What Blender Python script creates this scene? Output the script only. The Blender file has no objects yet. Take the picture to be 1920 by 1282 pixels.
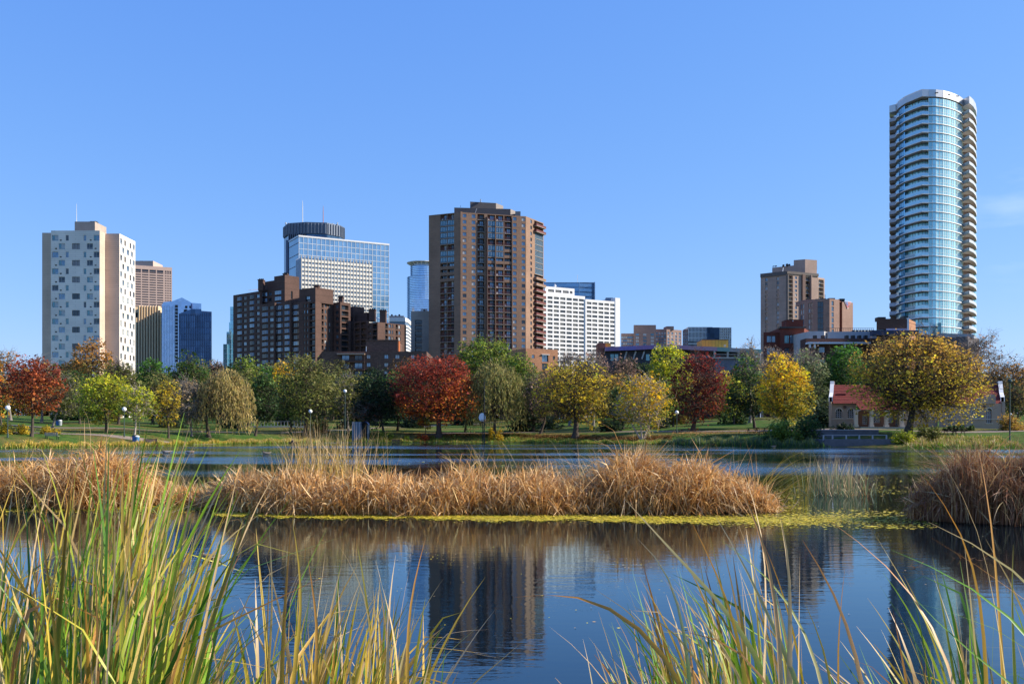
import bpy, math, random
import numpy as np
from mathutils import Vector, Matrix

rng = np.random.default_rng(7)
random.seed(7)
sc = bpy.context.scene
COL = sc.collection

# ------------------------------------------------------------------ camera, sky, sun, exposure
EYE = 2.0            # height of the eye above the pond
F, CX, HY = 1866.7, 960.0, 808.0    # 35 mm lens on a 36 mm frame, in photograph pixels
cam = bpy.data.cameras.new("camera")
cam.lens = 35.0
cam.sensor_width = 36.0
cam.shift_y = 167.0 / 1920.0
cam.clip_start = 0.05
cam.clip_end = 20000.0
camo = bpy.data.objects.new("camera", cam)
camo.location = (0, 0, EYE)
camo.rotation_euler = (math.radians(90), 0, 0)
COL.objects.link(camo)
sc.camera = camo

SUN_EL = math.radians(31)
SUN_AZ = math.radians(88)      # clockwise from +Y (the view direction): from the right
world = bpy.data.worlds.new("World")
sc.world = world
world.use_nodes = True
wn, wl = world.node_tree.nodes, world.node_tree.links
bg = wn["Background"]
sky = wn.new("ShaderNodeTexSky")
sky.sky_type = 'NISHITA'
sky.sun_disc = False
sky.sun_elevation = SUN_EL
sky.sun_rotation = SUN_AZ
sky.altitude = 300
sky.air_density = 1.0
sky.dust_density = 0.25
sky.ozone_density = 2.5
# grade the physical sky to the photograph's clear azure: a gain and a gamma for each colour channel
EXPO = 0.7
wsep = wn.new("ShaderNodeSeparateColor"); wcomb = wn.new("ShaderNodeCombineColor")
wl.new(sky.outputs[0], wsep.inputs[0])
for ch_, (gain_, gam_) in enumerate(((.76, .82), (.86, .60), (1.16, .27))):
    a_ = wn.new("ShaderNodeMath"); a_.operation = 'MULTIPLY'; a_.inputs[1].default_value = .12; wl.new(wsep.outputs[ch_], a_.inputs[0])
    p_ = wn.new("ShaderNodeMath"); p_.operation = 'POWER'; p_.inputs[1].default_value = gam_; wl.new(a_.outputs[0], p_.inputs[0])
    g_ = wn.new("ShaderNodeMath"); g_.operation = 'MULTIPLY'; g_.inputs[1].default_value = gain_ / .12 / 2 ** EXPO; wl.new(p_.outputs[0], g_.inputs[0])
    wl.new(g_.outputs[0], wcomb.inputs[ch_])
hs = wcomb
# a few thin wisps of cloud low on the right
wtc = wn.new("ShaderNodeTexCoord")
wmp = wn.new("ShaderNodeMapping"); wmp.inputs['Scale'].default_value = (6, 6, 22)
wno = wn.new("ShaderNodeTexNoise"); wno.inputs['Scale'].default_value = 1.6; wno.inputs['Detail'].default_value = 6
wra = wn.new("ShaderNodeMapRange")
wra.inputs['From Min'].default_value = 0.60; wra.inputs['From Max'].default_value = 0.80
wra.inputs['To Max'].default_value = 0.28
wmx = wn.new("ShaderNodeMixRGB"); wmx.inputs['Color2'].default_value = (5.6, 6.2, 7.0, 1)
dot = wn.new("ShaderNodeVectorMath"); dot.operation = 'DOT_PRODUCT'
dv = Vector((0.515, 1.0, 0.215)).normalized(); dot.inputs[1].default_value = dv
wr2 = wn.new("ShaderNodeMapRange"); wr2.inputs['From Min'].default_value = 0.9975; wr2.inputs['From Max'].default_value = 0.9998
wmu = wn.new("ShaderNodeMath"); wmu.operation = 'MULTIPLY'
wl.new(wtc.outputs['Generated'], wmp.inputs[0]); wl.new(wmp.outputs[0], wno.inputs['Vector'])
wl.new(wno.outputs[0], wra.inputs[0])
wra.inputs['From Min'].default_value = 0.46
wl.new(wtc.outputs['Generated'], dot.inputs[0]); wl.new(dot.outputs['Value'], wr2.inputs[0])
wl.new(wra.outputs[0], wmu.inputs[0]); wl.new(wr2.outputs[0], wmu.inputs[1])
wl.new(wmu.outputs[0], wmx.inputs['Fac']); wl.new(hs.outputs[0], wmx.inputs['Color1'])
wl.new(wmx.outputs[0], bg.inputs['Color'])
bg.inputs['Strength'].default_value = 0.12

sund = Vector((math.sin(SUN_AZ) * math.cos(SUN_EL), math.cos(SUN_AZ) * math.cos(SUN_EL), math.sin(SUN_EL)))
sl = bpy.data.lights.new("sun", 'SUN')
sl.energy = 5.0
sl.angle = math.radians(0.5)
sl.color = (1.0, 0.9, 0.76)
so = bpy.data.objects.new("sun", sl)
so.location = (80, 20, 80)
so.rotation_euler = sund.to_track_quat('Z', 'Y').to_euler()
COL.objects.link(so)
sc.view_settings.view_transform = 'Standard'
sc.view_settings.look = 'None'
sc.view_settings.gamma = 1.0
sc.view_settings.use_curve_mapping = False
sc.view_settings.exposure = EXPO
sc.cycles.max_bounces = 6
sc.cycles.transparent_max_bounces = 8
sc.cycles.diffuse_bounces = 3

# ------------------------------------------------------------------ helpers
def WX(px, Y): return (px - CX) / F * Y
def HZ(py, Y): return EYE + (HY - py) / F * Y

def tag(o, label=None, cat=None, group=None, kind=None):
    if label: o['label'] = label
    if cat: o['category'] = cat
    if group: o['group'] = group
    if kind: o['kind'] = kind
    return o

def empty(name, loc, label, cat, group=None, rz=0.0):
    o = bpy.data.objects.new(name, None)
    o.empty_display_size = 0.5
    o.location = loc
    o.rotation_euler = (0, 0, rz)
    COL.objects.link(o)
    return tag(o, label, cat, group)

def link(name, me, parent=None, kind=None):
    o = bpy.data.objects.new(name, me)
    if parent is not None: o.parent = parent
    if kind: o['kind'] = kind
    COL.objects.link(o)
    return o

def npmesh(name, V, Q, mats, col=None, mi=None, smooth=False):
    """mesh from numpy arrays: V (n,3), Q (m,4) or (m,3); col per vertex rgb"""
    me = bpy.data.meshes.new(name)
    V = np.asarray(V, dtype=np.float32); Q = np.asarray(Q, dtype=np.int32)
    k = Q.shape[1]
    me.vertices.add(len(V)); me.vertices.foreach_set('co', V.ravel())
    me.loops.add(Q.size); me.loops.foreach_set('vertex_index', Q.ravel())
    me.polygons.add(len(Q)); me.polygons.foreach_set('loop_start', np.arange(0, Q.size, k, dtype=np.int32))
    for m in (mats if isinstance(mats, (list, tuple)) else [mats]): me.materials.append(m)
    if mi is not None: me.polygons.foreach_set('material_index', np.asarray(mi, dtype=np.int32))
    if smooth: me.polygons.foreach_set('use_smooth', np.ones(len(Q), dtype=bool))
    me.update(calc_edges=True)
    if col is not None:
        a = me.color_attributes.new('Col', 'FLOAT_COLOR', 'POINT')
        c = np.ones((len(V), 4), dtype=np.float32); c[:, :3] = col
        a.data.foreach_set('color', c.ravel())
    return me

class MB:
    """collects polygons with a material each"""
    def __init__(s): s.v = []; s.f = []; s.m = []; s.mats = []
    def mi(s, mat):
        if mat not in s.mats: s.mats.append(mat)
        return s.mats.index(mat)
    def poly(s, pts, mat):
        n = len(s.v); s.v.extend([tuple(p) for p in pts]); s.f.append(tuple(range(n, n + len(pts)))); s.m.append(s.mi(mat))
    def box(s, x0, x1, y0, y1, z0, z1, mat, M=None, skip=''):
        c = [Vector((x, y, z)) for z in (z0, z1) for y in (y0, y1) for x in (x0, x1)]
        if M is not None: c = [M @ p for p in c]
        n = len(s.v); s.v.extend([tuple(p) for p in c]); k = s.mi(mat)
        for nm, q in (('b', (0, 2, 3, 1)), ('t', (4, 5, 7, 6)), ('f', (0, 1, 5, 4)), ('k', (2, 6, 7, 3)), ('l', (0, 4, 6, 2)), ('r', (1, 3, 7, 5))):
            if nm in skip: continue
            s.f.append(tuple(n + i for i in q)); s.m.append(k)
    def prism(s, poly, z0, z1, mat, top=True, bottom=False, topmat=None):
        for i in range(len(poly)):
            a, b = poly[i], poly[(i + 1) % len(poly)]
            s.poly([(a[0], a[1], z0), (b[0], b[1], z0), (b[0], b[1], z1), (a[0], a[1], z1)], mat)
        if top: s.poly([(p[0], p[1], z1) for p in poly], topmat or mat)
        if bottom: s.poly([(p[0], p[1], z0) for p in reversed(poly)], mat)
    def tube(s, pts, rad, mat, n=8, cap=True):
        rings = []
        for i, p in enumerate(pts):
            p = Vector(p)
            d = (Vector(pts[min(i + 1, len(pts) - 1)]) - Vector(pts[max(i - 1, 0)])).normalized()
            a = d.cross(Vector((0, 1, 0)) if abs(d.y) < .9 else Vector((1, 0, 0))).normalized(); b = d.cross(a)
            r = rad[i] if isinstance(rad, (list, tuple)) else rad
            rings.append([p + a * (r * math.cos(t * 2 * math.pi / n)) + b * (r * math.sin(t * 2 * math.pi / n)) for t in range(n)])
        st = len(s.v)
        for r in rings: s.v.extend([tuple(q) for q in r])
        k = s.mi(mat)
        for i in range(len(rings) - 1):
            for j in range(n):
                j2 = (j + 1) % n
                s.f.append((st + i * n + j, st + i * n + j2, st + (i + 1) * n + j2, st + (i + 1) * n + j)); s.m.append(k)
        if cap:
            s.f.append(tuple(st + j for j in reversed(range(n)))); s.m.append(k)
            s.f.append(tuple(st + (len(rings) - 1) * n + j for j in range(n))); s.m.append(k)
    def ball(s, c, r, mat, nu=12, nv=8, sz=1.0):
        st = len(s.v)
        for i in range(nv + 1):
            th = math.pi * i / nv
            for j in range(nu):
                ph = 2 * math.pi * j / nu
                s.v.append((c[0] + r * math.sin(th) * math.cos(ph), c[1] + r * math.sin(th) * math.sin(ph), c[2] + sz * r * math.cos(th)))
        k = s.mi(mat)
        for i in range(nv):
            for j in range(nu):
                j2 = (j + 1) % nu
                s.f.append((st + i * nu + j, st + (i + 1) * nu + j, st + (i + 1) * nu + j2, st + i * nu + j2)); s.m.append(k)
    def mesh(s, name, off=(0, 0, 0), smooth=False):
        me = bpy.data.meshes.new(name)
        me.from_pydata([(v[0] - off[0], v[1] - off[1], v[2] - off[2]) for v in s.v], [], s.f)
        for m in s.mats: me.materials.append(m)
        me.polygons.foreach_set('material_index', s.m)
        if smooth: me.polygons.foreach_set('use_smooth', [True] * len(s.f))
        me.update(); return me
    def build(s, name, parent=None, off=None, kind=None, smooth=False):
        if off is None: off = tuple(parent.location) if parent is not None else (0, 0, 0)
        return link(name, s.mesh(name, off, smooth), parent, kind)

# ------------------------------------------------------------------ materials
def new_mat(name):
    m = bpy.data.materials.new(name); m.use_nodes = True
    return m, m.node_tree.nodes, m.node_tree.links, m.node_tree.nodes['Principled BSDF']

_plain = {}
def plain(name, rgb, rough=0.8, metal=0.0, var=0.12, scale=0.6, spec=0.3, bump=0.0, obj=True):
    """painted or mineral surface with blotchy variation"""
    if name in _plain: return _plain[name]
    m, n, l, b = new_mat(name)
    tc = n.new("ShaderNodeTexCoord")
    no = n.new("ShaderNodeTexNoise"); no.inputs['Scale'].default_value = scale; no.inputs['Detail'].default_value = 6; no.inputs['Roughness'].default_value = 0.65
    l.new(tc.outputs['Object'], no.inputs['Vector'])
    mr = n.new("ShaderNodeMapRange"); mr.inputs['From Min'].default_value = .3; mr.inputs['From Max'].default_value = .7
    mr.inputs['To Min'].default_value = 1 - var; mr.inputs['To Max'].default_value = 1 + var
    l.new(no.outputs[0], mr.inputs[0])
    mx = n.new("ShaderNodeVectorMath"); mx.operation = 'SCALE'; mx.inputs[0].default_value = rgb
    l.new(mr.outputs[0], mx.inputs['Scale'])
    l.new(mx.outputs[0], b.inputs['Base Color'])
    b.inputs['Roughness'].default_value = rough; b.inputs['Metallic'].default_value = metal
    b.inputs['Specular IOR Level'].default_value = spec
    if bump:
        bp = n.new("ShaderNodeBump"); bp.inputs['Strength'].default_value = bump; bp.inputs['Distance'].default_value = .03
        l.new(no.outputs[0], bp.inputs['Height']); l.new(bp.outputs[0], b.inputs['Normal'])
    _plain[name] = m
    return m

def courses(name, rgb, joint, h=0.1, w=0.3, jw=0.02, rough=0.85, var=0.12, big=None):
    """brick or panel courses in a wall, laid out along the height of the wall; big=(spacing, darkness) adds slab lines"""
    if name in _plain: return _plain[name]
    m, n, l, b = new_mat(name)
    tc = n.new("ShaderNodeTexCoord"); sp = n.new("ShaderNodeSeparateXYZ"); l.new(tc.outputs['Object'], sp.inputs[0])
    ad = n.new("ShaderNodeMath"); ad.operation = 'ADD'; l.new(sp.outputs[0], ad.inputs[0]); l.new(sp.outputs[1], ad.inputs[1])
    cb = n.new("ShaderNodeCombineXYZ"); l.new(ad.outputs[0], cb.inputs[0]); l.new(sp.outputs[2], cb.inputs[1])
    br = n.new("ShaderNodeTexBrick"); l.new(cb.outputs[0], br.inputs['Vector'])
    br.inputs['Scale'].default_value = 1; br.inputs['Brick Width'].default_value = w; br.inputs['Row Height'].default_value = h
    br.inputs['Mortar Size'].default_value = jw; br.inputs['Mortar Smooth'].default_value = 0.3
    c = np.array(rgb)
    br.inputs['Color1'].default_value = (*(c * (1 - var)), 1); br.inputs['Color2'].default_value = (*(c * (1 + var)), 1)
    br.inputs['Mortar'].default_value = (*joint, 1)
    no = n.new("ShaderNodeTexNoise"); no.inputs['Scale'].default_value = .12; no.inputs['Detail'].default_value = 7
    l.new(tc.outputs['Object'], no.inputs['Vector'])
    mr = n.new("ShaderNodeMapRange"); mr.inputs['From Min'].default_value = .3; mr.inputs['From Max'].default_value = .7
    mr.inputs['To Min'].default_value = .86; mr.inputs['To Max'].default_value = 1.12
    l.new(no.outputs[0], mr.inputs[0])
    sv = n.new("ShaderNodeVectorMath"); sv.operation = 'SCALE'; l.new(br.outputs[0], sv.inputs[0]); l.new(mr.outputs[0], sv.inputs['Scale'])
    out = sv.outputs[0]
    if big:
        md = n.new("ShaderNodeMath"); md.operation = 'FRACT'
        dv_ = n.new("ShaderNodeMath"); dv_.operation = 'DIVIDE'; dv_.inputs[1].default_value = big[0]
        l.new(sp.outputs[2], dv_.inputs[0]); l.new(dv_.outputs[0], md.inputs[0])
        lt = n.new("ShaderNodeMath"); lt.operation = 'LESS_THAN'; lt.inputs[1].default_value = big[2] / big[0]; l.new(md.outputs[0], lt.inputs[0])
        mr3 = n.new("ShaderNodeMapRange"); mr3.inputs['To Min'].default_value = 1; mr3.inputs['To Max'].default_value = big[1]; l.new(lt.outputs[0], mr3.inputs[0])
        s2 = n.new("ShaderNodeVectorMath"); s2.operation = 'SCALE'; l.new(out, s2.inputs[0]); l.new(mr3.outputs[0], s2.inputs['Scale']); out = s2.outputs[0]
    l.new(out, b.inputs['Base Color'])
    b.inputs['Roughness'].default_value = rough; b.inputs['Specular IOR Level'].default_value = .25
    _plain[name] = m
    return m

def glass(name, rgb, metal=0.75, rough=0.07, cell=(1.5, 3.3), var=0.25, wob=0.01):
    """reflective glazing; each pane of the grid has its own tint and a slightly different tilt"""
    if name in _plain: return _plain[name]
    m, n, l, b = new_mat(name)
    tc = n.new("ShaderNodeTexCoord"); sp = n.new("ShaderNodeSeparateXYZ"); l.new(tc.outputs['Object'], sp.inputs[0])
    ad = n.new("ShaderNodeMath"); ad.operation = 'ADD'; l.new(sp.outputs[0], ad.inputs[0]); l.new(sp.outputs[1], ad.inputs[1])
    cb = n.new("ShaderNodeCombineXYZ"); l.new(ad.outputs[0], cb.inputs[0]); l.new(sp.outputs[2], cb.inputs[1])
    sn = n.new("ShaderNodeVectorMath"); sn.operation = 'DIVIDE'; sn.inputs[1].default_value = (cell[0], cell[1], 1)
    fl = n.new("ShaderNodeVectorMath"); fl.operation = 'FLOOR'
    l.new(cb.outputs[0], sn.inputs[0]); l.new(sn.outputs[0], fl.inputs[0])
    wn_ = n.new("ShaderNodeTexWhiteNoise"); wn_.noise_dimensions = '2D'; l.new(fl.outputs[0], wn_.inputs['Vector'])
    mr = n.new("ShaderNodeMapRange"); mr.inputs['To Min'].default_value = 1 - var; mr.inputs['To Max'].default_value = 1 + var * .6
    l.new(wn_.outputs['Value'], mr.inputs[0])
    sv = n.new("ShaderNodeVectorMath"); sv.operation = 'SCALE'; sv.inputs[0].default_value = rgb; l.new(mr.outputs[0], sv.inputs['Scale'])
    l.new(sv.outputs[0], b.inputs['Base Color'])
    b.inputs['Metallic'].default_value = metal; b.inputs['Roughness'].default_value = rough
    if wob:
        ge = n.new("ShaderNodeNewGeometry")
        s3 = n.new("ShaderNodeVectorMath"); s3.operation = 'SUBTRACT'; s3.inputs[1].default_value = (.5, .5, .5); l.new(wn_.outputs['Color'], s3.inputs[0])
        s4 = n.new("ShaderNodeVectorMath"); s4.operation = 'SCALE'; s4.inputs['Scale'].default_value = wob * 2; l.new(s3.outputs[0], s4.inputs[0])
        s5 = n.new("ShaderNodeVectorMath"); s5.operation = 'ADD'; l.new(s4.outputs[0], s5.inputs[0]); l.new(ge.outputs['Normal'], s5.inputs[1])
        s6 = n.new("ShaderNodeVectorMath"); s6.operation = 'NORMALIZE'; l.new(s5.outputs[0], s6.inputs[0])
        l.new(s6.outputs[0], b.inputs['Normal'])
    _plain[name] = m
    return m

def leaf_mat(name, trans=0.35, rough=0.6, spec=0.25):
    m, n, l, b = new_mat(name)
    at = n.new("ShaderNodeAttribute"); at.attribute_name = 'Col'
    l.new(at.outputs['Color'], b.inputs['Base Color'])
    b.inputs['Roughness'].default_value = rough; b.inputs['Specular IOR Level'].default_value = spec
    tr = n.new("ShaderNodeBsdfTranslucent"); l.new(at.outputs['Color'], tr.inputs['Color'])
    mx = n.new("ShaderNodeMixShader"); mx.inputs[0].default_value = trans
    l.new(b.outputs[0], mx.inputs[1]); l.new(tr.outputs[0], mx.inputs[2])
    l.new(mx.outputs[0], n['Material Output'].inputs['Surface'])
    return m

LEAF = leaf_mat("leaf", .45)
REED = leaf_mat("reed_blade", 0.25, 0.45, 0.35)
BARK = plain("bark", (.075, .058, .045), .95, var=.35, scale=3, bump=.4)
BARK_GREY = plain("bark_grey", (.20, .18, .16), .95, var=.3, scale=3, bump=.4)
BARK_PALE = plain("bark_pale", (.36, .31, .25), .95, var=.3, scale=3, bump=.4)
CONC = plain("concrete", (.36, .34, .32), .9)
WHITE = plain("white_paint", (.74, .74, .73), .6, var=.05)
DARKM = plain("dark_metal", (.03, .035, .035), .5, metal=.3)
ROOF = plain("roof_gravel", (.16, .15, .14), .95)
# ------------------------------------------------------------------ the land and the pond
def _shore():
    pts = [(0, 840), (120, 838), (250, 836), (420, 832), (600, 829.5), (800, 829), (960, 829.3), (1080, 831), (1200, 833.5), (1350, 836), (1500, 837.5), (1700, 838.5), (1800, 838.5), (1920, 838)]
    P = [(WX(px, EYE * F / (py - HY)), EYE * F / (py - HY)) for px, py in pts]
    return P + [(78, 108), (92, 70), (75, 25), (40, 6), (18, 3.0), (5, 2.3), (-5, 2.3), (-18, 3.0), (-40, 6), (-75, 25), (-92, 70), (-80, 98)]
POND = np.array(_shore())

def pond_dist(X, Y):
    """signed distance to the pond edge: positive on land"""
    X = np.atleast_1d(np.asarray(X, float)); Y = np.atleast_1d(np.asarray(Y, float))
    best = np.full(X.shape, 1e9); inside = np.zeros(X.shape, bool)
    for i in range(len(POND)):
        a, b = POND[i], POND[(i + 1) % len(POND)]
        d = b - a; t = np.clip(((X - a[0]) * d[0] + (Y - a[1]) * d[1]) / (d @ d), 0, 1)
        best = np.minimum(best, np.hypot(X - a[0] - t * d[0], Y - a[1] - t * d[1]))
        c = (a[1] > Y) != (b[1] > Y)
        with np.errstate(divide='ignore', invalid='ignore'):
            xx = a[0] + (Y - a[1]) * d[0] / (d[1] if d[1] else 1e-9)
        inside ^= c & (X < xx)
    return np.where(inside, -best, best)

def sstep(a, b, x):
    t = np.clip((x - a) / (b - a), 0, 1); return t * t * (3 - 2 * t)

def ground(X, Y):
    scalar = np.isscalar(X)
    X = np.atleast_1d(np.asarray(X, float)); Y = np.atleast_1d(np.asarray(Y, float))
    d = pond_dist(X, Y)
    bump = 0.22 * np.sin(X * .11 + 1.3) * np.cos(Y * .083) + .12 * np.sin(X * .31 + Y * .17)
    far = sstep(15, 70, Y)
    land = sstep(0, 9, d) * (0.45 + 1.1 * far) + far * np.clip(d - 8, 0, 85) * .045 + bump * sstep(3, 25, d) * far
    bed = -1.0 * sstep(0, 6, -d)
    z = np.where(d > 0, land, bed)
    return float(z[0]) if scalar else z

m, n, l, b = new_mat("park_grass")
tc = n.new("ShaderNodeTexCoord")
def nz(scale, detail=6, vec=None, mp=None):
    t = n.new("ShaderNodeTexNoise"); t.inputs['Scale'].default_value = scale; t.inputs['Detail'].default_value = detail
    if mp:
        q = n.new("ShaderNodeMapping"); q.inputs['Scale'].default_value = mp; l.new(tc.outputs['Object'], q.inputs[0]); l.new(q.outputs[0], t.inputs['Vector'])
    else: l.new(tc.outputs['Object'], t.inputs['Vector'])
    return t.outputs[0]
def ramp(src, stops):
    r = n.new("ShaderNodeValToRGB"); e = r.color_ramp.elements
    while len(e) < len(stops): e.new(.5)
    for i, (p, c) in enumerate(stops): e[i].position = p; e[i].color = (*c, 1)
    l.new(src, r.inputs[0]); return r.outputs[0]
def mixc(f, c1, c2):
    q = n.new("ShaderNodeMixRGB")
    if hasattr(f, 'links'): l.new(f, q.inputs[0])
    else: q.inputs[0].default_value = f
    for s, c in ((1, c1), (2, c2)):
        if hasattr(c, 'links'): l.new(c, q.inputs[s])
        else: q.inputs[s].default_value = (*c, 1)
    return q.outputs[0]
grass = ramp(nz(.9, 8), [(.3, (.028, .07, .012)), (.55, (.055, .115, .016)), (.75, (.11, .15, .03))])
litter = ramp(nz(6, 4), [(.3, (.11, .055, .022)), (.5, (.19, .105, .04)), (.7, (.28, .18, .08))])
mask = ramp(nz(.055, 5, mp=(1, 2.2, 1)), [(.44, (0, 0, 0)), (.60, (1, 1, 1))])
fine = ramp(nz(2.5, 6), [(.35, (0, 0, 0)), (.65, (1, 1, 1))])
mm = n.new("ShaderNodeMath"); mm.operation = 'MULTIPLY'; l.new(mask, mm.inputs[0]); l.new(fine, mm.inputs[1])
l.new(mixc(mm.outputs[0], grass, litter), b.inputs['Base Color'])
b.inputs['Roughness'].default_value = .95; b.inputs['Specular IOR Level'].default_value = .1
bp = n.new("ShaderNodeBump"); bp.inputs['Distance'].default_value = .08; l.new(nz(9, 4), bp.inputs['Height']); l.new(bp.outputs[0], b.inputs['Normal'])
GRASS = m

xs = np.concatenate([[-7000, -3000, -1500, -800, -450, -280, -200, -160], np.arange(-136, 137, 2.0), [160, 200, 280, 450, 800, 1500, 3000, 7000]])
ys = np.concatenate([[-7000, -2000, -600, -150, -50, -20, -8, -3], np.arange(-1, 24, 1.5), np.arange(24, 96, 6), np.arange(96, 290, 1.4), [300, 330, 400, 550, 900, 1600, 3500, 9000]])
gx, gy = np.meshgrid(xs, ys)
gz = ground(gx.ravel(), gy.ravel())
V = np.stack([gx.ravel(), gy.ravel(), gz], 1)
nx, ny = len(xs), len(ys)
ii = (np.arange(ny - 1)[:, None] * nx + np.arange(nx - 1)[None]).ravel()
Q = np.stack([ii, ii + 1, ii + nx + 1, ii + nx], 1)
tag(link("ground", npmesh("ground", V, Q, GRASS, smooth=True)), kind='structure')

# pond water: deep dark water with fine ripples and, farther out, wind-ruffled bands
m, n, l, b = new_mat("pond_water")
tc = n.new("ShaderNodeTexCoord")
# dark peaty water under a slightly blue-tinted mirror surface
out_ = n['Material Output']; n.remove(b)
gl_ = n.new('ShaderNodeBsdfGlossy'); gl_.inputs['Color'].default_value = (.76, .94, 1.0, 1)
df_ = n.new('ShaderNodeBsdfDiffuse'); df_.inputs['Color'].default_value = (.003, .006, .010, 1)
fr_ = n.new('ShaderNodeFresnel'); fr_.inputs['IOR'].default_value = 1.42
mx_ = n.new('ShaderNodeMixShader'); l.new(fr_.outputs[0], mx_.inputs[0]); l.new(df_.outputs[0], mx_.inputs[1]); l.new(gl_.outputs[0], mx_.inputs[2]); l.new(mx_.outputs[0], out_.inputs['Surface'])
spx = n.new("ShaderNodeSeparateXYZ"); l.new(tc.outputs['Object'], spx.inputs[0])
def math_(op, a, c=None):
    q = n.new("ShaderNodeMath"); q.operation = op
    for i, v in enumerate((a, c)):
        if v is None: continue
        if hasattr(v, 'links'): l.new(v, q.inputs[i])
        else: q.inputs[i].default_value = v
    return q.outputs[0]
def mrange(src, a, c, d=0.0, e=1.0):
    q = n.new("ShaderNodeMapRange"); q.inputs['From Min'].default_value = a; q.inputs['From Max'].default_value = c
    q.inputs['To Min'].default_value = d; q.inputs['To Max'].default_value = e; l.new(src, q.inputs[0]); return q.outputs[0]
farm = mrange(spx.outputs[1], 30, 60)                    # open water beyond the reed bed
bandn = nz(1.0, 5, mp=(.022, .055, 1))
bands = mrange(bandn, .44, .60)
wind = math_('MULTIPLY', farm, bands)
near_amt = mrange(spx.outputs[1], 10, 60, .0022, .0030)
rip = nz(1.0, 4, mp=(2.2, 5.5, 1)); rip2 = nz(1.0, 3, mp=(9, 20, 1)); swell = nz(1.0, 2, mp=(.35, .9, 1))
h = math_('ADD', math_('MULTIPLY', rip, near_amt), math_('MULTIPLY', swell, .0035))
h = math_('ADD', h, math_('MULTIPLY', rip2, math_('ADD', math_('MULTIPLY', wind, .012), .00035)))
h = math_('ADD', h, math_('MULTIPLY', rip, math_('MULTIPLY', wind, .05)))
bp = n.new("ShaderNodeBump"); bp.inputs['Strength'].default_value = 1; bp.inputs['Distance'].default_value = 1
l.new(h, bp.inputs['Height']); l.new(bp.outputs[0], gl_.inputs['Normal'])
l.new(math_('ADD', math_('MULTIPLY', wind, .12), .015), gl_.inputs['Roughness'])
WATER = m
wv = [(-400, -60, 0), (400, -60, 0), (400, 260, 0), (-400, 260, 0)]
tag(link("water", npmesh("water", [(-130, -1, 0), (130, -1, 0), (130, 190, 0), (-130, 190, 0)], [(0, 1, 2, 3)], WATER)), kind='structure')

# paths: ribbons laid just above the grass
PATHM = plain("path_surface", (.24, .19, .15), .95, var=.2, scale=1.5)
def ribbon(name, pts, w, mat, lift=.03):
    P = []
    for i in range(len(pts) - 1):
        a, b_ = np.array(pts[i]), np.array(pts[i + 1]); k = max(2, int(np.hypot(*(b_ - a)) / 1.0))
        for t in range(k): P.append(a + (b_ - a) * t / k)
    P.append(np.array(pts[-1])); P = np.array(P)
    for _ in range(30): P[1:-1] = (P[:-2] + 2 * P[1:-1] + P[2:]) / 4
    T = np.gradient(P, axis=0); T /= np.linalg.norm(T, axis=1)[:, None]; N = np.stack([-T[:, 1], T[:, 0]], 1)
    cols = [P + N * w * s for s in (-.5, -.25, 0, .25, .5)]
    V = []
    for c in cols: V.append(np.stack([c[:, 0], c[:, 1], ground(c[:, 0], c[:, 1]) + lift], 1))
    n_ = len(P); V = np.concatenate(V)
    Q = [(j * n_ + i, j * n_ + i + 1, (j + 1) * n_ + i + 1, (j + 1) * n_ + i) for j in range(4) for i in range(n_ - 1)]
    return tag(link(name, npmesh(name, V, np.array(Q)[:, ::-1], mat, smooth=True)), kind='structure')
ribbon("path", [(-90, 128), (-62, 134), (-45, 150), (-30, 175), (-8, 189), (10, 188), (28, 168), (45, 146), (62, 138), (80, 140)], 2.6, PATHM)
ribbon("path", [(-110, 160), (-75, 168), (-50, 172), (-36, 190), (-20, 220), (10, 250)], 3.2, PATHM)
# ------------------------------------------------------------------ buildings
GZ = 4.0     # street level behind the park
def unitv(a, b_):
    d = Vector((b_[0] - a[0], b_[1] - a[1])); return d.normalized(), d.length

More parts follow.
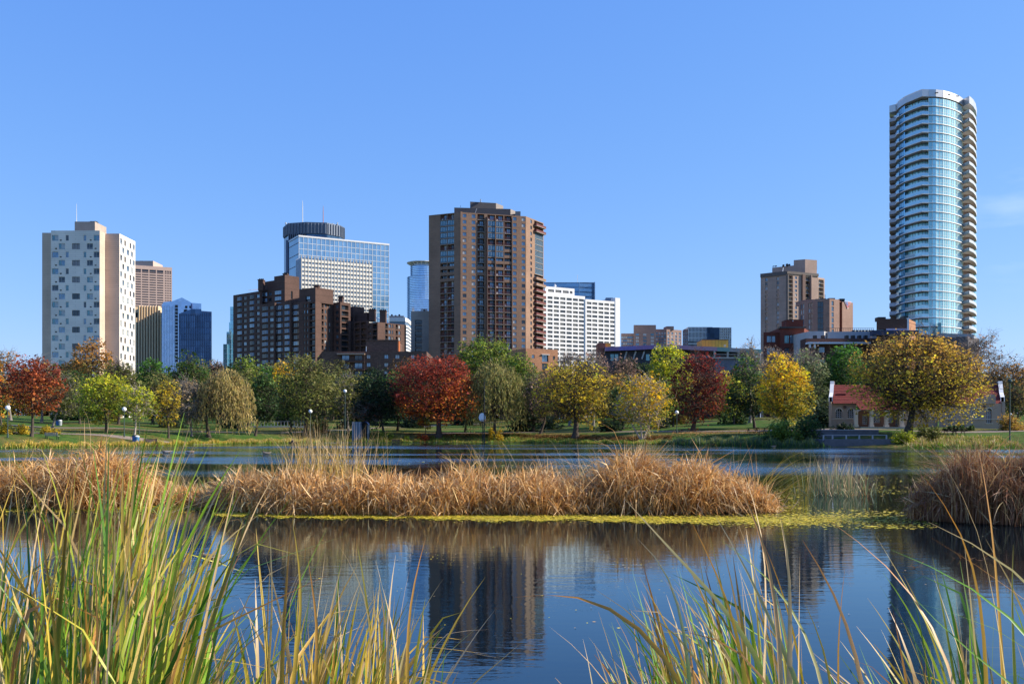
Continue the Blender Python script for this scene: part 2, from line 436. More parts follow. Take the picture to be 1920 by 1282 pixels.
class Bld:
    def __init__(s, name, label, px, Y, cat_='building', group=None, z=GZ):
        s.loc = (WX(px, Y), Y, z); s.root = empty(name, s.loc, label, cat_, group)
        s.wall = MB(); s.parts = {}; s.wins = {}; s.cache = {}
    def mb(s, part):
        if part not in s.parts: s.parts[part] = MB()
        return s.parts[part]
    def facade(s, A, B, z0, z1, opens, mat, depth=.3, mb=None):
        """wall from A to B (seen from outside left to right) with real openings; opens: (u0,u1,z0,z1,kind,depth)"""
        mb = mb or s.wall
        d, L = unitv(A, B)
        us = {0.0, round(L, 3)}; vs = {round(z0, 3), round(z1, 3)}
        ops = []
        for o in opens:
            u0, u1, v0, v1 = max(0.05, o[0]), min(L - .05, o[1]), max(z0 + .02, o[2]), min(z1 - .02, o[3])
            if u1 - u0 < .15 or v1 - v0 < .15: continue
            u0, u1, v0, v1 = [round(x, 3) for x in (u0, u1, v0, v1)]
            ops.append((u0, u1, v0, v1, o[4], o[5] if len(o) > 5 else depth)); us |= {u0, u1}; vs |= {v0, v1}
        us, vs = sorted(us), sorted(vs); iu = {u: i for i, u in enumerate(us)}; iv = {v: i for i, v in enumerate(vs)}
        G = np.zeros((len(us), len(vs)), bool)
        for o in ops: G[iu[o[0]]:iu[o[1]], iv[o[2]]:iv[o[3]]] = True
        def P(u, v, w=0.0): return (A[0] + d.x * u - d.y * w, A[1] + d.y * u + d.x * w, v)
        for i in range(len(us) - 1):
            j = 0
            while j < len(vs) - 1:
                if G[i, j]: j += 1; continue
                k = j
                while k < len(vs) - 1 and not G[i, k]: k += 1
                mb.poly([P(us[i], vs[j]), P(us[i + 1], vs[j]), P(us[i + 1], vs[k]), P(us[i], vs[k])], mat); j = k
        ang = math.atan2(d.y, d.x)
        for u0, u1, v0, v1, kind, dp in ops:
            mb.poly([P(u0, v0), P(u0, v1), P(u0, v1, dp), P(u0, v0, dp)], mat)
            mb.poly([P(u1, v0), P(u1, v0, dp), P(u1, v1, dp), P(u1, v1)], mat)
            mb.poly([P(u0, v0), P(u0, v0, dp), P(u1, v0, dp), P(u1, v0)], mat)
            mb.poly([P(u0, v1), P(u1, v1), P(u1, v1, dp), P(u0, v1, dp)], mat)
            p = P(u0, v0)
            s.place(kind, round(u1 - u0, 2), round(v1 - v0, 2), round(dp, 2), p, ang)
    def place(s, kind, w, h, dp, p, ang):
        part = KINDS[kind][0]
        var = random.randrange(KINDS[kind][2])
        key = (kind, w, h, dp, var)
        if key not in s.cache:
            m = MB(); KINDS[kind][1](m, w, h, dp, var); s.cache[key] = m
        s.wins.setdefault(part, []).append((w * h, s.cache[key], p, ang))
    def roof(s, poly, z, mat=None): s.wall.poly([(p[0], p[1], z) for p in poly], mat or ROOF)
    def block(s, poly, z0, z1, mat, faces=None, roofmat=None, parapet=.0):
        """poly counterclockwise; faces {edge index: (opens, depth)}"""
        for i in range(len(poly)):
            o = (faces or {}).get(i, [])
            s.facade(poly[i], poly[(i + 1) % len(poly)], z0, z1, o, mat)
        s.roof(poly, z1 - parapet, roofmat)
        if parapet:
            cx = sum(p[0] for p in poly) / len(poly); cy = sum(p[1] for p in poly) / len(poly)
            inn = [(p[0] + (cx - p[0]) * .03, p[1] + (cy - p[1]) * .03) for p in poly]
            for i in range(len(poly)):
                a, b_, c, d_ = poly[i], poly[(i + 1) % len(poly)], inn[(i + 1) % len(poly)], inn[i]
                s.wall.poly([(a[0], a[1], z1), (b_[0], b_[1], z1), (c[0], c[1], z1), (d_[0], d_[1], z1)], mat)
                s.wall.poly([(d_[0], d_[1], z1), (c[0], c[1], z1), (c[0], c[1], z1 - parapet), (d_[0], d_[1], z1 - parapet)], mat)
    def done(s, wallname='wall', limit=300):
        if s.wall.f: s.wall.build(wallname, s.root)
        for k, m_ in s.parts.items(): m_.build(k, s.root, kind='stuff' if k in ('mullion', 'roof_equipment', 'fin', 'spandrel', 'balustrade') else None)
        meshes = {}
        for part, L in s.wins.items():
            L.sort(key=lambda t: -t[0])
            for a, m_, p, ang in L[:limit]:
                if id(m_) not in meshes: meshes[id(m_)] = m_.mesh(part)
                o = link(part, meshes[id(m_)], s.root)
                o.location = (p[0] - s.loc[0], p[1] - s.loc[1], p[2] - s.loc[2]); o.rotation_euler = (0, 0, ang)
            if len(L) > limit:
                J = MB()
                for a, m_, p, ang in L[limit:]:
                    M = Matrix.Translation(Vector(p) - Vector(s.loc)) @ Matrix.Rotation(ang, 4, 'Z'); n = len(J.v)
                    J.v.extend([tuple(M @ Vector(v)) for v in m_.v]); J.f.extend([tuple(n + i for i in f) for f in m_.f]); J.m.extend([J.mi(m_.mats[q]) for q in m_.m])
                J.build(part, s.root, off=(0, 0, 0), kind='stuff')
        return s.root

# materials of the city
G_DARK = plain("window_glass_dark", (.03, .045, .06), .06, metal=.35, var=.3, scale=.8, spec=.9)
G_MID = plain("window_glass_blue", (.16, .24, .32), .07, metal=.55, var=.25, scale=.8, spec=.9)
G_GREYC = plain('curtained_glass', (.20, .20, .21), .3, var=.4, scale=2.5, spec=.7)
G_NAVY = plain('window_glass_navy', (.06, .10, .16), .07, metal=.5, var=.4, scale=1.5, spec=.9)
G_PALE = plain("window_blind", (.42, .45, .47), .35, var=.15, scale=.8, spec=.7)
G_TEAL = plain("window_glass_teal", (.10, .22, .25), .07, metal=.5, var=.3, scale=.6, spec=.9)
FR_W = plain("frame_pale", (.5, .51, .52), .5)
FR_D = plain("frame_dark", (.05, .045, .04), .5)
FR_B = plain("frame_bronze", (.10, .06, .045), .5)
RAIL_R = plain("railing_red_brown", (.13, .034, .03), .6)
RAIL_D = plain("railing_dark", (.04, .035, .035), .5)
SLABC = plain("balcony_slab", (.33, .29, .25), .85)

def frame_win(m, w, h, dp, glass_, fr, t=.07, mull=(), trans=()):
    y = dp - .05
    m.poly([(t, dp - .01, t), (w - t, dp - .01, t), (w - t, dp - .01, h - t), (t, dp - .01, h - t)], glass_)
    for x0, x1, z0, z1 in [(0, t, 0, h), (w - t, w, 0, h), (t, w - t, 0, t), (t, w - t, h - t, h)] + [(w * q - t * .4, w * q + t * .4, t, h - t) for q in mull] + [(t, w - t, h * q - t * .4, h * q + t * .4) for q in trans]:
        m.poly([(x0, y, z0), (x1, y, z0), (x1, y, z1), (x0, y, z1)], fr)
def k_plain(m, w, h, dp, v):
    frame_win(m, w, h, dp, [G_DARK, G_MID, G_DARK, G_DARK][v], FR_B, .08, mull=(.5,))
def k_pale(m, w, h, dp, v):
    frame_win(m, w, h, dp, [G_MID, G_PALE, G_MID][v], FR_D, .07, mull=(.5,))
def k_white(m, w, h, dp, v):
    g = [G_TEAL, G_DARK, G_TEAL, G_MID][v]
    frame_win(m, w, h, dp, g, FR_W, .09, mull=(.42,), trans=(.22,) if w > 1.2 else ())
    if v in (0, 2) and w > 1.2:     # a half drawn blind
        m.poly([(w * .45, dp - .03, .35), (w - .1, dp - .03, .35), (w - .1, dp - .03, h - .1), (w * .45, dp - .03, h - .1)], G_PALE if v else G_MID)
def k_double(m, w, h, dp, v): frame_win(m, w, h, dp, [G_GREYC, G_DARK][v], FR_D, .09, mull=(.33, .66))
def k_vent(m, w, h, dp, v):
    for i in range(3): m.box(0, w, dp * .3, dp * .8, h * (i + .2) / 3, h * (i + .7) / 3, FR_D)
    m.poly([(0, dp, 0), (w, dp, 0), (w, dp, h), (0, dp, h)], FR_D)
def k_grille(m, w, h, dp, v):
    m.poly([(0, dp, 0), (w, dp, 0), (w, dp, h), (0, dp, h)], [G_DARK, GRL][v > 0])
    for i in range(1, 4): m.box(w * i / 4 - .05, w * i / 4 + .05, dp - .15, dp, 0, h, GRL2, skip='k')
GRL = plain("grille_grey", (.16, .17, .17), .6); GRL2 = plain("grille_bar", (.32, .33, .33), .6)
def k_balc(m, w, h, dp, v, rail=None, fr=None, glaz=None):
    """a recessed balcony: sliding doors at the back, a slab edge, a barred railing"""
    g = [G_DARK, G_MID, G_PALE, G_DARK][v]
    m.poly([(0, dp, 0), (w * .42, dp, 0), (w * .42, dp, h), (0, dp, h)], BACKW)
    m.poly([(w * .42, dp - .01, 0), (w, dp - .01, 0), (w, dp - .01, h), (w * .42, dp - .01, h)], g)
    m.box(w * .40, w * .44, dp - .12, dp - .02, 0, h, FR_D, skip='k'); m.box(w * .70, w * .73, dp - .12, dp - .02, 0, h, FR_D, skip='k')
    m.box(-.05, w + .05, -.12, dp, -.22, -.02, SLABC, skip='k')
    r = rail or RAIL_R
    m.box(0, w, -.08, -.03, 1.0, 1.08, r); m.box(0, w, -.08, -.03, .12, .18, r)
    nb = max(6, int(w / .28))
    for i in range(nb + 1):
        x = w * i / nb; m.poly([(x - .035, -.055, .15), (x + .035, -.055, .15), (x + .035, -.055, 1.0), (x - .035, -.055, 1.0)], r)
    if v == 1: m.box(w * .12, w * .3, dp * .4, dp * .75, 0, .55, WHITE); m.box(w * .12, w * .3, dp * .75, dp * .8, 0, .9, WHITE)
    if v == 3: m.box(w * .1, w * .26, dp * .5, dp * .8, 0, .8, RAIL_R)
BACKW = plain("balcony_back_wall", (.20, .10, .075), .9)
def k_dbalc(m, w, h, dp, v): k_balc(m, w, h, dp, v, RAIL_D)
def k_bbalc(m, w, h, dp, v):        # brick parapet balcony
    g = [G_DARK, G_MID][v]
    m.poly([(0, dp, 0), (w, dp, 0), (w, dp, h), (0, dp, h)], g)
    m.box(w * .48, w * .52, dp - .12, dp - .02, 0, h, FR_D, skip='k'); m.box(0, w, -.03, .12, 0, 1.05, TANB)
def k_glazed(m, w, h, dp, v):       # glazed-in balcony
    m.poly([(0, .08, 0), (w, .08, 0), (w, .08, h), (0, .08, h)], GLZ)
    m.box(0, w, -.02, .1, 0, .5, GLZD, skip='k'); m.box(0, w, -.04, .1, h - .15, h, FR_D, skip='k'); m.box(0, w, -.04, .1, -.12, .06, SLABC, skip='k')
    nb = max(3, int(w / .6))
    for i in range(nb + 1): x = min(max(w * i / nb, .04), w - .04); m.box(x - .04, x + .04, -.02, .1, .06, h - .15, FR_W if i % 2 else FR_D, skip='kbt')
GLZ = plain("balcony_glazing", (.12, .22, .28), .08, metal=.5, var=.4, scale=1.2, spec=.8); GLZD = plain("balcony_glazing_low", (.05, .11, .15), .15, metal=.3, var=.2)
def k_bay(m, w, h, dp, v):          # shallow projecting bay window with arched head
    g = [G_DARK, G_NAVY, G_NAVY, G_MID][v]; pr = .45
    a, b_ = w * .18, w * .82
    for (x0, y0, x1, y1) in ((0, 0, a, -pr), (a, -pr, b_, -pr), (b_, -pr, w, 0)):
        m.poly([(x0, y0, .35), (x1, y1, .35), (x1, y1, h - .1), (x0, y0, h - .1)], g)
        m.poly([(x0, y0, 0), (x1, y1, 0), (x1, y1, .35), (x0, y0, .35)], FR_B)
    m.poly([(0, 0, h - .1), (a, -pr, h - .1), (b_, -pr, h - .1), (w, 0, h - .1)], FR_B)
    for x in (a, w * .5, b_): m.box(x - .05, x + .05, -pr - .05, -pr + .02, .35, h - .1, FR_W if v else FR_D, skip='k')
    m.box(a, b_, -pr - .05, -pr + .02, h * .55, h * .55 + .08, FR_D, skip='k')
def k_darkbalc(m, w, h, dp, v):
    m.poly([(0, dp, 0), (w, dp, 0), (w, dp, h), (0, dp, h)], G_DARK)
    m.box(0, w, -.1, .02, -.15, .05, BROWNB2, skip='k'); m.box(0, w, -.08, -.03, .95, 1.03, RAIL_D)
    for i in range(7): x = w * (i + .5) / 7; m.poly([(x - .03, -.05, .05), (x + .03, -.05, .05), (x + .03, -.05, .95), (x - .03, -.05, .95)], RAIL_D)
BROWNB2 = plain("brown_band", (.17, .09, .06), .9)
def k_arch(m, w, h, dp, v):         # round headed multi-pane window
    def arc(y, r0, r1, mt):
        for i in range(8):
            a0, a1 = math.pi * i / 8, math.pi * (i + 1) / 8
            c = (w / 2, h - w / 2)
            f = lambda r, a: (c[0] - r * math.cos(a), y, c[1] + r * math.sin(a))
            m.poly([f(r0, a0), f(r0, a1), f(r1, a1), f(r1, a0)], mt)
    arc(dp - .02, 0.01, w / 2, G_DARK); m.poly([(0, dp - .02, 0), (w, dp - .02, 0), (w, dp - .02, h - w / 2), (0, dp - .02, h - w / 2)], G_DARK)
    arc(-.05, w / 2, w / 2 + .14, CREAM2)
    # spandrels that close the corners of the square opening
    c = (w / 2, h - w / 2); r = w / 2
    for sgn in (-1, 1):
        for i in range(4):
            a0, a1 = math.pi / 2 * i / 4, math.pi / 2 * (i + 1) / 4
            x0, z0 = c[0] + sgn * r * math.cos(a0), c[1] + r * math.sin(a0); x1, z1 = c[0] + sgn * r * math.cos(a1), c[1] + r * math.sin(a1)
            m.poly([(x0, .003, z0), (x1, .003, z1), (x1, .003, h + .01), (x0, .003, h + .01)], STUC)
    for q in (.0, .33, .66, 1): x = min(max(q * w, .04), w - .04); m.box(x - .03, x + .03, dp - .08, dp - .02, 0, h - (w / 2 if q in (0, 1) else .08), FR_W, skip='k')
    for q in range(1, 4): m.box(0, w, dp - .08, dp - .02, (h - w / 2) * q / 3 - .03, (h - w / 2) * q / 3 + .03, FR_W, skip='k')
    m.box(-.12, w + .12, -.12, dp, -.12, 0, CREAM2)
def k_panes(m, w, h, dp, v): frame_win(m, w, h, dp, [G_DARK, G_MID][v], FR_W, .09, mull=(.33, .66), trans=(.25, .5, .75))
def k_big(m, w, h, dp, v): frame_win(m, w, h, dp, [G_MID, G_TEAL][v], FR_D, .12, mull=(.33, .66))
STUC = plain("stucco", (.37, .28, .21), .9, var=.08, scale=.8, bump=.2); CREAM2 = plain("cream_trim", (.55, .48, .38), .8)
KINDS = dict(plain=('window', k_plain, 4), pale=('window', k_pale, 3), white=('window', k_white, 4), double=('window', k_double, 2), vent=('vent', k_vent, 1), grille=('window', k_grille, 3), balc=('balcony', k_balc, 4), dbalc=('balcony', k_dbalc, 4),
             bbalc=('balcony', k_bbalc, 2), glazed=('balcony', k_glazed, 1), bay=('bay_window', k_bay, 4), darkbalc=('balcony', k_darkbalc, 1), arch=('window', k_arch, 1), panes=('window', k_panes, 2), big=('window', k_big, 2))

def XY(px, Y): return (WX(px, Y), Y)
def at_x(X, px):      # the depth at which a line of sight through px meets the plane x = X
    return X * F / (px - CX)
def grid_open(L, cols, z_top, pitch, n_, h0, h1, kindf, dp=.3):
    """cols: list of (u0,u1) fractions; floors counted from the top down; kindf(col,row)->kind or None"""
    out = []
    for r in range(n_):
        zf = z_top - (r + 1) * pitch
        for c, (a, b_) in enumerate(cols):
            k = kindf(c, r)
            if k is None: continue
            if isinstance(k, tuple): k, hh0, hh1, dd = k
            else: hh0, hh1, dd = h0, h1, dp
            out.append((a * L, b_ * L, zf + hh0 * pitch, zf + hh1 * pitch, k, dd))
    return out
def quad_plan(A, B, depth):
    d, L = unitv(A, B); return [A, B, (B[0] - d.y * depth, B[1] + d.x * depth), (A[0] - d.y * depth, A[1] + d.x * depth)], L, d

# ---- 1. white panelled residential tower at the left
WP = courses("white_panels", (.80, .74, .66), (.50, .46, .41), h=.72, w=7.2, jw=.035, var=.03)
BP_ = courses("beige_panels", (.60, .46, .36), (.44, .34, .27), h=.72, w=7.2, jw=.04, var=.03)
b = Bld("apartment_tower", "white panelled apartment tower with staggered windows and beige ends at far left", 165, 350)
Y0 = 345.0; XR = WX(187, Y0); Y1 = at_x(XR, 197.3)
ztop = HZ(432.3, Y0); pitch = 15.62 * Y0 / F
A, B = XY(95.4, Y0), (XR, Y0); L = B[0] - A[0]
fx = lambda z: (z / 4.005 + 50 - 95.4) / (187 - 95.4)
opens = []
for r in range(23):
    zc = HZ(380 + (265 + 62.6 * r) / 4.005, Y0)
    if r % 2 == 0: cs = [(190, 238, 'white', 1), (293, 315, 'white', 1), (427, 447, 'white', 1), (503, 550, 'white', 1), (248, 263, 'vent', 0), (474, 488, 'vent', 0)]
    else: cs = [(240, 287, 'white', 1), (341, 399, 'double', 1), (452, 497, 'white', 1), (213, 228, 'vent', 0), (510, 524, 'vent', 0)]
    for x0, x1, k, big in cs:
        if big: opens.append((fx(x0) * L, fx(x1) * L, zc - 1.0, zc + 1.0, k, .22))
        else: opens.append((fx(x0) * L, fx(x1) * L, zc - 1.0, zc - .55, k, .15))
xr2 = WX(224, Y1); y2 = at_x(xr2, 253.5)
P_ = [A, B, (XR, Y1), XY(95.4, Y1)]
for i in range(2): b.facade(P_[i], P_[i + 1], GZ, ztop, opens if i == 0 else [], WP if i == 0 else BP_)
b.facade(P_[3], P_[0], GZ, ztop, [], WP)
b.roof(P_, ztop)
L2 = y2 - Y1
op2 = []
for r in range(23):
    zc = HZ(380 + (265 + 62.6 * r) / 4.005, Y0)
    cs = [(.04, .17), (.30, .40), (.63, .73), (.84, .97)] if r % 2 == 0 else [(.17, .31), (.44, .62), (.72, .86)]
    for a, c in cs: op2.append((a * L2, c * L2, zc - 1.0, zc + 1.0, 'white' if c - a > .11 else 'plain', .22))
W2 = [(XR, Y1), (xr2, Y1), (xr2, y2), (XR, y2)]
zt2 = HZ(438.0, Y1)
b.facade(W2[0], W2[1], GZ, zt2, [], BP_); b.facade(W2[1], W2[2], GZ, zt2, op2, WP); b.facade(W2[2], W2[3], GZ, zt2, [], BP_)
W3 = [XY(79, Y1), XY(95.4, Y1), (WX(95.4, Y1), y2), (WX(79, Y1), y2)]
zt3 = HZ(436.5, Y1)
b.block([W3[0], (XR, Y1), (XR, y2), (W3[0][0], y2)], GZ, zt3, BP_)
b.roof(W2, zt2)
pb = b.mb('penthouse'); BG = plain("penthouse_panel", (.40, .33, .27), .85)
xa, xb = WX(140, 355), WX(178, 355)
pb.prism([(xa, 355), (xb, 355), (xb, 365), (xa, 365)], ztop - .5, HZ(415.5, 355), BG)
pb.box(xa + 5.0, xa + 7.2, 356, 358, HZ(415.5, 355), HZ(413.6, 355), DARKM)
b.mb('antenna').tube([(WX(143.5, 356), 356, HZ(416, 355)), (WX(143.5, 356), 356, HZ(396, 355)), (WX(143.5, 356), 356, HZ(381, 355))], [.12, .08, .05], WHITE, 6)
b.done()

# ---- 2. pinkish office tower with a deep egg-crate grid
PINK = plain("pink_stone", (.52, .38, .32), .85, var=.05)
b = Bld("office_tower", "pinkish brown office tower with dark horizontal window bands behind the white tower", 288, 900)
s_ = 900 / F
A, B = XY(240, 896), XY(322.5, 912); L = unitv(A, B)[1]; zt = HZ(497.5, 900)
cols = [((x0 - 240) / 82.5, (x1 - 240) / 82.5) for x0, x1 in ((243, 251), (253.3, 264), (265.8, 278), (279.8, 292), (293.8, 306))] + [((308.8 + i * 3.3 - 240) / 82.5, (311.0 + i * 3.3 - 240) / 82.5) for i in range(4)]
op = [(a * L, c * L, HZ(505.5 + .0, 900) - 1.3, HZ(504.3, 900), 'grille', 1.2) for a, c in cols]
op += grid_open(L, cols, HZ(507.5, 900), 4.62 * s_, 30, .25, .72, lambda c, r: 'grille', 1.0)
KINDS['dk'] = ('window', lambda m, w, h, dp, v: m.poly([(0, dp, 0), (w, dp, 0), (w, dp, h), (0, dp, h)], G_DARK), 1)
op = [(o[0], o[1], o[2], o[3], 'dk', o[5]) for o in op]
pl = [A, B, (WX(322.3, 945), 945), (A[0], 940)]
b.block(pl, GZ, zt, PINK, {0: op})
b.mb('penthouse').prism([(XY(240, 905)[0], 905), (WX(287, 905), 905), (WX(287, 905), 930), (WX(240, 905), 930)], zt, HZ(489, 905), PINK)
b.mb('penthouse').box(WX(262, 908), WX(268, 908), 908, 912, HZ(489, 905), HZ(487.8, 905), DARKM)
b.done()

# ---- 3. gold and black striped stepped tower
GOLD_ST = plain("gold_stone", (.68, .50, .30), .8, var=.06); BLK = glass("bronze_glass", (.06, .09, .12), .5, .1, (2.2, 3.6), .4)
b = Bld("office_tower", "stepped tower with gold stone piers and dark glass strips between them", 285, 700)
s_ = 700 / F
m = b.mb('glass_body')
def pxs(z): return 50 + z / 4.005
def pz(z): return 380 + z / 4.005
gY = lambda z: (z - 812) / 200 * 9
steps = [(812, 845, 782, 712), (845, 990, 772, 706), (990, 1013, 822, 706), (805, 1013, 855, 704), (1013, 1058, 872, 712)]
for x0, x1, t, Yq in steps: m.prism([XY(pxs(x0), Yq + gY(x0)), XY(pxs(x1), Yq + gY(x1)), (WX(pxs(x1), Yq + 30), Yq + 30), (WX(pxs(x0), Yq), Yq + 30)], GZ, HZ(pz(t), Yq) - .4, BLK, topmat=ROOF)
m = b.mb('stone_cap')
for x0, x1, t, t1, Yq in ((845, 872, 770, 800, 705.4), (960, 990, 774, 862, 705.2), (990, 1013, 822, 862, 703.6), (812, 846, 780, 825, 711)):
    m.prism([XY(pxs(x0), Yq + gY(x0)), XY(pxs(x1), Yq + gY(x1)), (WX(pxs(x1), Yq), Yq + 14), (WX(pxs(x0), Yq), Yq + 14)], HZ(pz(t1), Yq), HZ(pz(t), Yq), GOLD_ST)
for k_, x in enumerate(np.linspace(826, 1009, 10)):
    t = 772 if 845 < x < 990 else (822 if x > 990 else 860)
    p = MB(); w_ = .45; Yq = 702.5 + gY(x)
    p.box(WX(pxs(x), Yq) - w_, WX(pxs(x), Yq) + w_, Yq - 1.5, Yq + 3, GZ, HZ(pz(t + 4), Yq), GOLD_ST); p.build("pier", b.root)
m = b.mb('spandrel')
for i in range(30):
    z = HZ(600, 700) - i * 3.7
    if z > GZ: m.prism([XY(pxs(826), 703.3 + gY(826)), XY(pxs(1009), 703.3 + gY(1009)), XY(pxs(1009), 704.3 + gY(1009)), XY(pxs(826), 704.3 + gY(826))], z, z + .9, plain("bronze_spandrel", (.08, .07, .06), .5))
b.done()

# ---- 4. pale blue gabled tower, and 5. dark blue glass slab beside it
PB_G = glass("pale_blue_glass", (.42, .55, .75), .6, .12, (2.0, 1.8), .12)
DB_G = glass("dark_blue_glass", (.06, .11, .20), .75, .1, (3.0, 4.0), .35)
b = Bld("office_tower", "pale blue gabled glass tower between the gold striped tower and the dark blue slab", 340, 680)
m = b.mb('glass_body'); Yq = 680
pts = [(pxs(1015), 765), (pxs(1030), 745), (pxs(1092), 740), (pxs(1166), 712), (pxs(1240), 752), (pxs(1311), 757)]
pts = [(a, pz(c) if c > 600 else c) for a, c in pts]
F_ = [(WX(a, Yq), Yq, HZ(c, Yq)) for a, c in pts]; Bk = [(x * 1.05, Yq + 34, z) for x, y, z in F_]
base = [(F_[0][0], Yq, GZ), (F_[-1][0], Yq, GZ)]
m.poly([base[0], base[1]] + F_[::-1], PB_G)
for i in range(len(F_) - 1): m.poly([F_[i], F_[i + 1], Bk[i + 1], Bk[i]], plain("blue_metal_roof", (.30, .38, .52), .4, metal=.4))
m.poly([base[1], (base[1][0] * 1.05, Yq + 34, GZ), Bk[-1], F_[-1]], PB_G); m.poly([(base[0][0], Yq + 34, GZ), base[0], F_[0], Bk[0]], PB_G)
for i in range(17):
    p = MB(); z = HZ(pz(778 + i * 25.5), Yq)
    p.box(WX(pxs(1115), Yq), WX(pxs(1135), Yq), Yq - .35, Yq + .1, z - .9, z + .9, FR_D); p.build('slot_window', b.root)
for x, y_ in ((1190, 783), (1222, 783), (1190, 810), (1180, 812)):
    p = MB(); z = HZ(pz(y_), Yq); p.box(WX(pxs(x), Yq), WX(pxs(x + 16), Yq), Yq - .35, Yq + .1, z - .8, z + .8, FR_D); p.build('slot_window', b.root)
mm_ = b.mb('mullion')
LB = plain("pale_mullion", (.45, .52, .62), .4, metal=.3)
for i in range(10): x = WX(pxs(1024 + i * 12), Yq); mm_.box(x - .12, x + .12, Yq - .2, Yq, GZ, HZ(pz(775), Yq), LB)
m2 = b.mb('edge_strip'); m2.box(WX(pxs(1240), Yq) - .5, WX(pxs(1240), Yq) + .5, Yq - .6, Yq, GZ, HZ(pz(758), Yq), plain("edge_blue", (.12, .18, .36), .4))
b.done()
b = Bld("office_tower", "dark blue glass office slab with a stepped sloping top", 366, 640)
m = b.mb('glass_body'); Yq = 640
def gp(z0, z1): return (WX(pxs(z0), Yq), Yq, HZ(pz(z1), Yq))
f = [gp(1146, 1290), gp(1388, 1290)]; f = [(f[0][0], Yq, GZ), (f[1][0], Yq, GZ)]
top = [gp(1388, 818), gp(1312, 812), gp(1312, 799), gp(1240, 797), gp(1146, 832)]
m.poly(f + top, DB_G)
for a, c in zip(top[:-1], top[1:]): m.poly([c, a, (a[0] * 1.044, Yq + 28, a[2]), (c[0] * 1.044, Yq + 28, c[2])], ROOF)
m.poly([f[1], (f[1][0] * 1.0445, Yq + 28, GZ), (top[0][0] * 1.0445, Yq + 28, top[0][2]), top[0]], DB_G)
m.poly([(f[0][0], Yq + 28, GZ), f[0], top[-1], (top[-1][0], Yq + 28, top[-1][2])], DB_G)
mm_ = b.mb('mullion'); DM = plain("dark_blue_mullion", (.07, .10, .18), .4)
for i in range(19): x = WX(pxs(1146 + (1388 - 1146) * i / 18), Yq); mm_.box(x - .14, x + .14, Yq - .3, Yq, GZ, HZ(pz(820 if x > gp(1312, 0)[0] else (832 - max(0, 0))), Yq), DM)
for i in range(32): z = GZ + 3.9 * i + 2; mm_.box(f[0][0], f[1][0], Yq - .22, Yq, z, z + .22, DM) if z < HZ(pz(835), Yq) else None
b.done()

# ---- 6. teal glass sliver at the left of the brown apartments
TE = glass("teal_glass", (.30, .55, .62), .75, .1, (2.4, 3.8), .15)
b = Bld("office_tower", "stepped teal glass tower showing as a sliver left of the brown brick apartments", 430, 800)
for k_, (x0, x1, t, Yq) in enumerate(((418.5, 426, 645, 800), (424.8, 434, 622, 803), (431.5, 470, 575, 806), (429.4, 440, 604, 804.5))):
    m = MB(); m.prism([XY(x0, Yq), XY(x1, Yq), (WX(x1, Yq), Yq + 25), (WX(x0, Yq), Yq + 25)], GZ, HZ(t, Yq), TE, topmat=ROOF)
    for i in range(60):
        z = GZ + 4 * i
        if z < HZ(t, Yq) - 1: m.box(WX(x0, Yq), WX(x1, Yq), Yq - .2, Yq, z, z + .35, LB)
    m.build('glass_setback', b.root)
b.done()

# ---- 7. tall dark crowned tower with two antennas
ID_G = glass("steel_blue_glass", (.06, .13, .23), .4, .1, (1.6, 3.8), .3)
CROWN = plain("crown_louvre", (.11, .135, .18), .5, metal=.3)
b = Bld("office_tower", "tall blue office tower with a dark louvred crown and two thin antennas", 585, 1050)
def z2(x, y): return (420 + x / 3.771, 360 + y / 3.771)
def octo(xl, xr, Yq, D):      # chamfered plan
    x0, x1 = WX(xl, Yq), WX(xr, Yq); c = (x1 - x0) * .30
    return x0, x1
Yq = 1050
x0, x1 = WX(526.5, Yq + 14), WX(643, Yq + 18); xm = WX(574, Yq)
plan = [(x0, Yq + 26), (WX(540, Yq + 6), Yq + 6), (xm, Yq), (WX(612, Yq), Yq + 3), (x1 - 3, Yq + 16), (x1, Yq + 30), (x1 - 8, Yq + 62), (x0 + 8, Yq + 62)]
m = b.mb('crown'); m.prism(plan, HZ(438, Yq), HZ(416.3, Yq), CROWN)
for i in range(len(plan) - 3):
    a, c = Vector(plan[i]), Vector(plan[i + 1]); k_ = max(3, int((c - a).length / 3.2))
    n2 = Vector(((c - a).y, -(c - a).x)).normalized()
    for j in range(k_):
        p = a + (c - a) * (j + .5) / k_ + n2 * .45
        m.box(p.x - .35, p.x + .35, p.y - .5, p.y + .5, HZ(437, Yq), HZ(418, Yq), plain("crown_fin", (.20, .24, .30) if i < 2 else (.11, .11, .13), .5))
p2 = [(p[0] + (WX(585, Yq) - p[0]) * .012, p[1] + 1) for p in plan]
m = b.mb('glass_body'); m.prism(p2, GZ, HZ(438, Yq), ID_G, top=False)
m = b.mb('fin')
for i in range(9): x = WX(541 + i * 4.0, Yq + 3); m.box(x - .5, x + .5, Yq - .5 + max(0, (4 - i)) * 1.2, Yq + 7, HZ(449, Yq), HZ(438, Yq), CROWN)
m.box(WX(536.6, Yq) - .5, WX(539.6, Yq), Yq + 1, Yq + 9, GZ, HZ(450, Yq), DM)
am = [(567.3, 368, 415), (606, 378, 418)]
for k_, (px, t, b0) in enumerate(am):
    p = MB(); x = WX(px, Yq + 20); p.tube([(x, Yq + 20, HZ(b0, Yq)), (x, Yq + 20, HZ(t + 12, Yq)), (x, Yq + 20, HZ(t, Yq))], [.45, .35, .15], WHITE if k_ == 0 else plain("antenna_red", (.45, .2, .18), .6), 6); p.build('antenna', b.root)
m = b.mb('roof_equipment')
for i in range(16): x = WX(534 + i * 6.5 + random.uniform(-2, 2), Yq + 12); h_ = random.uniform(.8, 2.6); m.box(x - .5, x + .6, Yq + 12, Yq + 13.5, HZ(416.6, Yq), HZ(416.3, Yq) + h_, WHITE)
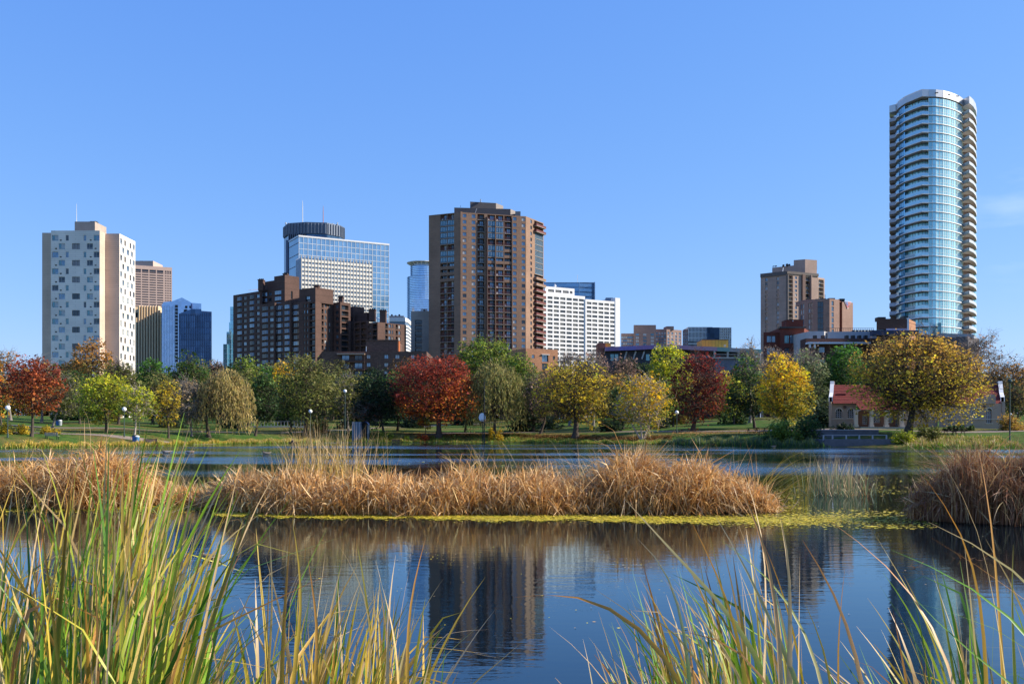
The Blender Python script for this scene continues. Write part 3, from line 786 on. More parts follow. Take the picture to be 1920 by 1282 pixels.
b.done()

# ---- 8. big pale glass office block with the ribbed stone bay
PG = glass("pale_glass", (.34, .50, .62), .8, .09, (2.7, 3.5), .16)
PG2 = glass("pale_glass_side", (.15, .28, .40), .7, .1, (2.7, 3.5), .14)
b = Bld("office_building", "wide pale blue glass office block with a ribbed cream front, behind the brown apartments", 640, 610)
A = XY(560.5, 600); B = XY(729, 628); d, L = unitv(A, B); nrm_ = Vector((d.y, -d.x)); bk = -nrm_
zt = HZ(443.8, 600)
Lp = (A[0] + bk.x * 20.6, A[1] + bk.y * 20.6); Rp = (B[0] + bk.x * 20.6, B[1] + bk.y * 20.6)
m = b.mb('glass_body')
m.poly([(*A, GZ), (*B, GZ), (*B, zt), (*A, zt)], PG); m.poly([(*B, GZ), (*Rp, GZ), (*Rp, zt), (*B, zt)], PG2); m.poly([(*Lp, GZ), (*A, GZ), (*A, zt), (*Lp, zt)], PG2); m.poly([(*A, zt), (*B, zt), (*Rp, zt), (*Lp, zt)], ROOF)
def fbox(m, A, d, u0, u1, o0, o1, z0, z1, mat):      # box on a facade: u along, o outward
    n2 = Vector((d.y, -d.x)); P = lambda u, o: (A[0] + d.x * u + n2.x * o, A[1] + d.y * u + n2.y * o)
    q = [P(u0, o1), P(u1, o1), P(u1, o0), P(u0, o0)]; m.prism(q, z0, z1, mat, bottom=True)
MW = plain("white_mullion", (.62, .66, .68), .4, metal=.2)
m = b.mb('mullion')
for i in range(22): fbox(m, A, d, L * i / 21 - .12, L * i / 21 + .12, 0, .25, GZ, zt, MW)
k_ = 0
while zt - k_ * 3.55 > 60: fbox(m, A, d, 0, L, 0, .18, zt - k_ * 3.55 - .32, zt - k_ * 3.55, MW); k_ += 1
dl, Ll = unitv(Lp, A)
for i in range(12): fbox(m, Lp, dl, 0, Ll, 0, .2, zt - (i * 1.9 + 1) * 3.55, zt - (i * 1.9 + 1) * 3.55 + .3, DM)
m = b.mb('parapet'); fbox(m, A, d, -.3, L + .3, -.4, .4, zt, zt + .9, WHITE); fbox(m, Lp, dl, 0, Ll, -.4, .4, zt, zt + .9, LB)
# ribbed bay
Ab = XY(565, 591); Bb = XY(704, 591 * 1.0); Bb = (Ab[0] + d.x * 44.5, Ab[1] + d.y * 44.5); Lb = 44.5
zb = HZ(482.5, 591)
CRM = plain("cream_stone", (.80, .76, .66), .8, var=.06); GS = plain("bay_glass", (.30, .38, .44), .12, metal=.6, var=.4, scale=.5)
nb_ = 22; pw = Lb / nb_
pl, _, _ = quad_plan(Ab, Bb, 9)
m = b.mb('bay_body'); m.prism(pl, GZ, zb, GS, topmat=ROOF)
fit = MB(); fit2 = MB()
k_ = 0
floors = []
while zb - k_ * 2.62 > 66: floors.append(zb - k_ * 2.62 - 2.62); k_ += 1
for i in range(nb_ + 1):
    fm = MB(); fbox(fm, Ab, d, pw * i - .22, pw * i + .22, 0, .75, GZ, zb + 1.2, plain("rib_bronze", (.50, .47, .42), .5, metal=.2))
    fbox(fm, Ab, d, pw * i - .16, pw * i + .16, 0, 1.3, zb + 1.2, HZ(478.6, 591), MW)
    fm.build('rib', b.root)
for f_ in floors:
    fm = MB()
    for i in range(nb_): fbox(fm, Ab, d, pw * i + .25, pw * (i + 1) - .23, 0, .6, f_ + .15, f_ + 1.65, CRM)
    fm.build('spandrel_row', b.root)
dl2 = Vector((-d.y, d.x)); Pl = pl[3]; dd, LL = unitv(Pl, Ab)
m = b.mb('bay_return')
for i in range(9): fbox(m, Pl, dd, LL * i / 8 - .15, LL * i / 8 + .15, 0, .6, GZ, zb, LB)
for f_ in floors: fbox(m, Pl, dd, 0, LL, 0, .3, f_ + .2, f_ + 1.2, plain("bay_side_stone", (.40, .42, .42), .7))
b.done()

# ---- 9. round glass tower with a ring crown
CG = glass("round_tower_glass", (.38, .55, .75), .8, .1, (2.2, 4.0), .12)
b = Bld("office_tower", "slim round glass tower topped by a white spoked ring, left of the tan brick tower", 785, 1000)
def arcplan(cx, cy, r, n_=28, a0=0, a1=2 * math.pi): return [(cx + r * math.cos(a0 + (a1 - a0) * i / n_), cy + r * math.sin(a0 + (a1 - a0) * i / n_)) for i in range(n_)]
cx_, cy_ = WX(792.5, 1020), 1020
m = b.mb('upper_drum'); r_ = 23 * 1020 / F; m.prism(arcplan(cx_, cy_, r_), HZ(600, 1010), HZ(497.5, 1010), CG, topmat=ROOF)
for i in range(7): m.prism(arcplan(cx_, cy_, r_ + .2), HZ(499 + i * 3.4, 1010), HZ(498.2 + i * 3.4, 1010), DM, bottom=True)
m.prism(arcplan(cx_, cy_, r_ * .85), HZ(498, 1010), HZ(492, 1010), LB)
m = b.mb('body'); r2 = 29 * 1020 / F; m.prism(arcplan(cx_, cy_, r2), GZ, HZ(516.4, 1005), CG, topmat=LB)
for i in range(46): z = HZ(517 + i * 3.2, 1005); m.prism(arcplan(cx_, cy_, r2 + .25), z - .5, z, plain("round_band", (.22, .30, .42), .4), bottom=True)
m.prism([XY(777, 985), XY(806, 985), (WX(806, 985), 1010), (WX(777, 985), 1010)], GZ, HZ(561, 985), glass("lower_glass", (.50, .62, .78), .8, .1, (3, 4), .1), topmat=WHITE)
for i in range(24): m.box(WX(777, 985), WX(806, 985), 984.7, 985, HZ(563 + i * 4, 985), HZ(562 + i * 4, 985), LB)
m = b.mb('ring'); rr = 29 * 1020 / F
m.prism(arcplan(cx_, cy_, rr * 1.02), HZ(489.6, 1005), HZ(488.4, 1005), WHITE, bottom=True)
for i in range(20):
    a = i * math.pi / 10; c, s3 = math.cos(a), math.sin(a)
    m.tube([(cx_ + c * r_ * .85, cy_ + s3 * r_ * .85, HZ(495, 1005)), (cx_ + c * rr, cy_ + s3 * rr, HZ(489.5, 1005))], .35, WHITE, 4)
b.done()

# ---- 10. white banded block and 11. beige balcony building in front
b = Bld("office_building", "white banded building with a dark rooftop, between the brown apartments and the round tower", 745, 760)
x0, x1, x2 = WX(728, 760), WX(760, 760), WX(764.5, 768)
pl = [(x0, 760), (x1, 760), (x2, 768), (x2, 790), (x0, 790)]
WB = plain("white_band", (.66, .64, .62), .7)
m = b.mb('wall'); m.prism(pl, GZ, HZ(596, 760), plain("grey_glass_core", (.18, .22, .26), .2, metal=.4), topmat=ROOF)
pf = [(x0, 759.5), (x1, 759.5), (x2 + .5, 767.8), (x2 + .5, 790.5), (x0, 790.5)]
for i in range(16): m.prism(pf, HZ(602.5 + i * 6.4 + 3.2, 760) if i else HZ(602.8, 760), HZ(602.5 + i * 6.4, 760) if i else HZ(595.5, 760), WB, bottom=True)
pe = b.mb('penthouse'); pe.prism([(WX(728, 765), 765), (WX(757, 765), 765), (WX(757, 765), 780), (WX(728, 765), 780)], HZ(597, 760), HZ(590.5, 760), plain("roof_dark", (.13, .15, .17), .6))
for i in range(3): pe.box(WX(733 + i * 7, 766), WX(736 + i * 7, 766), 766, 768, HZ(590.5, 760), HZ(587.5 + (i % 2) * 1.4, 760), DARKM)
b.done(wallname='core')
BEI = courses("beige_concrete", (.46, .40, .33), (.36, .31, .26), h=2.8, w=6, jw=.06, var=.04)
b = Bld("apartment_building", "narrow beige building with stacked grey balconies, left of the tan brick tower", 785, 480)
zt = HZ(583.5, 480); A, B = XY(770.5, 480), XY(804, 480); L = B[0] - A[0]
op = grid_open(L, [(.22, .62)], HZ(599, 480), 10.6 * 480 / F, 20, .12, .92, lambda c, r: ('darkbalc', .1, .92, 1.3))
b.block([A, B, (B[0], 505), (A[0], 505)], GZ, zt, BEI, {0: op}, parapet=.5)
p = MB(); p.box(WX(789, 482), WX(800, 482), 482, 488, zt - .5, HZ(578, 480), WHITE); p.box(WX(794, 482), WX(797, 482), 481.7, 482, HZ(582.5, 480), HZ(579.5, 480), FR_D); p.build('rooftop_unit', b.root)
b.done()

# ---- 12. brown brick apartment complex
BRB = courses("brown_brick", (.115, .066, .050), (.085, .055, .05), h=.24, w=.7, jw=.03, var=.18, big=(2.8, .8, .25))
b = Bld("apartment_building", "stepped dark brown brick apartment complex with bay windows and chimneys", 600, 470)
def q4(x, y): return 430 + x / 5.486, 500 + y / 5.486
def face(b, pa, Ya, pb_, Yb, ytop_px_a, mat, opens=None, zt=None, mb=None, z0=GZ):
    A, B = XY(pa, Ya), XY(pb_, Yb); zt = HZ(ytop_px_a, Ya) if zt is None else zt
    b.facade(A, B, z0, zt, opens or [], mat, mb=mb); return A, B, zt
pit = 59.6 / 5.486 * 470 / F
# each wing: corner (px, Y) with a shaded front going left and a sunlit return going right
def wing(b, cpx, cY, lpx, lY, rpx, ytop, mat, front=None, side=None, ztop=None, parapet=.4, backd=0, z0=GZ):
    C_ = XY(cpx, cY); A = XY(lpx, lY)
    d, L = unitv(A, C_); n2 = Vector((-d.y, d.x))      # inward
    # the sunlit return leaves the corner perpendicular to the front; find its length from the picture
    best = None
    for t in np.linspace(1, 60, 600):
        x, y = C_[0] + n2.x * t, C_[1] + n2.y * t
        if x / y * F + CX >= rpx: best = t; break
    t = best or 20
    R_ = (C_[0] + n2.x * t, C_[1] + n2.y * t); K_ = (A[0] + n2.x * t, A[1] + n2.y * t)
    zt = ztop if ztop is not None else HZ(ytop, cY)
    b.block([A, C_, R_, K_], z0, zt, mat, {0: front(L, zt) if front else [], 1: side(t, zt) if side else []}, parapet=parapet)
    return A, C_, R_, K_, zt, t
def bays(cols, first=.12, n_=22, top=1.0, kind='bay'):
    def f(L, zt):
        out = []
        for r in range(n_):
            zf = zt - top - (r + 1) * pit
            if zf < GZ + 1: break
            for a, c, k in cols:
                if k == 'b': out.append((a * L, c * L, zf + .35, zf + pit - .35, 'bay', .35))
                elif k == 'a': out.append((a * L, c * L, zf + .2, zf + pit - .3, 'darkbalc', 1.1))
                else: out.append((a * L, c * L, zf + .7, zf + pit - .45, 'plain', .25))
        return out
    return f
sw = lambda px, top: px
# far left wing (438-496) then the penthouse block (496-561)
wing(b, 488, 470, 437.3, 485, 492, 545.5, BRB, front=bays([(.16, .32, 'b'), (.38, .50, 'w'), (.62, .78, 'b'), (.86, .97, 'w')], n_=24))
wing(b, 534, 464, 487, 476, 561, 538, BRB, front=bays([(.12, .3, 'b'), (.36, .48, 'w'), (.60, .86, 'b')], n_=24), side=lambda L, z: [(.42 * L, .54 * L, z - 5.2, z - 1.5, 'dk', .3)], ztop=HZ(538, 464))
wing(b, 534, 466, 514, 471, 561, 515.3, BRB, side=lambda L, z: [(.40 * L, .56 * L, z - 11.2, z - 7.4, 'dk', .35)], z0=HZ(540, 464))
wing(b, 515, 472, 496, 477, 520, 525.5, BRB, z0=HZ(545, 464))
# middle wings with arched bays
wing(b, 515, 455, 487, 462, 518, 567.3, BRB, front=bays([(.15, .55, 'b'), (.66, .92, 'w')], top=.9))
wing(b, 545, 450, 515.5, 457, 548, 565.5, BRB, front=bays([(.10, .50, 'b'), (.62, .92, 'b')], top=.9))
wing(b, 574, 446, 545.5, 452, 576, 564.5, BRB, front=bays([(.12, .56, 'b'), (.68, .92, 'w')], top=.9))
wing(b, 591.5, 444, 560, 448, 625.5, 564, BRB, front=bays([(.30, .55, 'w'), (.64, .97, 'a')], top=.6),
     side=lambda L, z: [o for r in range(20) for o in ((.33 * L, .44 * L, z - (r + 1) * pit + .2, z - (r + 1) * pit + pit - .3, 'darkbalc', .8), (.50 * L, .60 * L, z - (r + 1) * pit + .7, z - (r + 1) * pit + pit - .5, 'pale', .25), (.74 * L, .82 * L, z - (r + 1) * pit + .7, z - (r + 1) * pit + pit - .5, 'pale', .25))])
wing(b, 591.5, 445, 561, 452, 625, 538.5, BRB, front=lambda L, z: [(.40 * L, .66 * L, z - 5.0, z - 3.6, 'pale', .4), (.40 * L, .72 * L, z - 7.0, z - 5.1, 'dk', .6)], z0=HZ(566, 444))
# tower with the curved balcony bay
wing(b, 638, 452, 625.3, 455, 657, 566, BRB, front=bays([(.35, .75, 'w')], top=.6), side=lambda L, z: [(.12 * L, .80 * L, z - 1 - (r + 1) * pit + .3, z - 1 - r * pit - .3, 'darkbalc', 1.2) for r in range(20)])
wing(b, 662.5, 462, 656, 464, 683, 574.2, BRB, front=lambda L, z: [(.2 * L, .8 * L, z - 7, z - 4.5, 'plain', .3)])
wing(b, 688, 452, 663, 458, 690, 600.5, BRB, front=bays([(.08, .44, 'a'), (.56, .92, 'a')], top=.5))
wing(b, 688.5, 458, 668, 462, 692, 585.5, BRB, z0=HZ(602, 452))
wing(b, 708, 446, 688.5, 451, 761.5, 603.6, BRB, front=bays([(.1, .36, 'w'), (.52, .94, 'a')], top=.5),
     side=lambda L, z: [o for r in range(16) for o in ((.26 * L, .35 * L, z - (r + 1) * pit + .2, z - r * pit - .3, 'darkbalc', .8), (.38 * L, .46 * L, z - (r + 1) * pit + .7, z - r * pit - .5, 'pale', .25), (.50 * L, .54 * L, z - (r + 1) * pit + .7, z - r * pit - .5, 'pale', .25), (.63 * L, .70 * L, z - (r + 1) * pit + .2, z - r * pit - .3, 'darkbalc', .8), (.73 * L, .80 * L, z - (r + 1) * pit + .7, z - r * pit - .5, 'pale', .25))])
for (x0, x1, yt, yb_, Yq) in ((483.7, 493.3, 525.6, 545, 470), (634.5, 642, 558, 568, 454), (691.8, 703, 581.5, 602, 455), (711.8, 723.3, 583.4, 605, 452), (588.5, 597, 537, 541, 446), (530.5, 538, 514.3, 518, 467)):
    p = MB(); p.box(WX(x0, Yq), WX(x1, Yq), Yq, Yq + 3.4, HZ(yb_, Yq), HZ(yt, Yq), BRB); p.box(WX(x0, Yq) - .2, WX(x1, Yq) + .2, Yq - .2, Yq + 3.6, HZ(yt, Yq), HZ(yt, Yq) + .45, BRB)
    for j in range(3): xx = WX(x0, Yq) + (j + .3) * (x1 - x0) / 3 * Yq / F; p.box(xx, xx + .5, Yq + 1, Yq + 1.8, HZ(yt, Yq) + .45, HZ(yt, Yq) + 1.0, DARKM)
    p.build('chimney', b.root)
p = b.mb('metal_roof'); MR = plain("grey_metal_roof", (.42, .44, .46), .45, metal=.3)
for x0, y0, x1, y1, Yq in ((463, 541, 483, 537.5, 478), (700, 591, 712, 597, 462), (716, 597, 728, 603, 458)):
    p.poly([(WX(x0, Yq), Yq, HZ(y0 + 3, Yq)), (WX(x1, Yq), Yq, HZ(max(y0, y1) + 3, Yq)), (WX(x1, Yq), Yq + 6, HZ(y1, Yq)), (WX(x0, Yq), Yq + 6, HZ(y0, Yq))], MR)
b.done()

# ---- 13. low brick building in front of it
LBR = courses("mixed_brown_brick", (.13, .075, .055), (.10, .065, .055), h=.22, w=.6, jw=.03, var=.3)
b = Bld("apartment_building", "low flat roofed brown brick building with paired windows, left of the red maple's top", 700, 345)
A, B = XY(603, 345), XY(800, 345); L = B[0] - A[0]; zt = HZ(658.8, 345); pl3 = 15.1 * 345 / F
fr_ = lambda px: (px - 603) / 197
op = []
for r in range(3):
    z = HZ(665 + r * 15.1, 345)
    for x0, x1 in ((687.5, 694.5), (720.5, 728), (741, 749), (770, 777)): op.append((fr_(x0) * L, fr_(x1) * L, z - 1.35, z - .02, 'pale', .2))
    op.append((fr_(640) * L, fr_(654.5) * L, z - 1.9, z - .0, 'pale', .9)); op.append((fr_(664) * L, fr_(679) * L, z - 1.9, z - .0, 'plain', .9))
b.block([A, B, (B[0], 372), (A[0], 372)], GZ, zt, LBR, {0: op}, parapet=.5)
p = MB(); p.box(WX(633, 345), WX(684.5, 345), 343.4, 345, HZ(665.2, 345), HZ(662.8, 345), plain("canopy_tan", (.42, .30, .22), .8)); p.build('canopy', b.root)
for r in range(2): p = MB(); z = HZ(678 + r * 15.1, 345); p.box(WX(634, 345), WX(684, 345), 343.5, 345, z - .25, z, BROWNB2); p.box(WX(634, 345), WX(684, 345), 343.45, 343.52, z + .9, z + 1, RAIL_D); [p.box(WX(634 + 1.9 * j, 345) - .03, WX(634 + 1.9 * j, 345) + .03, 343.46, 343.51, z, z + .9, RAIL_D) for j in range(27)]; p.build('balcony', b.root)
p = MB(); p.box(WX(684.5, 345) - .12, WX(684.5, 345) + .05, 343.4, 343.6, HZ(692, 345), HZ(663, 345), FR_B); p.build('post', b.root)
p = MB(); p.box(WX(686, 348), WX(746, 348), 348, 362, zt - .5, HZ(638.6, 348), LBR); p.box(WX(686, 348) - .15, WX(746, 348) + .15, 347.8, 362.2, HZ(638.6, 348), HZ(638.6, 348) + .3, FR_B)
p.build('penthouse', b.root)
p = MB(); p.tube([(WX(747.5, 349), 349, zt - .4), (WX(747.5, 349), 349, HZ(640, 349))], .45, plain("orange_pipe", (.55, .16, .05), .6), 8); p.build('flue', b.root)
p = MB(); p.box(WX(685.6, 347), WX(686.8, 347), 347.5, 347.9, zt - .4, HZ(649, 347), WHITE); p.build('drainpipe', b.root)
b.done()
OBR = courses("sunlit_orange_brick", (.40, .19, .10), (.30, .17, .11), h=.22, w=.6, jw=.03, var=.2)  # brown brick's sunlit tone put into the base colour
b = Bld("apartment_building", "sunlit orange brick low building at the foot of the tan brick tower", 1015, 345)
A, B = XY(986, 345), XY(1046, 351); d, L = unitv(A, B); zt = HZ(653, 345)
op = [(.18 * L, .27 * L, HZ(671, 345), HZ(664.5, 345), 'pale', .2), (.50 * L, .70 * L, HZ(677, 345), HZ(664, 345), 'pale', .5), (.84 * L, .91 * L, HZ(673, 345), HZ(665.5, 345), 'plain', .2), (.50 * L, .70 * L, HZ(692, 345), HZ(680, 345), 'plain', .5), (.18 * L, .27 * L, HZ(687, 345), HZ(680, 345), 'pale', .2)]
pl, _, _ = quad_plan(A, B, 20); b.block(pl, GZ, zt, OBR, {0: op}, parapet=.5)
p = MB(); fbox(p, A, d, .48 * L, .72 * L, 0, .5, HZ(664, 345), HZ(662.6, 345), FR_W); p.build('lintel', b.root)
b.done()

# ---- 14. the tan brick tower
TANB = courses("tan_brick", (.29, .18, .12), (.23, .15, .11), h=.26, w=.7, jw=.03, var=.12, big=(2.82, .86, .12))
b = Bld("apartment_tower", "tall tan brick apartment tower with columns of balconies in the centre of the skyline", 910, 460)
k_ = 460 / 324.0
def z3(x): return 760 + x / 3.771
pa, pb1, pc, pd = (804.0, 466.0), (863.5, 459.0), (986.2, 468.0), (1019.2, 483.5)
A, B, C_, D_ = [XY(*p) for p in (pa, pb1, pc, pd)]
zt = HZ(397.8, pb1[1]); pit2 = 43.35 / 3.771 * 462 / F
def zrow(r): return HZ(360 + (150 + 43.35 * r) / 3.771, 460)      # top of storey r
d, L1 = unitv(A, B)
fl = lambda x: (z3(x) - pa[0]) / (pb1[0] - pa[0])
opL = []
for r in range(34):
    if zrow(r + 1) < GZ: break
    kd = 'glazed' if r in (1, 2, 3, 4, 6, 7) else ('bbalc' if r in (8, 9, 10) else 'balc')
    for a, c in ((248, 294), (298, 345)): opL.append((fl(a) * L1, fl(c) * L1, zrow(r + 1) + .25, zrow(r) - .12, kd, 1.3))
d, L2 = unitv(B, C_)
f2 = lambda x: (z3(x) - pb1[0]) / (pc[0] - pb1[0])
opM = []
for r in range(34):
    if zrow(r + 1) < GZ: break
    z0, z1 = zrow(r + 1), zrow(r)
    for a, c in ((405, 431), (468, 494), (759, 785), (822, 847)): opM.append((f2(a) * L2, f2(c) * L2, z0 + .75, z1 - .45, 'plain' if a in (405, 822) and r > 9 and r % 2 else 'pale', .22))
    for (a, c) in ((578, 632), (638, 692)):
        kd = 'glazed' if (r in (1, 2, 3) or r in (5, 6) or (r == 0 and a == 0)) else ('bbalc' if r in (7, 8) else 'balc')
        opM.append((f2(a) * L2, f2(c) * L2, z0 + .22, z1 - .1, kd, 1.4))
    opM.append((f2(508) * L2, f2(556) * L2, z0 + .22, z1 - .1, 'bbalc' if r in (8, 9) else 'dbalc', 1.4))
    opM.append((f2(698) * L2, f2(750) * L2, z0 + .22, z1 - .1, 'bbalc' if r in (5, 6, 7, 10) else 'balc', 1.4))
d3, L3 = unitv(C_, D_)
opR = []
for r in range(34):
    if zrow(r + 1) < GZ: break
    z0, z1 = zrow(r + 1), zrow(r)
    opR.append((.24 * L3, .33 * L3, z0 + .75, z1 - .45, 'plain', .22))
    if r in (2, 3, 4, 5, 6, 7, 8): opR.append((.50 * L3, .97 * L3, z0 + .1, z1 - .05, 'glazed', .6))
    else: opR.append((.46 * L3, .97 * L3, z0 + .22, z1 - .15, 'bbalc' if r in (9, 10) else 'balc', 1.2))
kpl = [A, B, C_, D_, (D_[0] - 4, D_[1] + 22), (A[0] + 6, A[1] + 30)]
b.block(kpl, GZ, zt, TANB, {0: opL, 1: opM, 2: opR}, parapet=.3)
# piers standing proud of the faces
m = b.mb('pier'); dA, _ = unitv(A, B); dB, _ = unitv(B, C_)
fbox(m, B, dB, -.1, f2(402) * L2 if f2(402) > 0 else .6, 0, .5, GZ, zt + .15, TANB)
fbox(m, B, dB, f2(570) * L2, f2(577) * L2, 0, 1.3, GZ, zt - 1.5, plain("dark_pier", (.12, .075, .06), .85))
fbox(m, B, dB, f2(633) * L2, f2(637) * L2, 0, .5, GZ, zt - 2.5, TANB)
fbox(m, B, dB, f2(752) * L2, f2(757) * L2, 0, .35, GZ, zt - 1.2, TANB)
# projecting balconies on the right flank
dC, _ = unitv(C_, D_)
for r in range(34):
    if zrow(r + 1) < GZ + 2: break
    if 2 <= r <= 8: continue
    p = MB(); z0 = zrow(r + 1)
    fbox(p, C_, dC, .44 * L3, .99 * L3, .02, 1.5, z0, z0 + .22, SLABC)
    fbox(p, C_, dC, .44 * L3, .99 * L3, 1.42, 1.5, z0 + .22, z0 + 1.2, TANB if r in (9, 10) else RAIL_R)
    fbox(p, C_, dC, .44 * L3, .45 * L3, .02, 1.42, z0 + .22, z0 + 1.2, TANB if r in (9, 10) else RAIL_R)
    p.build('projecting_balcony', b.root)
GP = plain("penthouse_grey", (.085, .08, .085), .8); GP2 = plain("penthouse_pale_grey", (.26, .23, .21), .85)
Yp = 470
for part, (x0, x1, x2, yt, Yq, zb_) in {'penthouse': (851.7, 957.2, 969, 389.3, 470, zt - .3), 'upper_penthouse': (881.5, 930, 943.6, 378.2, 474, HZ(390, 470))}.items():
    m = b.mb(part); P1, P2, P3 = XY(x0, Yq), XY(x1, Yq + 3), XY(x2, Yq + 9)
    pp = [P1, P2, P3, (P3[0] - 2, Yq + 22), (P1[0], Yq + 20)]
    zz = HZ(yt, Yq)
    for i in range(5):
        a, c = pp[i], pp[(i + 1) % 5]; m.poly([(*a, zb_), (*c, zb_), (*c, zz), (*a, zz)], GP if i != 1 else GP2)  # right wall alone takes the paler grey
    m.poly([(*q, zz) for q in pp], ROOF)
m = b.mb('roof_unit'); m.box(WX(966, 472), WX(976, 472), 472, 478, zt - .3, HZ(396.4, 472), GP2); m.box(WX(900, 474), WX(902, 474), 474, 475, HZ(378.2, 474), HZ(373.3, 474), WHITE)
m.tube([(WX(889, 468), 468, zt), (WX(894, 467), 466, HZ(393, 468))], .12, WHITE, 5); m.tube([(WX(863.6, 470), 470, HZ(389, 470)), (WX(863.6, 470), 470, HZ(385, 470))], .08, DARKM, 5); m.tube([(WX(940.5, 474), 476, HZ(379, 474)), (WX(940.5, 474), 476, HZ(373.6, 474))], .08, WHITE, 5)
b.done()

# ---- 15. blue glass box and 16. white hotel right of the tan tower
BG_ = glass("blue_box_glass", (.20, .32, .46), .75, .12, (3, 3.8), .12)
b = Bld("office_building", "blue grey glass box rising behind the white hotel", 1068, 950)
Yq = 950; pl = [XY(1018, Yq), XY(1086, Yq), XY(1115.6, Yq + 4), (WX(1115.6, Yq), Yq + 40), (WX(1018, Yq), Yq + 40)]
m = b.mb('glass_body'); zt = HZ(529.5, Yq); m.prism(pl, GZ, zt, BG_, topmat=ROOF)
m = b.mb('mullion')
for i in range(14): m.box(WX(1021, Yq), WX(1115, Yq), Yq - .3, Yq - .02, zt - i * 4.4 - .5, zt - i * 4.4, DM)
m.box(WX(1085.4, Yq), WX(1086.4, Yq), Yq - .9, Yq, GZ, zt, LB); m.box(WX(1114.6, Yq), WX(1115.8, Yq), Yq - .6, Yq + 6, GZ, zt + .5, LB)
b.mb('antenna').tube([(WX(1083.6, Yq), Yq + 8, zt), (WX(1083.6, Yq), Yq + 8, HZ(513, Yq))], .2, WHITE, 5)
b.done()
HW = plain("hotel_white", (.78, .77, .75), .7, var=.04)
b = Bld("hotel_building", "bright white slab building with rows of grey grilles, right of the tan tower", 1090, 705)
A = XY(1015, 698.5); B0 = XY(1096.8, 717.7); d, L = unitv(A, B0); zt = HZ(549.3, 700)
s8 = 30.35 / 3.771 * 706 / F
def uof(px, A, d):        # distance along a facade at which it crosses the picture column px
    t = (px - CX) / F; return (t * A[1] - A[0]) / (d.x - t * d.y)
colsA = [(uof(z3(a), A, d), uof(z3(c), A, d)) for a, c in ((965, 996), (1006, 1041), (1050, 1086), (1095, 1132), (1140, 1177), (1185, 1220), (1227, 1262))]
opA = [(a, c, HZ(360 + (735 + r * 30.35) / 3.771, 700) - 1.75, HZ(360 + (735 + r * 30.35) / 3.771, 700), 'grille', .5) for r in range(28) for a, c in colsA if HZ(360 + (735 + r * 30.35) / 3.771, 700) > GZ + 4]
pl, _, _ = quad_plan(A, B0, 18); b.block(pl, GZ, zt, HW, {0: opA}, parapet=.6)
A2 = (B0[0] + d.y * .6, B0[1] - d.x * .6); eB = uof(1161.5, A2, d); B2 = (A2[0] + d.x * eB, A2[1] + d.y * eB)
zt2 = HZ(560.8, A2[1])
colsB = [(uof(z3(a), A2, d), uof(z3(c), A2, d)) for a, c in ((1283, 1316), (1322, 1357), (1366, 1400), (1407, 1440), (1448, 1479))]
opB = [(a, c, HZ(360 + (776 + r * 30.35) / 3.771, 718) - 1.75, HZ(360 + (776 + r * 30.35) / 3.771, 718), 'grille', .5) for r in range(28) for a, c in colsB if HZ(360 + (776 + r * 30.35) / 3.771, 718) > GZ + 4]
pl, _, _ = quad_plan(A2, B2, 17); b.block(pl, GZ, zt2, HW, {0: opB}, parapet=.6)
eC = uof(z3(1483), A2, d); q = (A2[0] + d.x * eC + d.y * .3, A2[1] + d.y * eC - d.x * .3); q2 = (B2[0] + d.y * .3 + d.x * .3, B2[1] - d.x * .3 + d.y * .3)
pl, _, _ = quad_plan(q, q2, 18); m = b.mb('end_pier'); m.prism(pl, GZ, HZ(558.2, q[1]), HW)
m = b.mb('penthouse'); q = (A[0] + d.x * uof(z3(1015), A, d) - d.y * 5, A[1] + d.y * uof(z3(1015), A, d) + d.x * 5); e = uof(z3(1196), q, d)
pl, Lp_, _ = quad_plan(q, (q[0] + d.x * e, q[1] + d.y * e), 8); zp = HZ(537.3, q[1] + 2)
b.facade(pl[0], pl[1], zt - .6, zp, [(Lp_ * a, Lp_ * c, zp - 3.8, zp - 1.9, 'grille', .4) for a, c in ((.1, .3), (.35, .55), (.60, .80), (.84, .93))], HW); b.facade(pl[1], pl[2], zt - .6, zp, [], HW); b.facade(pl[3], pl[0], zt - .6, zp, [], HW); b.roof(pl, zp, WHITE)
m.box(WX(1136, 735), WX(1150, 735), 735, 742, zt2 - .6, HZ(558, 735), plain("roof_unit_blue", (.20, .26, .34), .5))
b.mb('roof_equipment').ball((WX(1040.5, 712), 712, zp + 1), 1.0, WHITE, 8, 6)
b.mb('roof_equipment').tube([(WX(1040.5, 712), 712, zp), (WX(1040.5, 712), 712, zp + 3)], .15, WHITE, 5)
b.done()

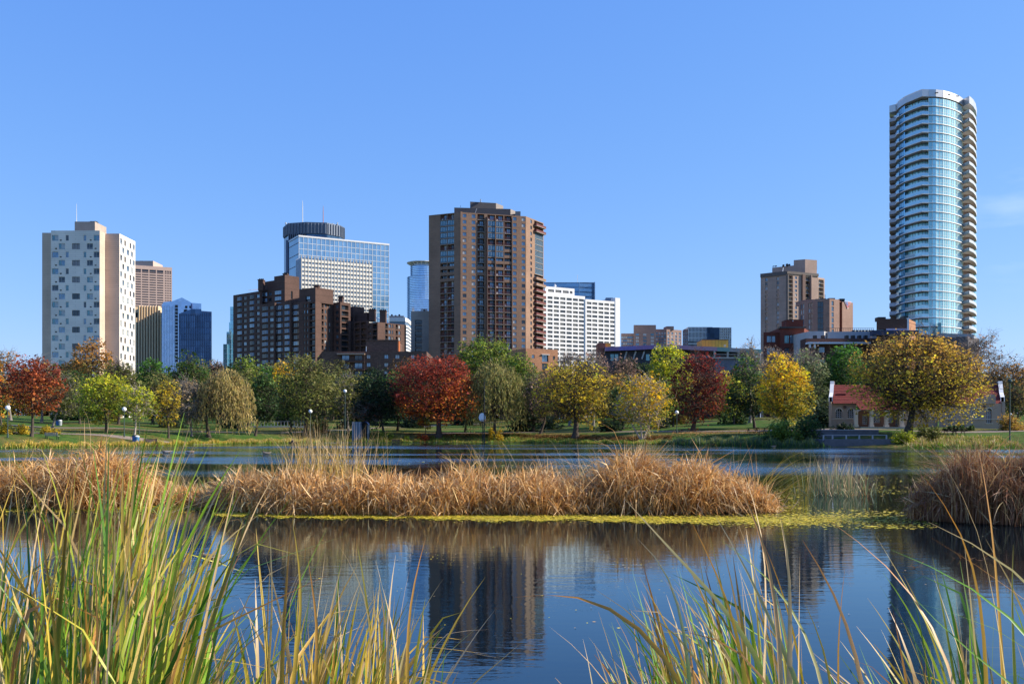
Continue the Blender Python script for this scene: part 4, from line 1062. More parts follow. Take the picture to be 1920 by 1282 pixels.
# ---- 17. right hand middle distance
def r4(x): return 1110 + x / 3.368
def s4(y): return 470 + y / 3.368
HB = courses("mauve_brick", (.30, .20, .17), (.24, .17, .15), h=.3, w=.8, jw=.03, var=.12)
b = Bld("hotel_building", "distant mauve brick block with a stair tower and small windows, right of the white building", 1222, 760)
Yq = 760
def wgrid(x0, x1, n_, rows, y0, dy, kind='pale', wz=1.5, hz=1.7, x_in=0.0):
    X0, X1 = WX(x0, Yq), WX(x1, Yq); L = X1 - X0
    return [(L * (i + .5) / n_ - wz / 2, L * (i + .5) / n_ + wz / 2, HZ(y0 + dy * r, Yq) - hz, HZ(y0 + dy * r, Yq), kind, .25) for r in range(rows) for i in range(n_)]
for x0, x1, yt, Yo, nc, nr in ((1164.5, 1188, 624.3, 3, 6, 7), (1188, 1230, 609.2, 0, 5, 0), (1219, 1249.7, 615.8, 5, 6, 8)):
    A, B = XY(x0, Yq + Yo), XY(x1, Yq + Yo); ops = [] if nr == 0 else wgrid(x0, x1, nc, nr, yt + 5.5, 6.0)
    if nr == 0: ops = wgrid(x0, x1, 3, 4, 625, 6, wz=2.6)
    b.block([A, B, (B[0], Yq + 25), (WX(x0 + 1, Yq + 25), Yq + 25)], GZ, HZ(yt, Yq), HB, {0: ops}, parapet=.4)
A, B = XY(1249.9, Yq + 4), XY(1278, Yq + 12); _, L = unitv(A, B)
b.block([A, B, (B[0], Yq + 26), (A[0], Yq + 26)], GZ, HZ(616, Yq), courses("mauve_brick_sunlit", (.34, .23, .19), (.27, .2, .17), h=.3, w=.8, jw=.03), {0: [(L * (i + .25) / 4, L * (i + .75) / 4, HZ(621 + 6 * r, Yq) - 1.7, HZ(621 + 6 * r, Yq), 'pale', .25) for r in range(8) for i in range(4)]}, parapet=.4)  # sunlit wing gets a brightened copy of the mauve brick
b.mb('penthouse').prism([XY(1250, Yq + 6), XY(1263.5, Yq + 6), (WX(1263.5, Yq), Yq + 16), (WX(1250, Yq), Yq + 16)], HZ(617, Yq), HZ(610, Yq), HB)
b.done()
b = Bld("office_building", "small modern glass office block with white fins, above the long coloured roof", 1330, 700)
Yq = 700; FG = glass("fin_glass", (.20, .30, .40), .7, .1, (2.2, 3.2), .5); NG = glass("navy_glass", (.05, .12, .24), .7, .1, (3, 3.5), .3); LG = glass("light_glass", (.45, .60, .70), .8, .08, (2.6, 3), .15)
for nm, x0, x1, yt, mt, Yo in (('glass_body', 1290, 1336, 613, FG, 0), ('dark_wing', 1326, 1349, 614.5, NG, -3), ('light_wing', 1349, 1371.5, 614.6, LG, -2.8)):
    b.mb(nm).prism([XY(x0, Yq + Yo), XY(x1, Yq + Yo), (WX(x1, Yq), Yq + 22), (WX(x0, Yq), Yq + 22)], GZ, HZ(yt, Yq), mt, topmat=ROOF)
for i in range(15): p = MB(); x = WX(1291 + i * 2.6, Yq); p.box(x - .18, x + .18, Yq - .9, Yq, HZ(650 if i > 8 else 640, Yq), HZ(614, Yq), MW); p.build('fin', b.root)
for r in range(9): p = MB(); z = HZ(616 + r * 5.5, Yq); p.box(WX(1290, Yq), WX(1326, Yq), Yq - .5, Yq, z - .6, z, MW if r % 2 else DM); p.build('floor_edge', b.root)
m = b.mb('mullion')
for i in range(7): x = WX(1350 + i * 3.5, Yq - 3); m.box(x - .12, x + .12, Yq - 3.05, Yq - 2.8, GZ, HZ(614.6, Yq), MW)
for i in range(10): z = HZ(616 + i * 5, Yq); m.box(WX(1349, Yq - 3), WX(1371, Yq - 3), Yq - 3.05, Yq - 2.8, z, z + .25, MW)
b.done()
# long low hall with the iridescent roof edge and rooftop parking
b = Bld("convention_hall", "long low hall with a purple, pink and green roof edge and a yellow rooftop box", 1250, 420)
Yq = 420
def band(m_, x0, y0, x1, y1, hpx, mat, Yq, dep=3.0):
    a = WX(x0, Yq); c = WX(x1, Yq); z0a, z0b = HZ(y0 + hpx, Yq), HZ(y1 + hpx, Yq); z1a, z1b = HZ(y0, Yq), HZ(y1, Yq)
    m_.poly([(a, Yq, z0a), (c, Yq, z0b), (c, Yq, z1b), (a, Yq, z1a)], mat); m_.poly([(a, Yq, z1a), (c, Yq, z1b), (c, Yq + dep, z1b), (a, Yq + dep, z1a)], mat); m_.poly([(a, Yq, z0a), (a, Yq + dep, z0a), (c, Yq + dep, z0b), (c, Yq, z0b)], mat)
for k2, (x0, x1, rgb) in enumerate(((1134, 1160, (.28, .17, .30)), (1160, 1192, (.22, .18, .42)), (1192, 1232, (.28, .17, .34)), (1232, 1262, (.36, .22, .30)), (1262, 1290, (.42, .24, .32)), (1290, 1345, (.48, .28, .32)), (1345, 1368, (.25, .38, .32)), (1368, 1400, (.40, .36, .33)), (1400, 1428, (.30, .48, .34)))):
    p = MB(); y0, y1 = np.interp([x0, x1], [1134, 1200, 1240, 1290, 1345, 1428], [650.5, 648, 646, 648, 650.5, 655]); band(p, x0, y0, x1, y1, 7.5, plain("roof_edge_%d" % k2, rgb, .45, metal=.2), Yq, 30); p.build('roof_edge', b.root)
DN = plain("dark_hall_wall", (.045, .05, .06), .6)
m = b.mb('wall'); m.prism([XY(1134, Yq + 3), XY(1290, Yq + 3), (WX(1290, Yq), Yq + 40), (WX(1134, Yq), Yq + 40)], GZ, HZ(654, Yq), DN)
m.prism([XY(1341, Yq + 1), XY(1420, Yq + 1), (WX(1420, Yq), Yq + 40), (WX(1341, Yq), Yq + 40)], GZ, HZ(671, Yq), plain("hall_grey", (.20, .20, .22), .8))
m.prism([XY(1290, Yq + 12), XY(1425, Yq + 12), (WX(1425, Yq), Yq + 40), (WX(1290, Yq), Yq + 40)], GZ, HZ(668, Yq), DN)
for x0 in (1146, 1154, 1213): p = MB(); p.box(WX(x0, Yq), WX(x0 + 6.5, Yq), Yq + 2.8, Yq + 3, HZ(675, Yq), HZ(663, Yq), G_TEAL); p.build('window', b.root)
for x0 in (1172, 1189, 1205): p = MB(); p.tube([(WX(x0, Yq), Yq + 2.5, HZ(672, Yq)), (WX(x0 + 4, Yq), Yq + 1.5, HZ(658, Yq))], .35, FR_W, 6); p.build('strut', b.root)
for i, x0 in enumerate((1340, 1365, 1385, 1405, 1424)):
    p = MB(); p.box(WX(x0, Yq) - .35, WX(x0, Yq) + .35, Yq + .2, Yq + 1, HZ(671, Yq), HZ(657, Yq), CREAM2); p.build('parking_column', b.root)
p = MB(); p.box(WX(1330, Yq), WX(1426, Yq), Yq + .1, Yq + 1.1, HZ(672, Yq), HZ(669.5, Yq), CREAM2); p.box(WX(1340, Yq), WX(1426, Yq), Yq + .3, Yq + .5, HZ(664.6, Yq), HZ(663.6, Yq), CREAM2); p.build('parking_ledge', b.root)
OCH = plain("ochre_panel", (.62, .36, .07), .75)
p = MB(); p.box(WX(1316.5, 428), WX(1365.5, 428), 428, 440, HZ(655, 428), HZ(636.8, 428), OCH); p.box(WX(1316.3, 428), WX(1365.7, 428), 427.9, 440, HZ(637.4, 428), HZ(636.4, 428), FR_B)
for i in range(1, 8): p.box(WX(1316.5 + i * 6.1, 428), WX(1316.8 + i * 6.1, 428), 427.93, 428, HZ(655, 428), HZ(638, 428), FR_B)
p.tube([(WX(1359, 428), 427.8, HZ(648, 428)), (WX(1359, 428), 428, HZ(648, 428))], .55, CREAM2, 12); p.build('rooftop_box', b.root)
p = MB(); p.box(WX(1120.5, 428), WX(1134.5, 428), 426, 436, GZ, HZ(643.5, 428), plain("rust_panel", (.30, .11, .07), .8)); p.box(WX(1134.5, 428), WX(1145.5, 428), 428, 436, GZ, HZ(643.2, 428), OCH); p.build('end_box', b.root)
b.done()

# ---- 18. brown twin-pier tower, 19. hospital with the triangle sign
BT = courses("taupe_brick", (.42, .30, .24), (.33, .25, .21), h=.3, w=.8, jw=.03, var=.08, big=(2.45, .9, .12))
BTD = plain("taupe_dark_cap", (.14, .12, .11), .85)
b = Bld("apartment_tower", "taupe brick tower with stacked balconies left of the round glass tower", 1485, 560)
Yq = 560; pt_ = 27 / 3.368 * Yq / F
A, B = XY(r4(1065), Yq + 6), XY(r4(1229), Yq - 4); d, L = unitv(A, B); zt = HZ(s4(131), Yq - 4)
ff = lambda x: (x - 1065) / 164
op = []
for r in range(36):
    z = zt - 2.3 - (r + 1) * pt_
    if z < GZ: break
    for a, c in ((1093, 1109), (1166, 1182)): op.append((ff(a) * L, ff(c) * L, z + .35, z + pt_ - .25, 'pale', .4))
C1 = XY(r4(1428), Yq + 6); d2, L2_ = unitv(B, C1)
g2 = lambda x: (x - 1229) / 199
op2 = []
for r in range(36):
    z = zt - 2.0 - (r + 1) * pt_
    if z < GZ: break
    for a, c in ((1232, 1268), (1341, 1376)): op2.append((g2(a) * L2_, g2(c) * L2_, z + .15, z + pt_ - .12, 'dbalc', 1.4))
    op2.append((g2(1281) * L2_, g2(1294) * L2_, z + .6, z + pt_ - .4, 'pale', .25))
C2 = XY(r4(1428), Yq + 12); D2 = XY(r4(1469), Yq + 16); zt3 = HZ(s4(168), Yq + 12); _, L3_ = unitv(C2, D2)
b.block([A, B, C1, (C1[0], Yq + 30), (WX(1428, Yq + 30), Yq + 30)], GZ, zt, BT, {0: op, 1: op2}, parapet=.4)
b.block([C2, D2, (D2[0], Yq + 30), (C2[0], Yq + 30)], GZ, zt3, BT, {0: [(.06 * L3_, .86 * L3_, zt3 - 1 - (r + 1) * pt_ + .15, zt3 - 1 - r * pt_ - .12, 'dbalc', 1.4) for r in range(32) if zt3 - 1 - (r + 1) * pt_ > GZ]}, parapet=.3)
m = b.mb('cap'); fbox(m, A, d, 0, L, .02, .5, zt - 1.9, zt + .2, BTD); fbox(m, B, d2, 0, L2_, .02, .5, zt - 1.3, zt + .2, BTD)
m = b.mb('fin'); fbox(m, B, d2, g2(1226) * L2_, g2(1232) * L2_, 0, 1.4, GZ, zt - 1.9, BTD)
fbox(m, B, d2, g2(1322) * L2_, g2(1340) * L2_, 0, 1.0, GZ, zt - 1.0, plain("brown_fin", (.17, .11, .09), .85)); fbox(m, B, d2, g2(1376) * L2_, g2(1380) * L2_, 0, 1.2, GZ, zt - 1.0, BT)
m = b.mb('penthouse'); Yp = Yq + 10
m.prism([XY(r4(1138), Yp + 8), XY(r4(1275), Yp), XY(r4(1346), Yp - 3), XY(r4(1420), Yp), (WX(r4(1420), Yp + 15), Yp + 15), (WX(r4(1142), Yp + 15), Yp + 15)], zt - .4, HZ(s4(93), Yp), BT)
m = b.mb('upper_penthouse'); m.prism([XY(r4(1274), Yp + .5), XY(r4(1346), Yp - 2.6), XY(r4(1421), Yp + .5), (WX(r4(1421), Yp + 14), Yp + 14), (WX(r4(1278), Yp + 14), Yp + 14)], HZ(s4(94), Yp), HZ(s4(59), Yp), BT)
m = b.mb('roof_equipment')
for x, y_ in ((1150, 92), (1165, 90), (1213, 83), (1235, 78), (1250, 80)): m.box(WX(r4(x), Yp), WX(r4(x + 9), Yp), Yp + 2, Yp + 4, HZ(s4(95), Yp), HZ(s4(y_), Yp), DARKM)
m.tube([(WX(r4(1203), Yq), Yq, zt), (WX(r4(1208), Yq), Yq, HZ(s4(106), Yq))], .25, WHITE, 5)
b.done()

MB_ = courses("rose_brick", (.36, .21, .165), (.28, .18, .15), h=.3, w=.8, jw=.03, var=.1); MBL = courses("rose_brick_sunlit", (.38, .235, .18), (.30, .2, .16), h=1.6, w=2.2, jw=.05, var=.04)  # MBL: rose brick brightened for the sunlit faces, in coarser courses
b = Bld("hospital_building", "curved rose brick building with a red, white and blue triangle sign near its top", 1548, 480)
Yq = 480
pts = [(r4(1307), Yq + 14), (r4(1345), Yq + 7), (r4(1420), Yq + 1), (r4(1500), Yq)]
zt = HZ(s4(304), Yq)
for i in range(3):
    A, B = XY(*pts[i]), XY(*pts[i + 1]); _, L = unitv(A, B)
    op = []
    for r in range(9):
        z = HZ(s4(337 + r * 34.5), Yq)
        if z < GZ + 3: break
        if i == 2: op.append((.06 * L, .52 * L, z - 1.3, z + 1.3, 'plain', .3))
        else: op += [(a * L, c * L, z - 1.1, z + 1.1, 'pale', .25) for a, c in (((.25, .5), (.6, .85)) if i == 0 else ((.28, .45), (.47, .64)))]
    b.facade(A, B, GZ, zt, op, MB_)
P1, P2, P3, P4 = XY(r4(1500), Yq), XY(r4(1563), Yq + 3), XY(r4(1580), Yq + 4.5), XY(r4(1648), Yq + 8)
_, L = unitv(P1, P2)
b.facade(P1, P2, GZ, zt, [(.2 * L, .42 * L, HZ(s4(330 + r * 36), Yq) - 1.1, HZ(s4(330 + r * 36), Yq) + 1.1, 'pale', .25) for r in range(8) if HZ(s4(330 + r * 36), Yq) > GZ + 3], MBL)
RB = plain("red_recess", (.30, .10, .07), .85)
b.facade((P2[0], P2[1] + 1.5), (P3[0], P3[1] + 1.5), GZ, zt - .5, [], RB); b.facade(P3, P4, GZ, HZ(s4(315), Yq), [], MBL)
b.facade(P2, (P2[0], P2[1] + 3), GZ, zt, [], MBL); b.facade(P4, (P4[0], P4[1] + 20), GZ, HZ(s4(315), Yq), [], MBL); b.facade((P3[0], P3[1] + 3), P3, GZ, HZ(s4(315), Yq), [], MB_)
b.roof([XY(*p) for p in pts] + [P2, P3, P4, (P4[0], Yq + 28), (WX(pts[0][0] + 2, Yq + 28), Yq + 28)], HZ(s4(318), Yq))
b.wall.poly([(*XY(*pts[0]), GZ), (*XY(*pts[0]), zt), (WX(pts[0][0] + 2, Yq + 28), Yq + 28, zt), (WX(pts[0][0] + 2, Yq + 28), Yq + 28, GZ)], MB_)
b.wall.prism([XY(r4(1360), Yq + 10), XY(r4(1545), Yq + 10), (WX(r4(1545), Yq), Yq + 20), (WX(r4(1360), Yq), Yq + 20)], HZ(s4(319), Yq), HZ(s4(290), Yq), MB_)
m = b.mb('roof_equipment')
for x, y_, w_ in ((1405, 294, 25), (1440, 291, 30), (1487, 288, 40), (1558, 292, 30)): m.box(WX(r4(x), Yq + 8), WX(r4(x + w_), Yq + 8), Yq + 6, Yq + 9, HZ(s4(318), Yq), HZ(s4(y_), Yq), DARKM if w_ < 40 else MB_)
m.tube([(WX(r4(1468), Yq + 9), Yq + 8, HZ(s4(300), Yq)), (WX(r4(1468), Yq + 9), Yq + 8, HZ(s4(262), Yq))], .12, DARKM, 5)
# the triangle sign: blue left half with white dots, red and white stripes right half, point down
sg = MB(); SB = plain("sign_blue", (.06, .12, .40), .5, var=0); SR = plain("sign_red", (.62, .05, .05), .5, var=0); SW = plain("sign_white", (.85, .85, .85), .5, var=0)
dS, LS = unitv(P3, P4); nS = Vector((dS.y, -dS.x))
def SP(x, y, o=.25): u = uof(r4(x), P3, dS); return (P3[0] + dS.x * u + nS.x * o, P3[1] + dS.y * u + nS.y * o, HZ(s4(y), P3[1] + 3))
sg.poly([SP(1592, 322, .2), SP(1613, 372, .2), SP(1637, 322, .2)], SW)
sg.poly([SP(1594, 324), SP(1612, 352), SP(1614, 324)], SB)
sg.poly([SP(1598, 334, .23), SP(1613, 369, .23), SP(1613, 356, .23)], SR)
for k2 in range(4):
    a = 1616 + k2 * 5.2; sg.poly([SP(a, 324), SP(a + 2.6, 324), SP(1613 + (a + 2.6 - 1613) * .25, 361), SP(1613 + (a - 1613) * .25, 361)][::-1], SR)
for x, y_ in ((1599, 328), (1604, 328), (1609, 328), (1603, 333), (1608, 333), (1609, 339)): sg.poly([SP(x, y_, .3), SP(x + 1.5, y_ + 1.5, .3), SP(x + 3, y_, .3), SP(x + 1.5, y_ - 1.5, .3)], SW)
sg.build('triangle_sign', b.root)
b.done()

# ---- 20. dark red brick block, 21. brown block with grey roofs, 22. brown block with a brick corner coloured as sunlit
DR = courses("dark_red_brick", (.17, .045, .028), (.12, .04, .03), h=.22, w=.6, jw=.025, var=.15); DRL = courses("lit_red_brick", (.42, .13, .07), (.32, .12, .08), h=.22, w=.6, jw=.025, var=.12)
b = Bld("apartment_building", "dark red brick building with large triple windows below the taupe tower", 1470, 330)
Yq = 330
A, B, B1 = XY(r4(1083), Yq + 2), XY(r4(1192), Yq + 2), XY(r4(1340), Yq)
def win3(A, B, x0, x1, y0, y1): d, L = unitv(A, B); return (uof(r4(x0), A, d), uof(r4(x1), A, d), HZ(s4(y1), A[1]), HZ(s4(y0), A[1]), 'big', .35)
b.block([A, B, (B[0] + 3, Yq + 18), (WX(r4(1086), Yq + 18), Yq + 18)], GZ, HZ(s4(511), Yq), DR, {0: [win3(A, B, 1104, 1132, 536, 578), win3(A, B, 1134, 1160, 536, 578), win3(A, B, 1104, 1132, 612, 655), win3(A, B, 1134, 1160, 612, 655)]}, parapet=.3)
B_ = XY(r4(1192), Yq)
b.block([B_, B1, (B1[0] + 6.2, Yq + 14), (B_[0], Yq + 18)], GZ, HZ(s4(486), Yq), DR, {0: [win3(B_, B1, 1216, 1247, 532, 584), win3(B_, B1, 1250, 1281, 532, 584), win3(B_, B1, 1284, 1315, 532, 584), win3(B_, B1, 1216, 1247, 612, 655), win3(B_, B1, 1284, 1315, 612, 655)], 1: [(2, 5.5, HZ(s4(560), Yq), HZ(s4(530), Yq), 'pale', .3)]}, parapet=.3)
m = b.mb('cornice'); m.box(B_[0] - .5, B1[0] + .5, Yq - .6, Yq + 2, HZ(s4(490), Yq), HZ(s4(480), Yq), FR_D)
m = b.mb('rooftop_tower'); m.box(WX(r4(1228), Yq + 3), WX(r4(1334), Yq + 3), Yq + 3, Yq + 9, HZ(s4(486), Yq), HZ(s4(431), Yq), DR); m.box(WX(r4(1228), Yq + 3) - .1, WX(r4(1334), Yq + 3) + .1, Yq + 2.9, Yq + 9.1, HZ(s4(431), Yq), HZ(s4(428), Yq), FR_D)
m.box(WX(r4(1266), Yq + 3), WX(r4(1271), Yq + 3), Yq + 2.8, Yq + 2.95, HZ(s4(440), Yq), HZ(s4(434), Yq), WHITE)
b.done()
GR_ = plain("grey_render", (.40, .42, .43), .8, var=.05); BWN = courses("brown_brick_low", (.12, .06, .042), (.09, .055, .045), h=.22, w=.6, jw=.03, var=.15)
b = Bld("apartment_building", "brown brick building with grey rooftop storeys and white eaves behind the deep green tree", 1590, 310)
Yq = 310
m = b.wall
m.prism([XY(r4(1376), Yq + 8), XY(r4(1466), Yq + 8), XY(r4(1490), Yq + 11), (WX(r4(1490), Yq), Yq + 24), (WX(r4(1376), Yq), Yq + 24)], GZ, HZ(s4(492), Yq), plain("pale_grey_render", (.5, .48, .46), .8))
m.prism([XY(r4(1490), Yq + 9), XY(r4(1800), Yq + 7), (WX(r4(1800), Yq), Yq + 24), (WX(r4(1490), Yq), Yq + 24)], GZ, HZ(s4(494), Yq), GR_)
A, B = XY(r4(1350), Yq + 3), XY(r4(1830), Yq + 3); d, L = unitv(A, B)
op = []
for x0, x1, y0, y1 in ((1435, 1470, 608, 642), (1540, 1575, 608, 642), (1660, 1700, 608, 642)): op.append((uof(r4(x0), A, d), uof(r4(x1), A, d), HZ(s4(y1), Yq + 3), HZ(s4(y0), Yq + 3), 'panes', .25))
for x0, x1, y0, y1 in ((1435, 1472, 685, 738), (1540, 1575, 690, 738), (1435, 1472, 760, 790)): op.append((uof(r4(x0), A, d), uof(r4(x1), A, d), HZ(s4(y1), Yq + 3), HZ(s4(y0), Yq + 3), 'big', .25))
b.block([A, B, (B[0], Yq + 9), (A[0], Yq + 9)], GZ, HZ(s4(548), Yq), BWN, {0: op}, parapet=.2)
m = b.mb('eave'); m.box(WX(r4(1366), Yq), WX(r4(1760), Yq), Yq, Yq + 3, HZ(s4(587), Yq), HZ(s4(576), Yq), WHITE)
m = b.mb('balustrade')
for i in range(26): x = WX(r4(1492 + i * 12), Yq + 7); m.box(x - .04, x + .04, Yq + 9, Yq + 9.1, HZ(s4(494), Yq), HZ(s4(470), Yq), RAIL_D)
m.box(WX(r4(1492), Yq + 7), WX(r4(1795), Yq + 7), Yq + 9, Yq + 9.1, HZ(s4(471), Yq), HZ(s4(469), Yq), RAIL_D)
for i in range(7): p = MB(); p.ball((WX(r4(1668 + i * 20), Yq + 9), Yq + 11, HZ(s4(493), Yq) + .2), .85, DARKM, 8, 6, .7); p.build('roof_vent', b.root)
for x in (1400, 1450, 1600, 1640, 1680, 1720): p = MB(); p.box(WX(r4(x), Yq + 4), WX(r4(x + 18), Yq + 4), Yq + 3.5, Yq + 5, HZ(s4(548), Yq) - .2, HZ(s4(527), Yq), FR_D if x != 1450 else FR_B); p.build('patio_furniture', b.root)
for x in (1380, 1410, 1600): p = MB(); p.box(WX(r4(x), Yq) - .25, WX(r4(x), Yq) + .25, Yq + .3, Yq + .8, HZ(s4(612), Yq), HZ(s4(587), Yq), WHITE); p.build('bracket', b.root)
b.done()
b = Bld("brick_building", "brown rooftop block with a sunlit orange brick corner, left of the glass tower's foot", 1680, 330)
Yq = 300
A, B, C1 = XY(1643.5, Yq), XY(1703, Yq), XY(1715.5, Yq + 9)
b.block([A, B, C1, (C1[0] + 4, Yq + 20), (WX(1645, Yq + 20), Yq + 20)], GZ, HZ(597.5, Yq), BWN, {0: [(.2, 9.5, HZ(622, Yq), HZ(617, Yq), 'dk', .6)]}, parapet=.3)
m = b.mb('corner'); m.prism([XY(1701, Yq - .1), XY(1704.5, Yq - .1), (WX(1704.5, Yq), Yq + 1), (WX(1701, Yq), Yq + 1)], GZ, HZ(596, Yq), WHITE)
m.prism([(WX(1704.6, Yq), Yq - .05), (XY(1715.8, Yq + 9)[0] + .1, Yq + 8.9), (XY(1715.8, Yq + 9)[0] - .3, Yq + 9.2), (WX(1704.6, Yq) - .4, Yq + .4)], GZ, HZ(598, Yq), OBR)  # sunlit flank coloured in by a brighter brick sheet over the wall
m = b.mb('roof_equipment')
for x0, x1, t in ((1647, 1661, 592), (1695, 1703, 590), (1672, 1674, 594)): m.box(WX(x0, Yq + 3), WX(x1, Yq + 3), Yq + 3, Yq + 6, HZ(597.5, Yq) - .3, HZ(t, Yq), DARKM)
m.box(WX(1655, Yq) + 1, WX(1700, Yq), Yq - .3, Yq - .05, HZ(619.5, Yq), HZ(616, Yq), plain("lilac_band", (.45, .38, .48), .6))
m.box(WX(1630, Yq), WX(1715, Yq), Yq - 3, Yq - .4, HZ(630, Yq), HZ(621, Yq), plain("navy_awning", (.04, .05, .09), .7))
b.done()

# ---- 23. the round glass condominium tower
b = Bld("glass_tower", "tall round glass condominium tower with white slab edges and stacked balconies at right", 1750, 380)
Yb = 370.0
def S_(px, Y): return (WX(px, Y), Y)
outl = [S_(1679, 388), S_(1684, 384), S_(1690, 381), S_(1697, 378), S_(1706, 375.6), S_(1716, 373), S_(1729, 370), S_(1741, 370.2), S_(1755, 370.3), S_(1768, 371.2), S_(1780, 372.8), S_(1792, 375.4), S_(1800, 377.8), S_(1805, 380)]
ctr = (WX(1752, 392), 392)
back_ = [S_(1812, 392), S_(1806, 408), S_(1760, 416), S_(1700, 412), S_(1681, 400)]
PEN = outl + back_
glassline = [S_(1681, 388.6), S_(1685, 385), S_(1690, 382.2), S_(1696.6, 379.2), S_(1697, 380.6), S_(1716, 375.6), S_(1729, 372.8), S_(1741, 372.4), S_(1741, 370.6), S_(1755, 370.7), S_(1768, 371.6), S_(1780, 373.2), S_(1792, 375.8), S_(1799, 378.2), S_(1804, 381)]
TG = glass("condo_glass", (.44, .76, .78), .58, .22, (1.35, 3.3), .32, .03)
TGL = glass("condo_glass_left", (.30, .58, .70), .8, .08, (1.35, 3.3), .28, .012)
SLW = plain("slab_white", (.80, .80, .80), .6, var=.04); RG = plain("rail_glass", (.36, .56, .66), .15, metal=.6, var=.1); SOF = plain("soffit_tan", (.48, .40, .36), .85)
BKB = plain("balcony_brown", (.26, .18, .15), .85)
ztop = HZ(167.5, 370); zc = HZ(181.5, 370.3); fp = 16.50 * 370.3 / F
NF = int((zc - GZ - 3) / fp)
def loft(line, z0, z1, mat, mb, closed=False):
    n = len(line)
    for i in range(n if closed else n - 1):
        a, c = line[i], line[(i + 1) % n]; mb.poly([(*a, z0), (*c, z0), (*c, z1), (*a, z1)], mat)
# meshes shared by every storey, origin at the slab
slab = MB(); loft(PEN, -.30, 0, SLW, slab, True); slab.poly([(*p, -.30) for p in reversed(PEN)], SOF); slab.poly([(*p, 0) for p in PEN], SLW)
gl = MB(); loft(glassline[:5], 0, fp - .42, TGL, gl); loft(glassline[4:9], 0, fp - .42, TG, gl); loft(glassline[8:], 0, fp - .42, TG, gl); loft([glassline[-1]] + back_[:], 0, fp - .42, TG, gl); loft([back_[-1], glassline[0]], 0, fp - .42, TG, gl)
def posts(line, step, z0, z1, w, mat, mb, off=.08):
    for i in range(len(line) - 1):
        a, c = Vector(line[i]), Vector(line[i + 1]); L_ = (c - a).length; k = max(1, int(round(L_ / step))); dd = (c - a) / L_; nn = Vector((dd.y, -dd.x))
        for j in range(k):
            p = a + dd * (L_ * j / k)
            q = [p + dd * (-w) + nn * off, p + dd * w + nn * off]
            mb.poly([(q[0].x, q[0].y, z0), (q[1].x, q[1].y, z0), (q[1].x, q[1].y, z1), (q[0].x, q[0].y, z1)], mat)
            r0 = p - dd * w; mb.poly([(r0.x, r0.y, z0), (q[0].x, q[0].y, z0), (q[0].x, q[0].y, z1), (r0.x, r0.y, z1)], mat)
mul = MB(); posts(glassline[8:], 1.35, 0, fp - .42, .06, SLW, mul, .1); posts(glassline[4:8], 1.5, 0, fp - .42, .07, FR_D, mul); posts(glassline[:4], 1.6, 0, fp - .42, .05, LB, mul)
for i in range(8, len(glassline) - 1):
    a, c = Vector(glassline[i]), Vector(glassline[i + 1]); dd = (c - a).normalized(); nn = Vector((dd.y, -dd.x)) * .07; mul.poly([(a.x + nn.x, a.y + nn.y, .95), (c.x + nn.x, c.y + nn.y, .95), (c.x + nn.x, c.y + nn.y, 1.05), (a.x + nn.x, a.y + nn.y, 1.05)], SLW)
rail = MB(); rl = [S_(1697, 378.1), S_(1706, 375.7), S_(1716, 373.1), S_(1729, 370.1), S_(1741, 370.25)]
loft(rl, .05, 1.1, RG, rail); loft([(x, y - .03) for x, y in rl], 1.06, 1.14, SLW, rail)
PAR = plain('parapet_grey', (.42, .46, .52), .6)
# right hand balconies: solid grey parapets
rb = MB(); PR = [S_(1804, 381.5), S_(1817.5, 377), S_(1825, 381), S_(1829.5, 386), S_(1831.5, 393), S_(1824, 396), S_(1806, 390)]
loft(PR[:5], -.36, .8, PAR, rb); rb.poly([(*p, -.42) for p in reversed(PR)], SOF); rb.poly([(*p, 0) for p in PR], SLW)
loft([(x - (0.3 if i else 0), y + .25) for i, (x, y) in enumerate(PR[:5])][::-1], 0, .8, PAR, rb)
loft([S_(1806, 384), S_(1816, 384.5), S_(1822, 390)], 0, fp - .42, BKB, rb); loft([S_(1829, 392), S_(1830.5, 395), S_(1826, 400)], -.4, fp - .42, TG, rb)
lb_ = MB(); PL = [S_(1667.5, 389), S_(1679.5, 387), S_(1681, 392), S_(1668, 396)]
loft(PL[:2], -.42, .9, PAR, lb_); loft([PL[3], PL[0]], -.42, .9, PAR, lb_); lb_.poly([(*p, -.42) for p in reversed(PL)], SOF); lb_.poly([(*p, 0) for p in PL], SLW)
loft([S_(1669.5, 392.5), S_(1681, 392.5)], 0, fp - .42, BKB, lb_)
lx = MB(); PM = [S_(1679, 386.5), S_(1681.5, 383.3), S_(1685.5, 382), S_(1687.5, 383.4)]
loft(PM, -.42, .0, SLW, lx); loft(PM, .02, 1.05, RG, lx); lx.poly([(*p, -.42) for p in reversed(PM + [S_(1684, 388)])], SOF)
off = (b.loc[0], b.loc[1], 0)
ms = {n_: m_.mesh(n_, off) for n_, m_ in (('floor_slab', slab), ('glazing', gl), ('mullion', mul), ('railing', rail), ('right_balcony', rb), ('left_balcony', lb_), ('bulging_balcony', lx))}
for i in range(NF + 1):
    z = zc - (i + 1) * fp
    for n_ in ms:
        if i == NF and n_ not in ('floor_slab', 'glazing', 'mullion'): continue
        o = link({'right_balcony': 'balcony', 'left_balcony': 'balcony', 'bulging_balcony': 'balcony'}.get(n_, n_), ms[n_], b.root, 'stuff' if n_ == 'mullion' else None); o.location = (0, 0, z - b.loc[2])
CM = plain("crown_metal", (.55, .56, .58), .35, metal=.45, var=.05)
m = b.mb('crown'); loft(PEN, zc, ztop, CM, m, True); m.poly([(*p, zc) for p in reversed(PEN)], SOF); m.poly([(*p, ztop - .1) for p in PEN], ROOF)
loft([(x * .999, y + .02) for x, y in PEN][::-1], ztop - .1, ztop, CM, m, True)
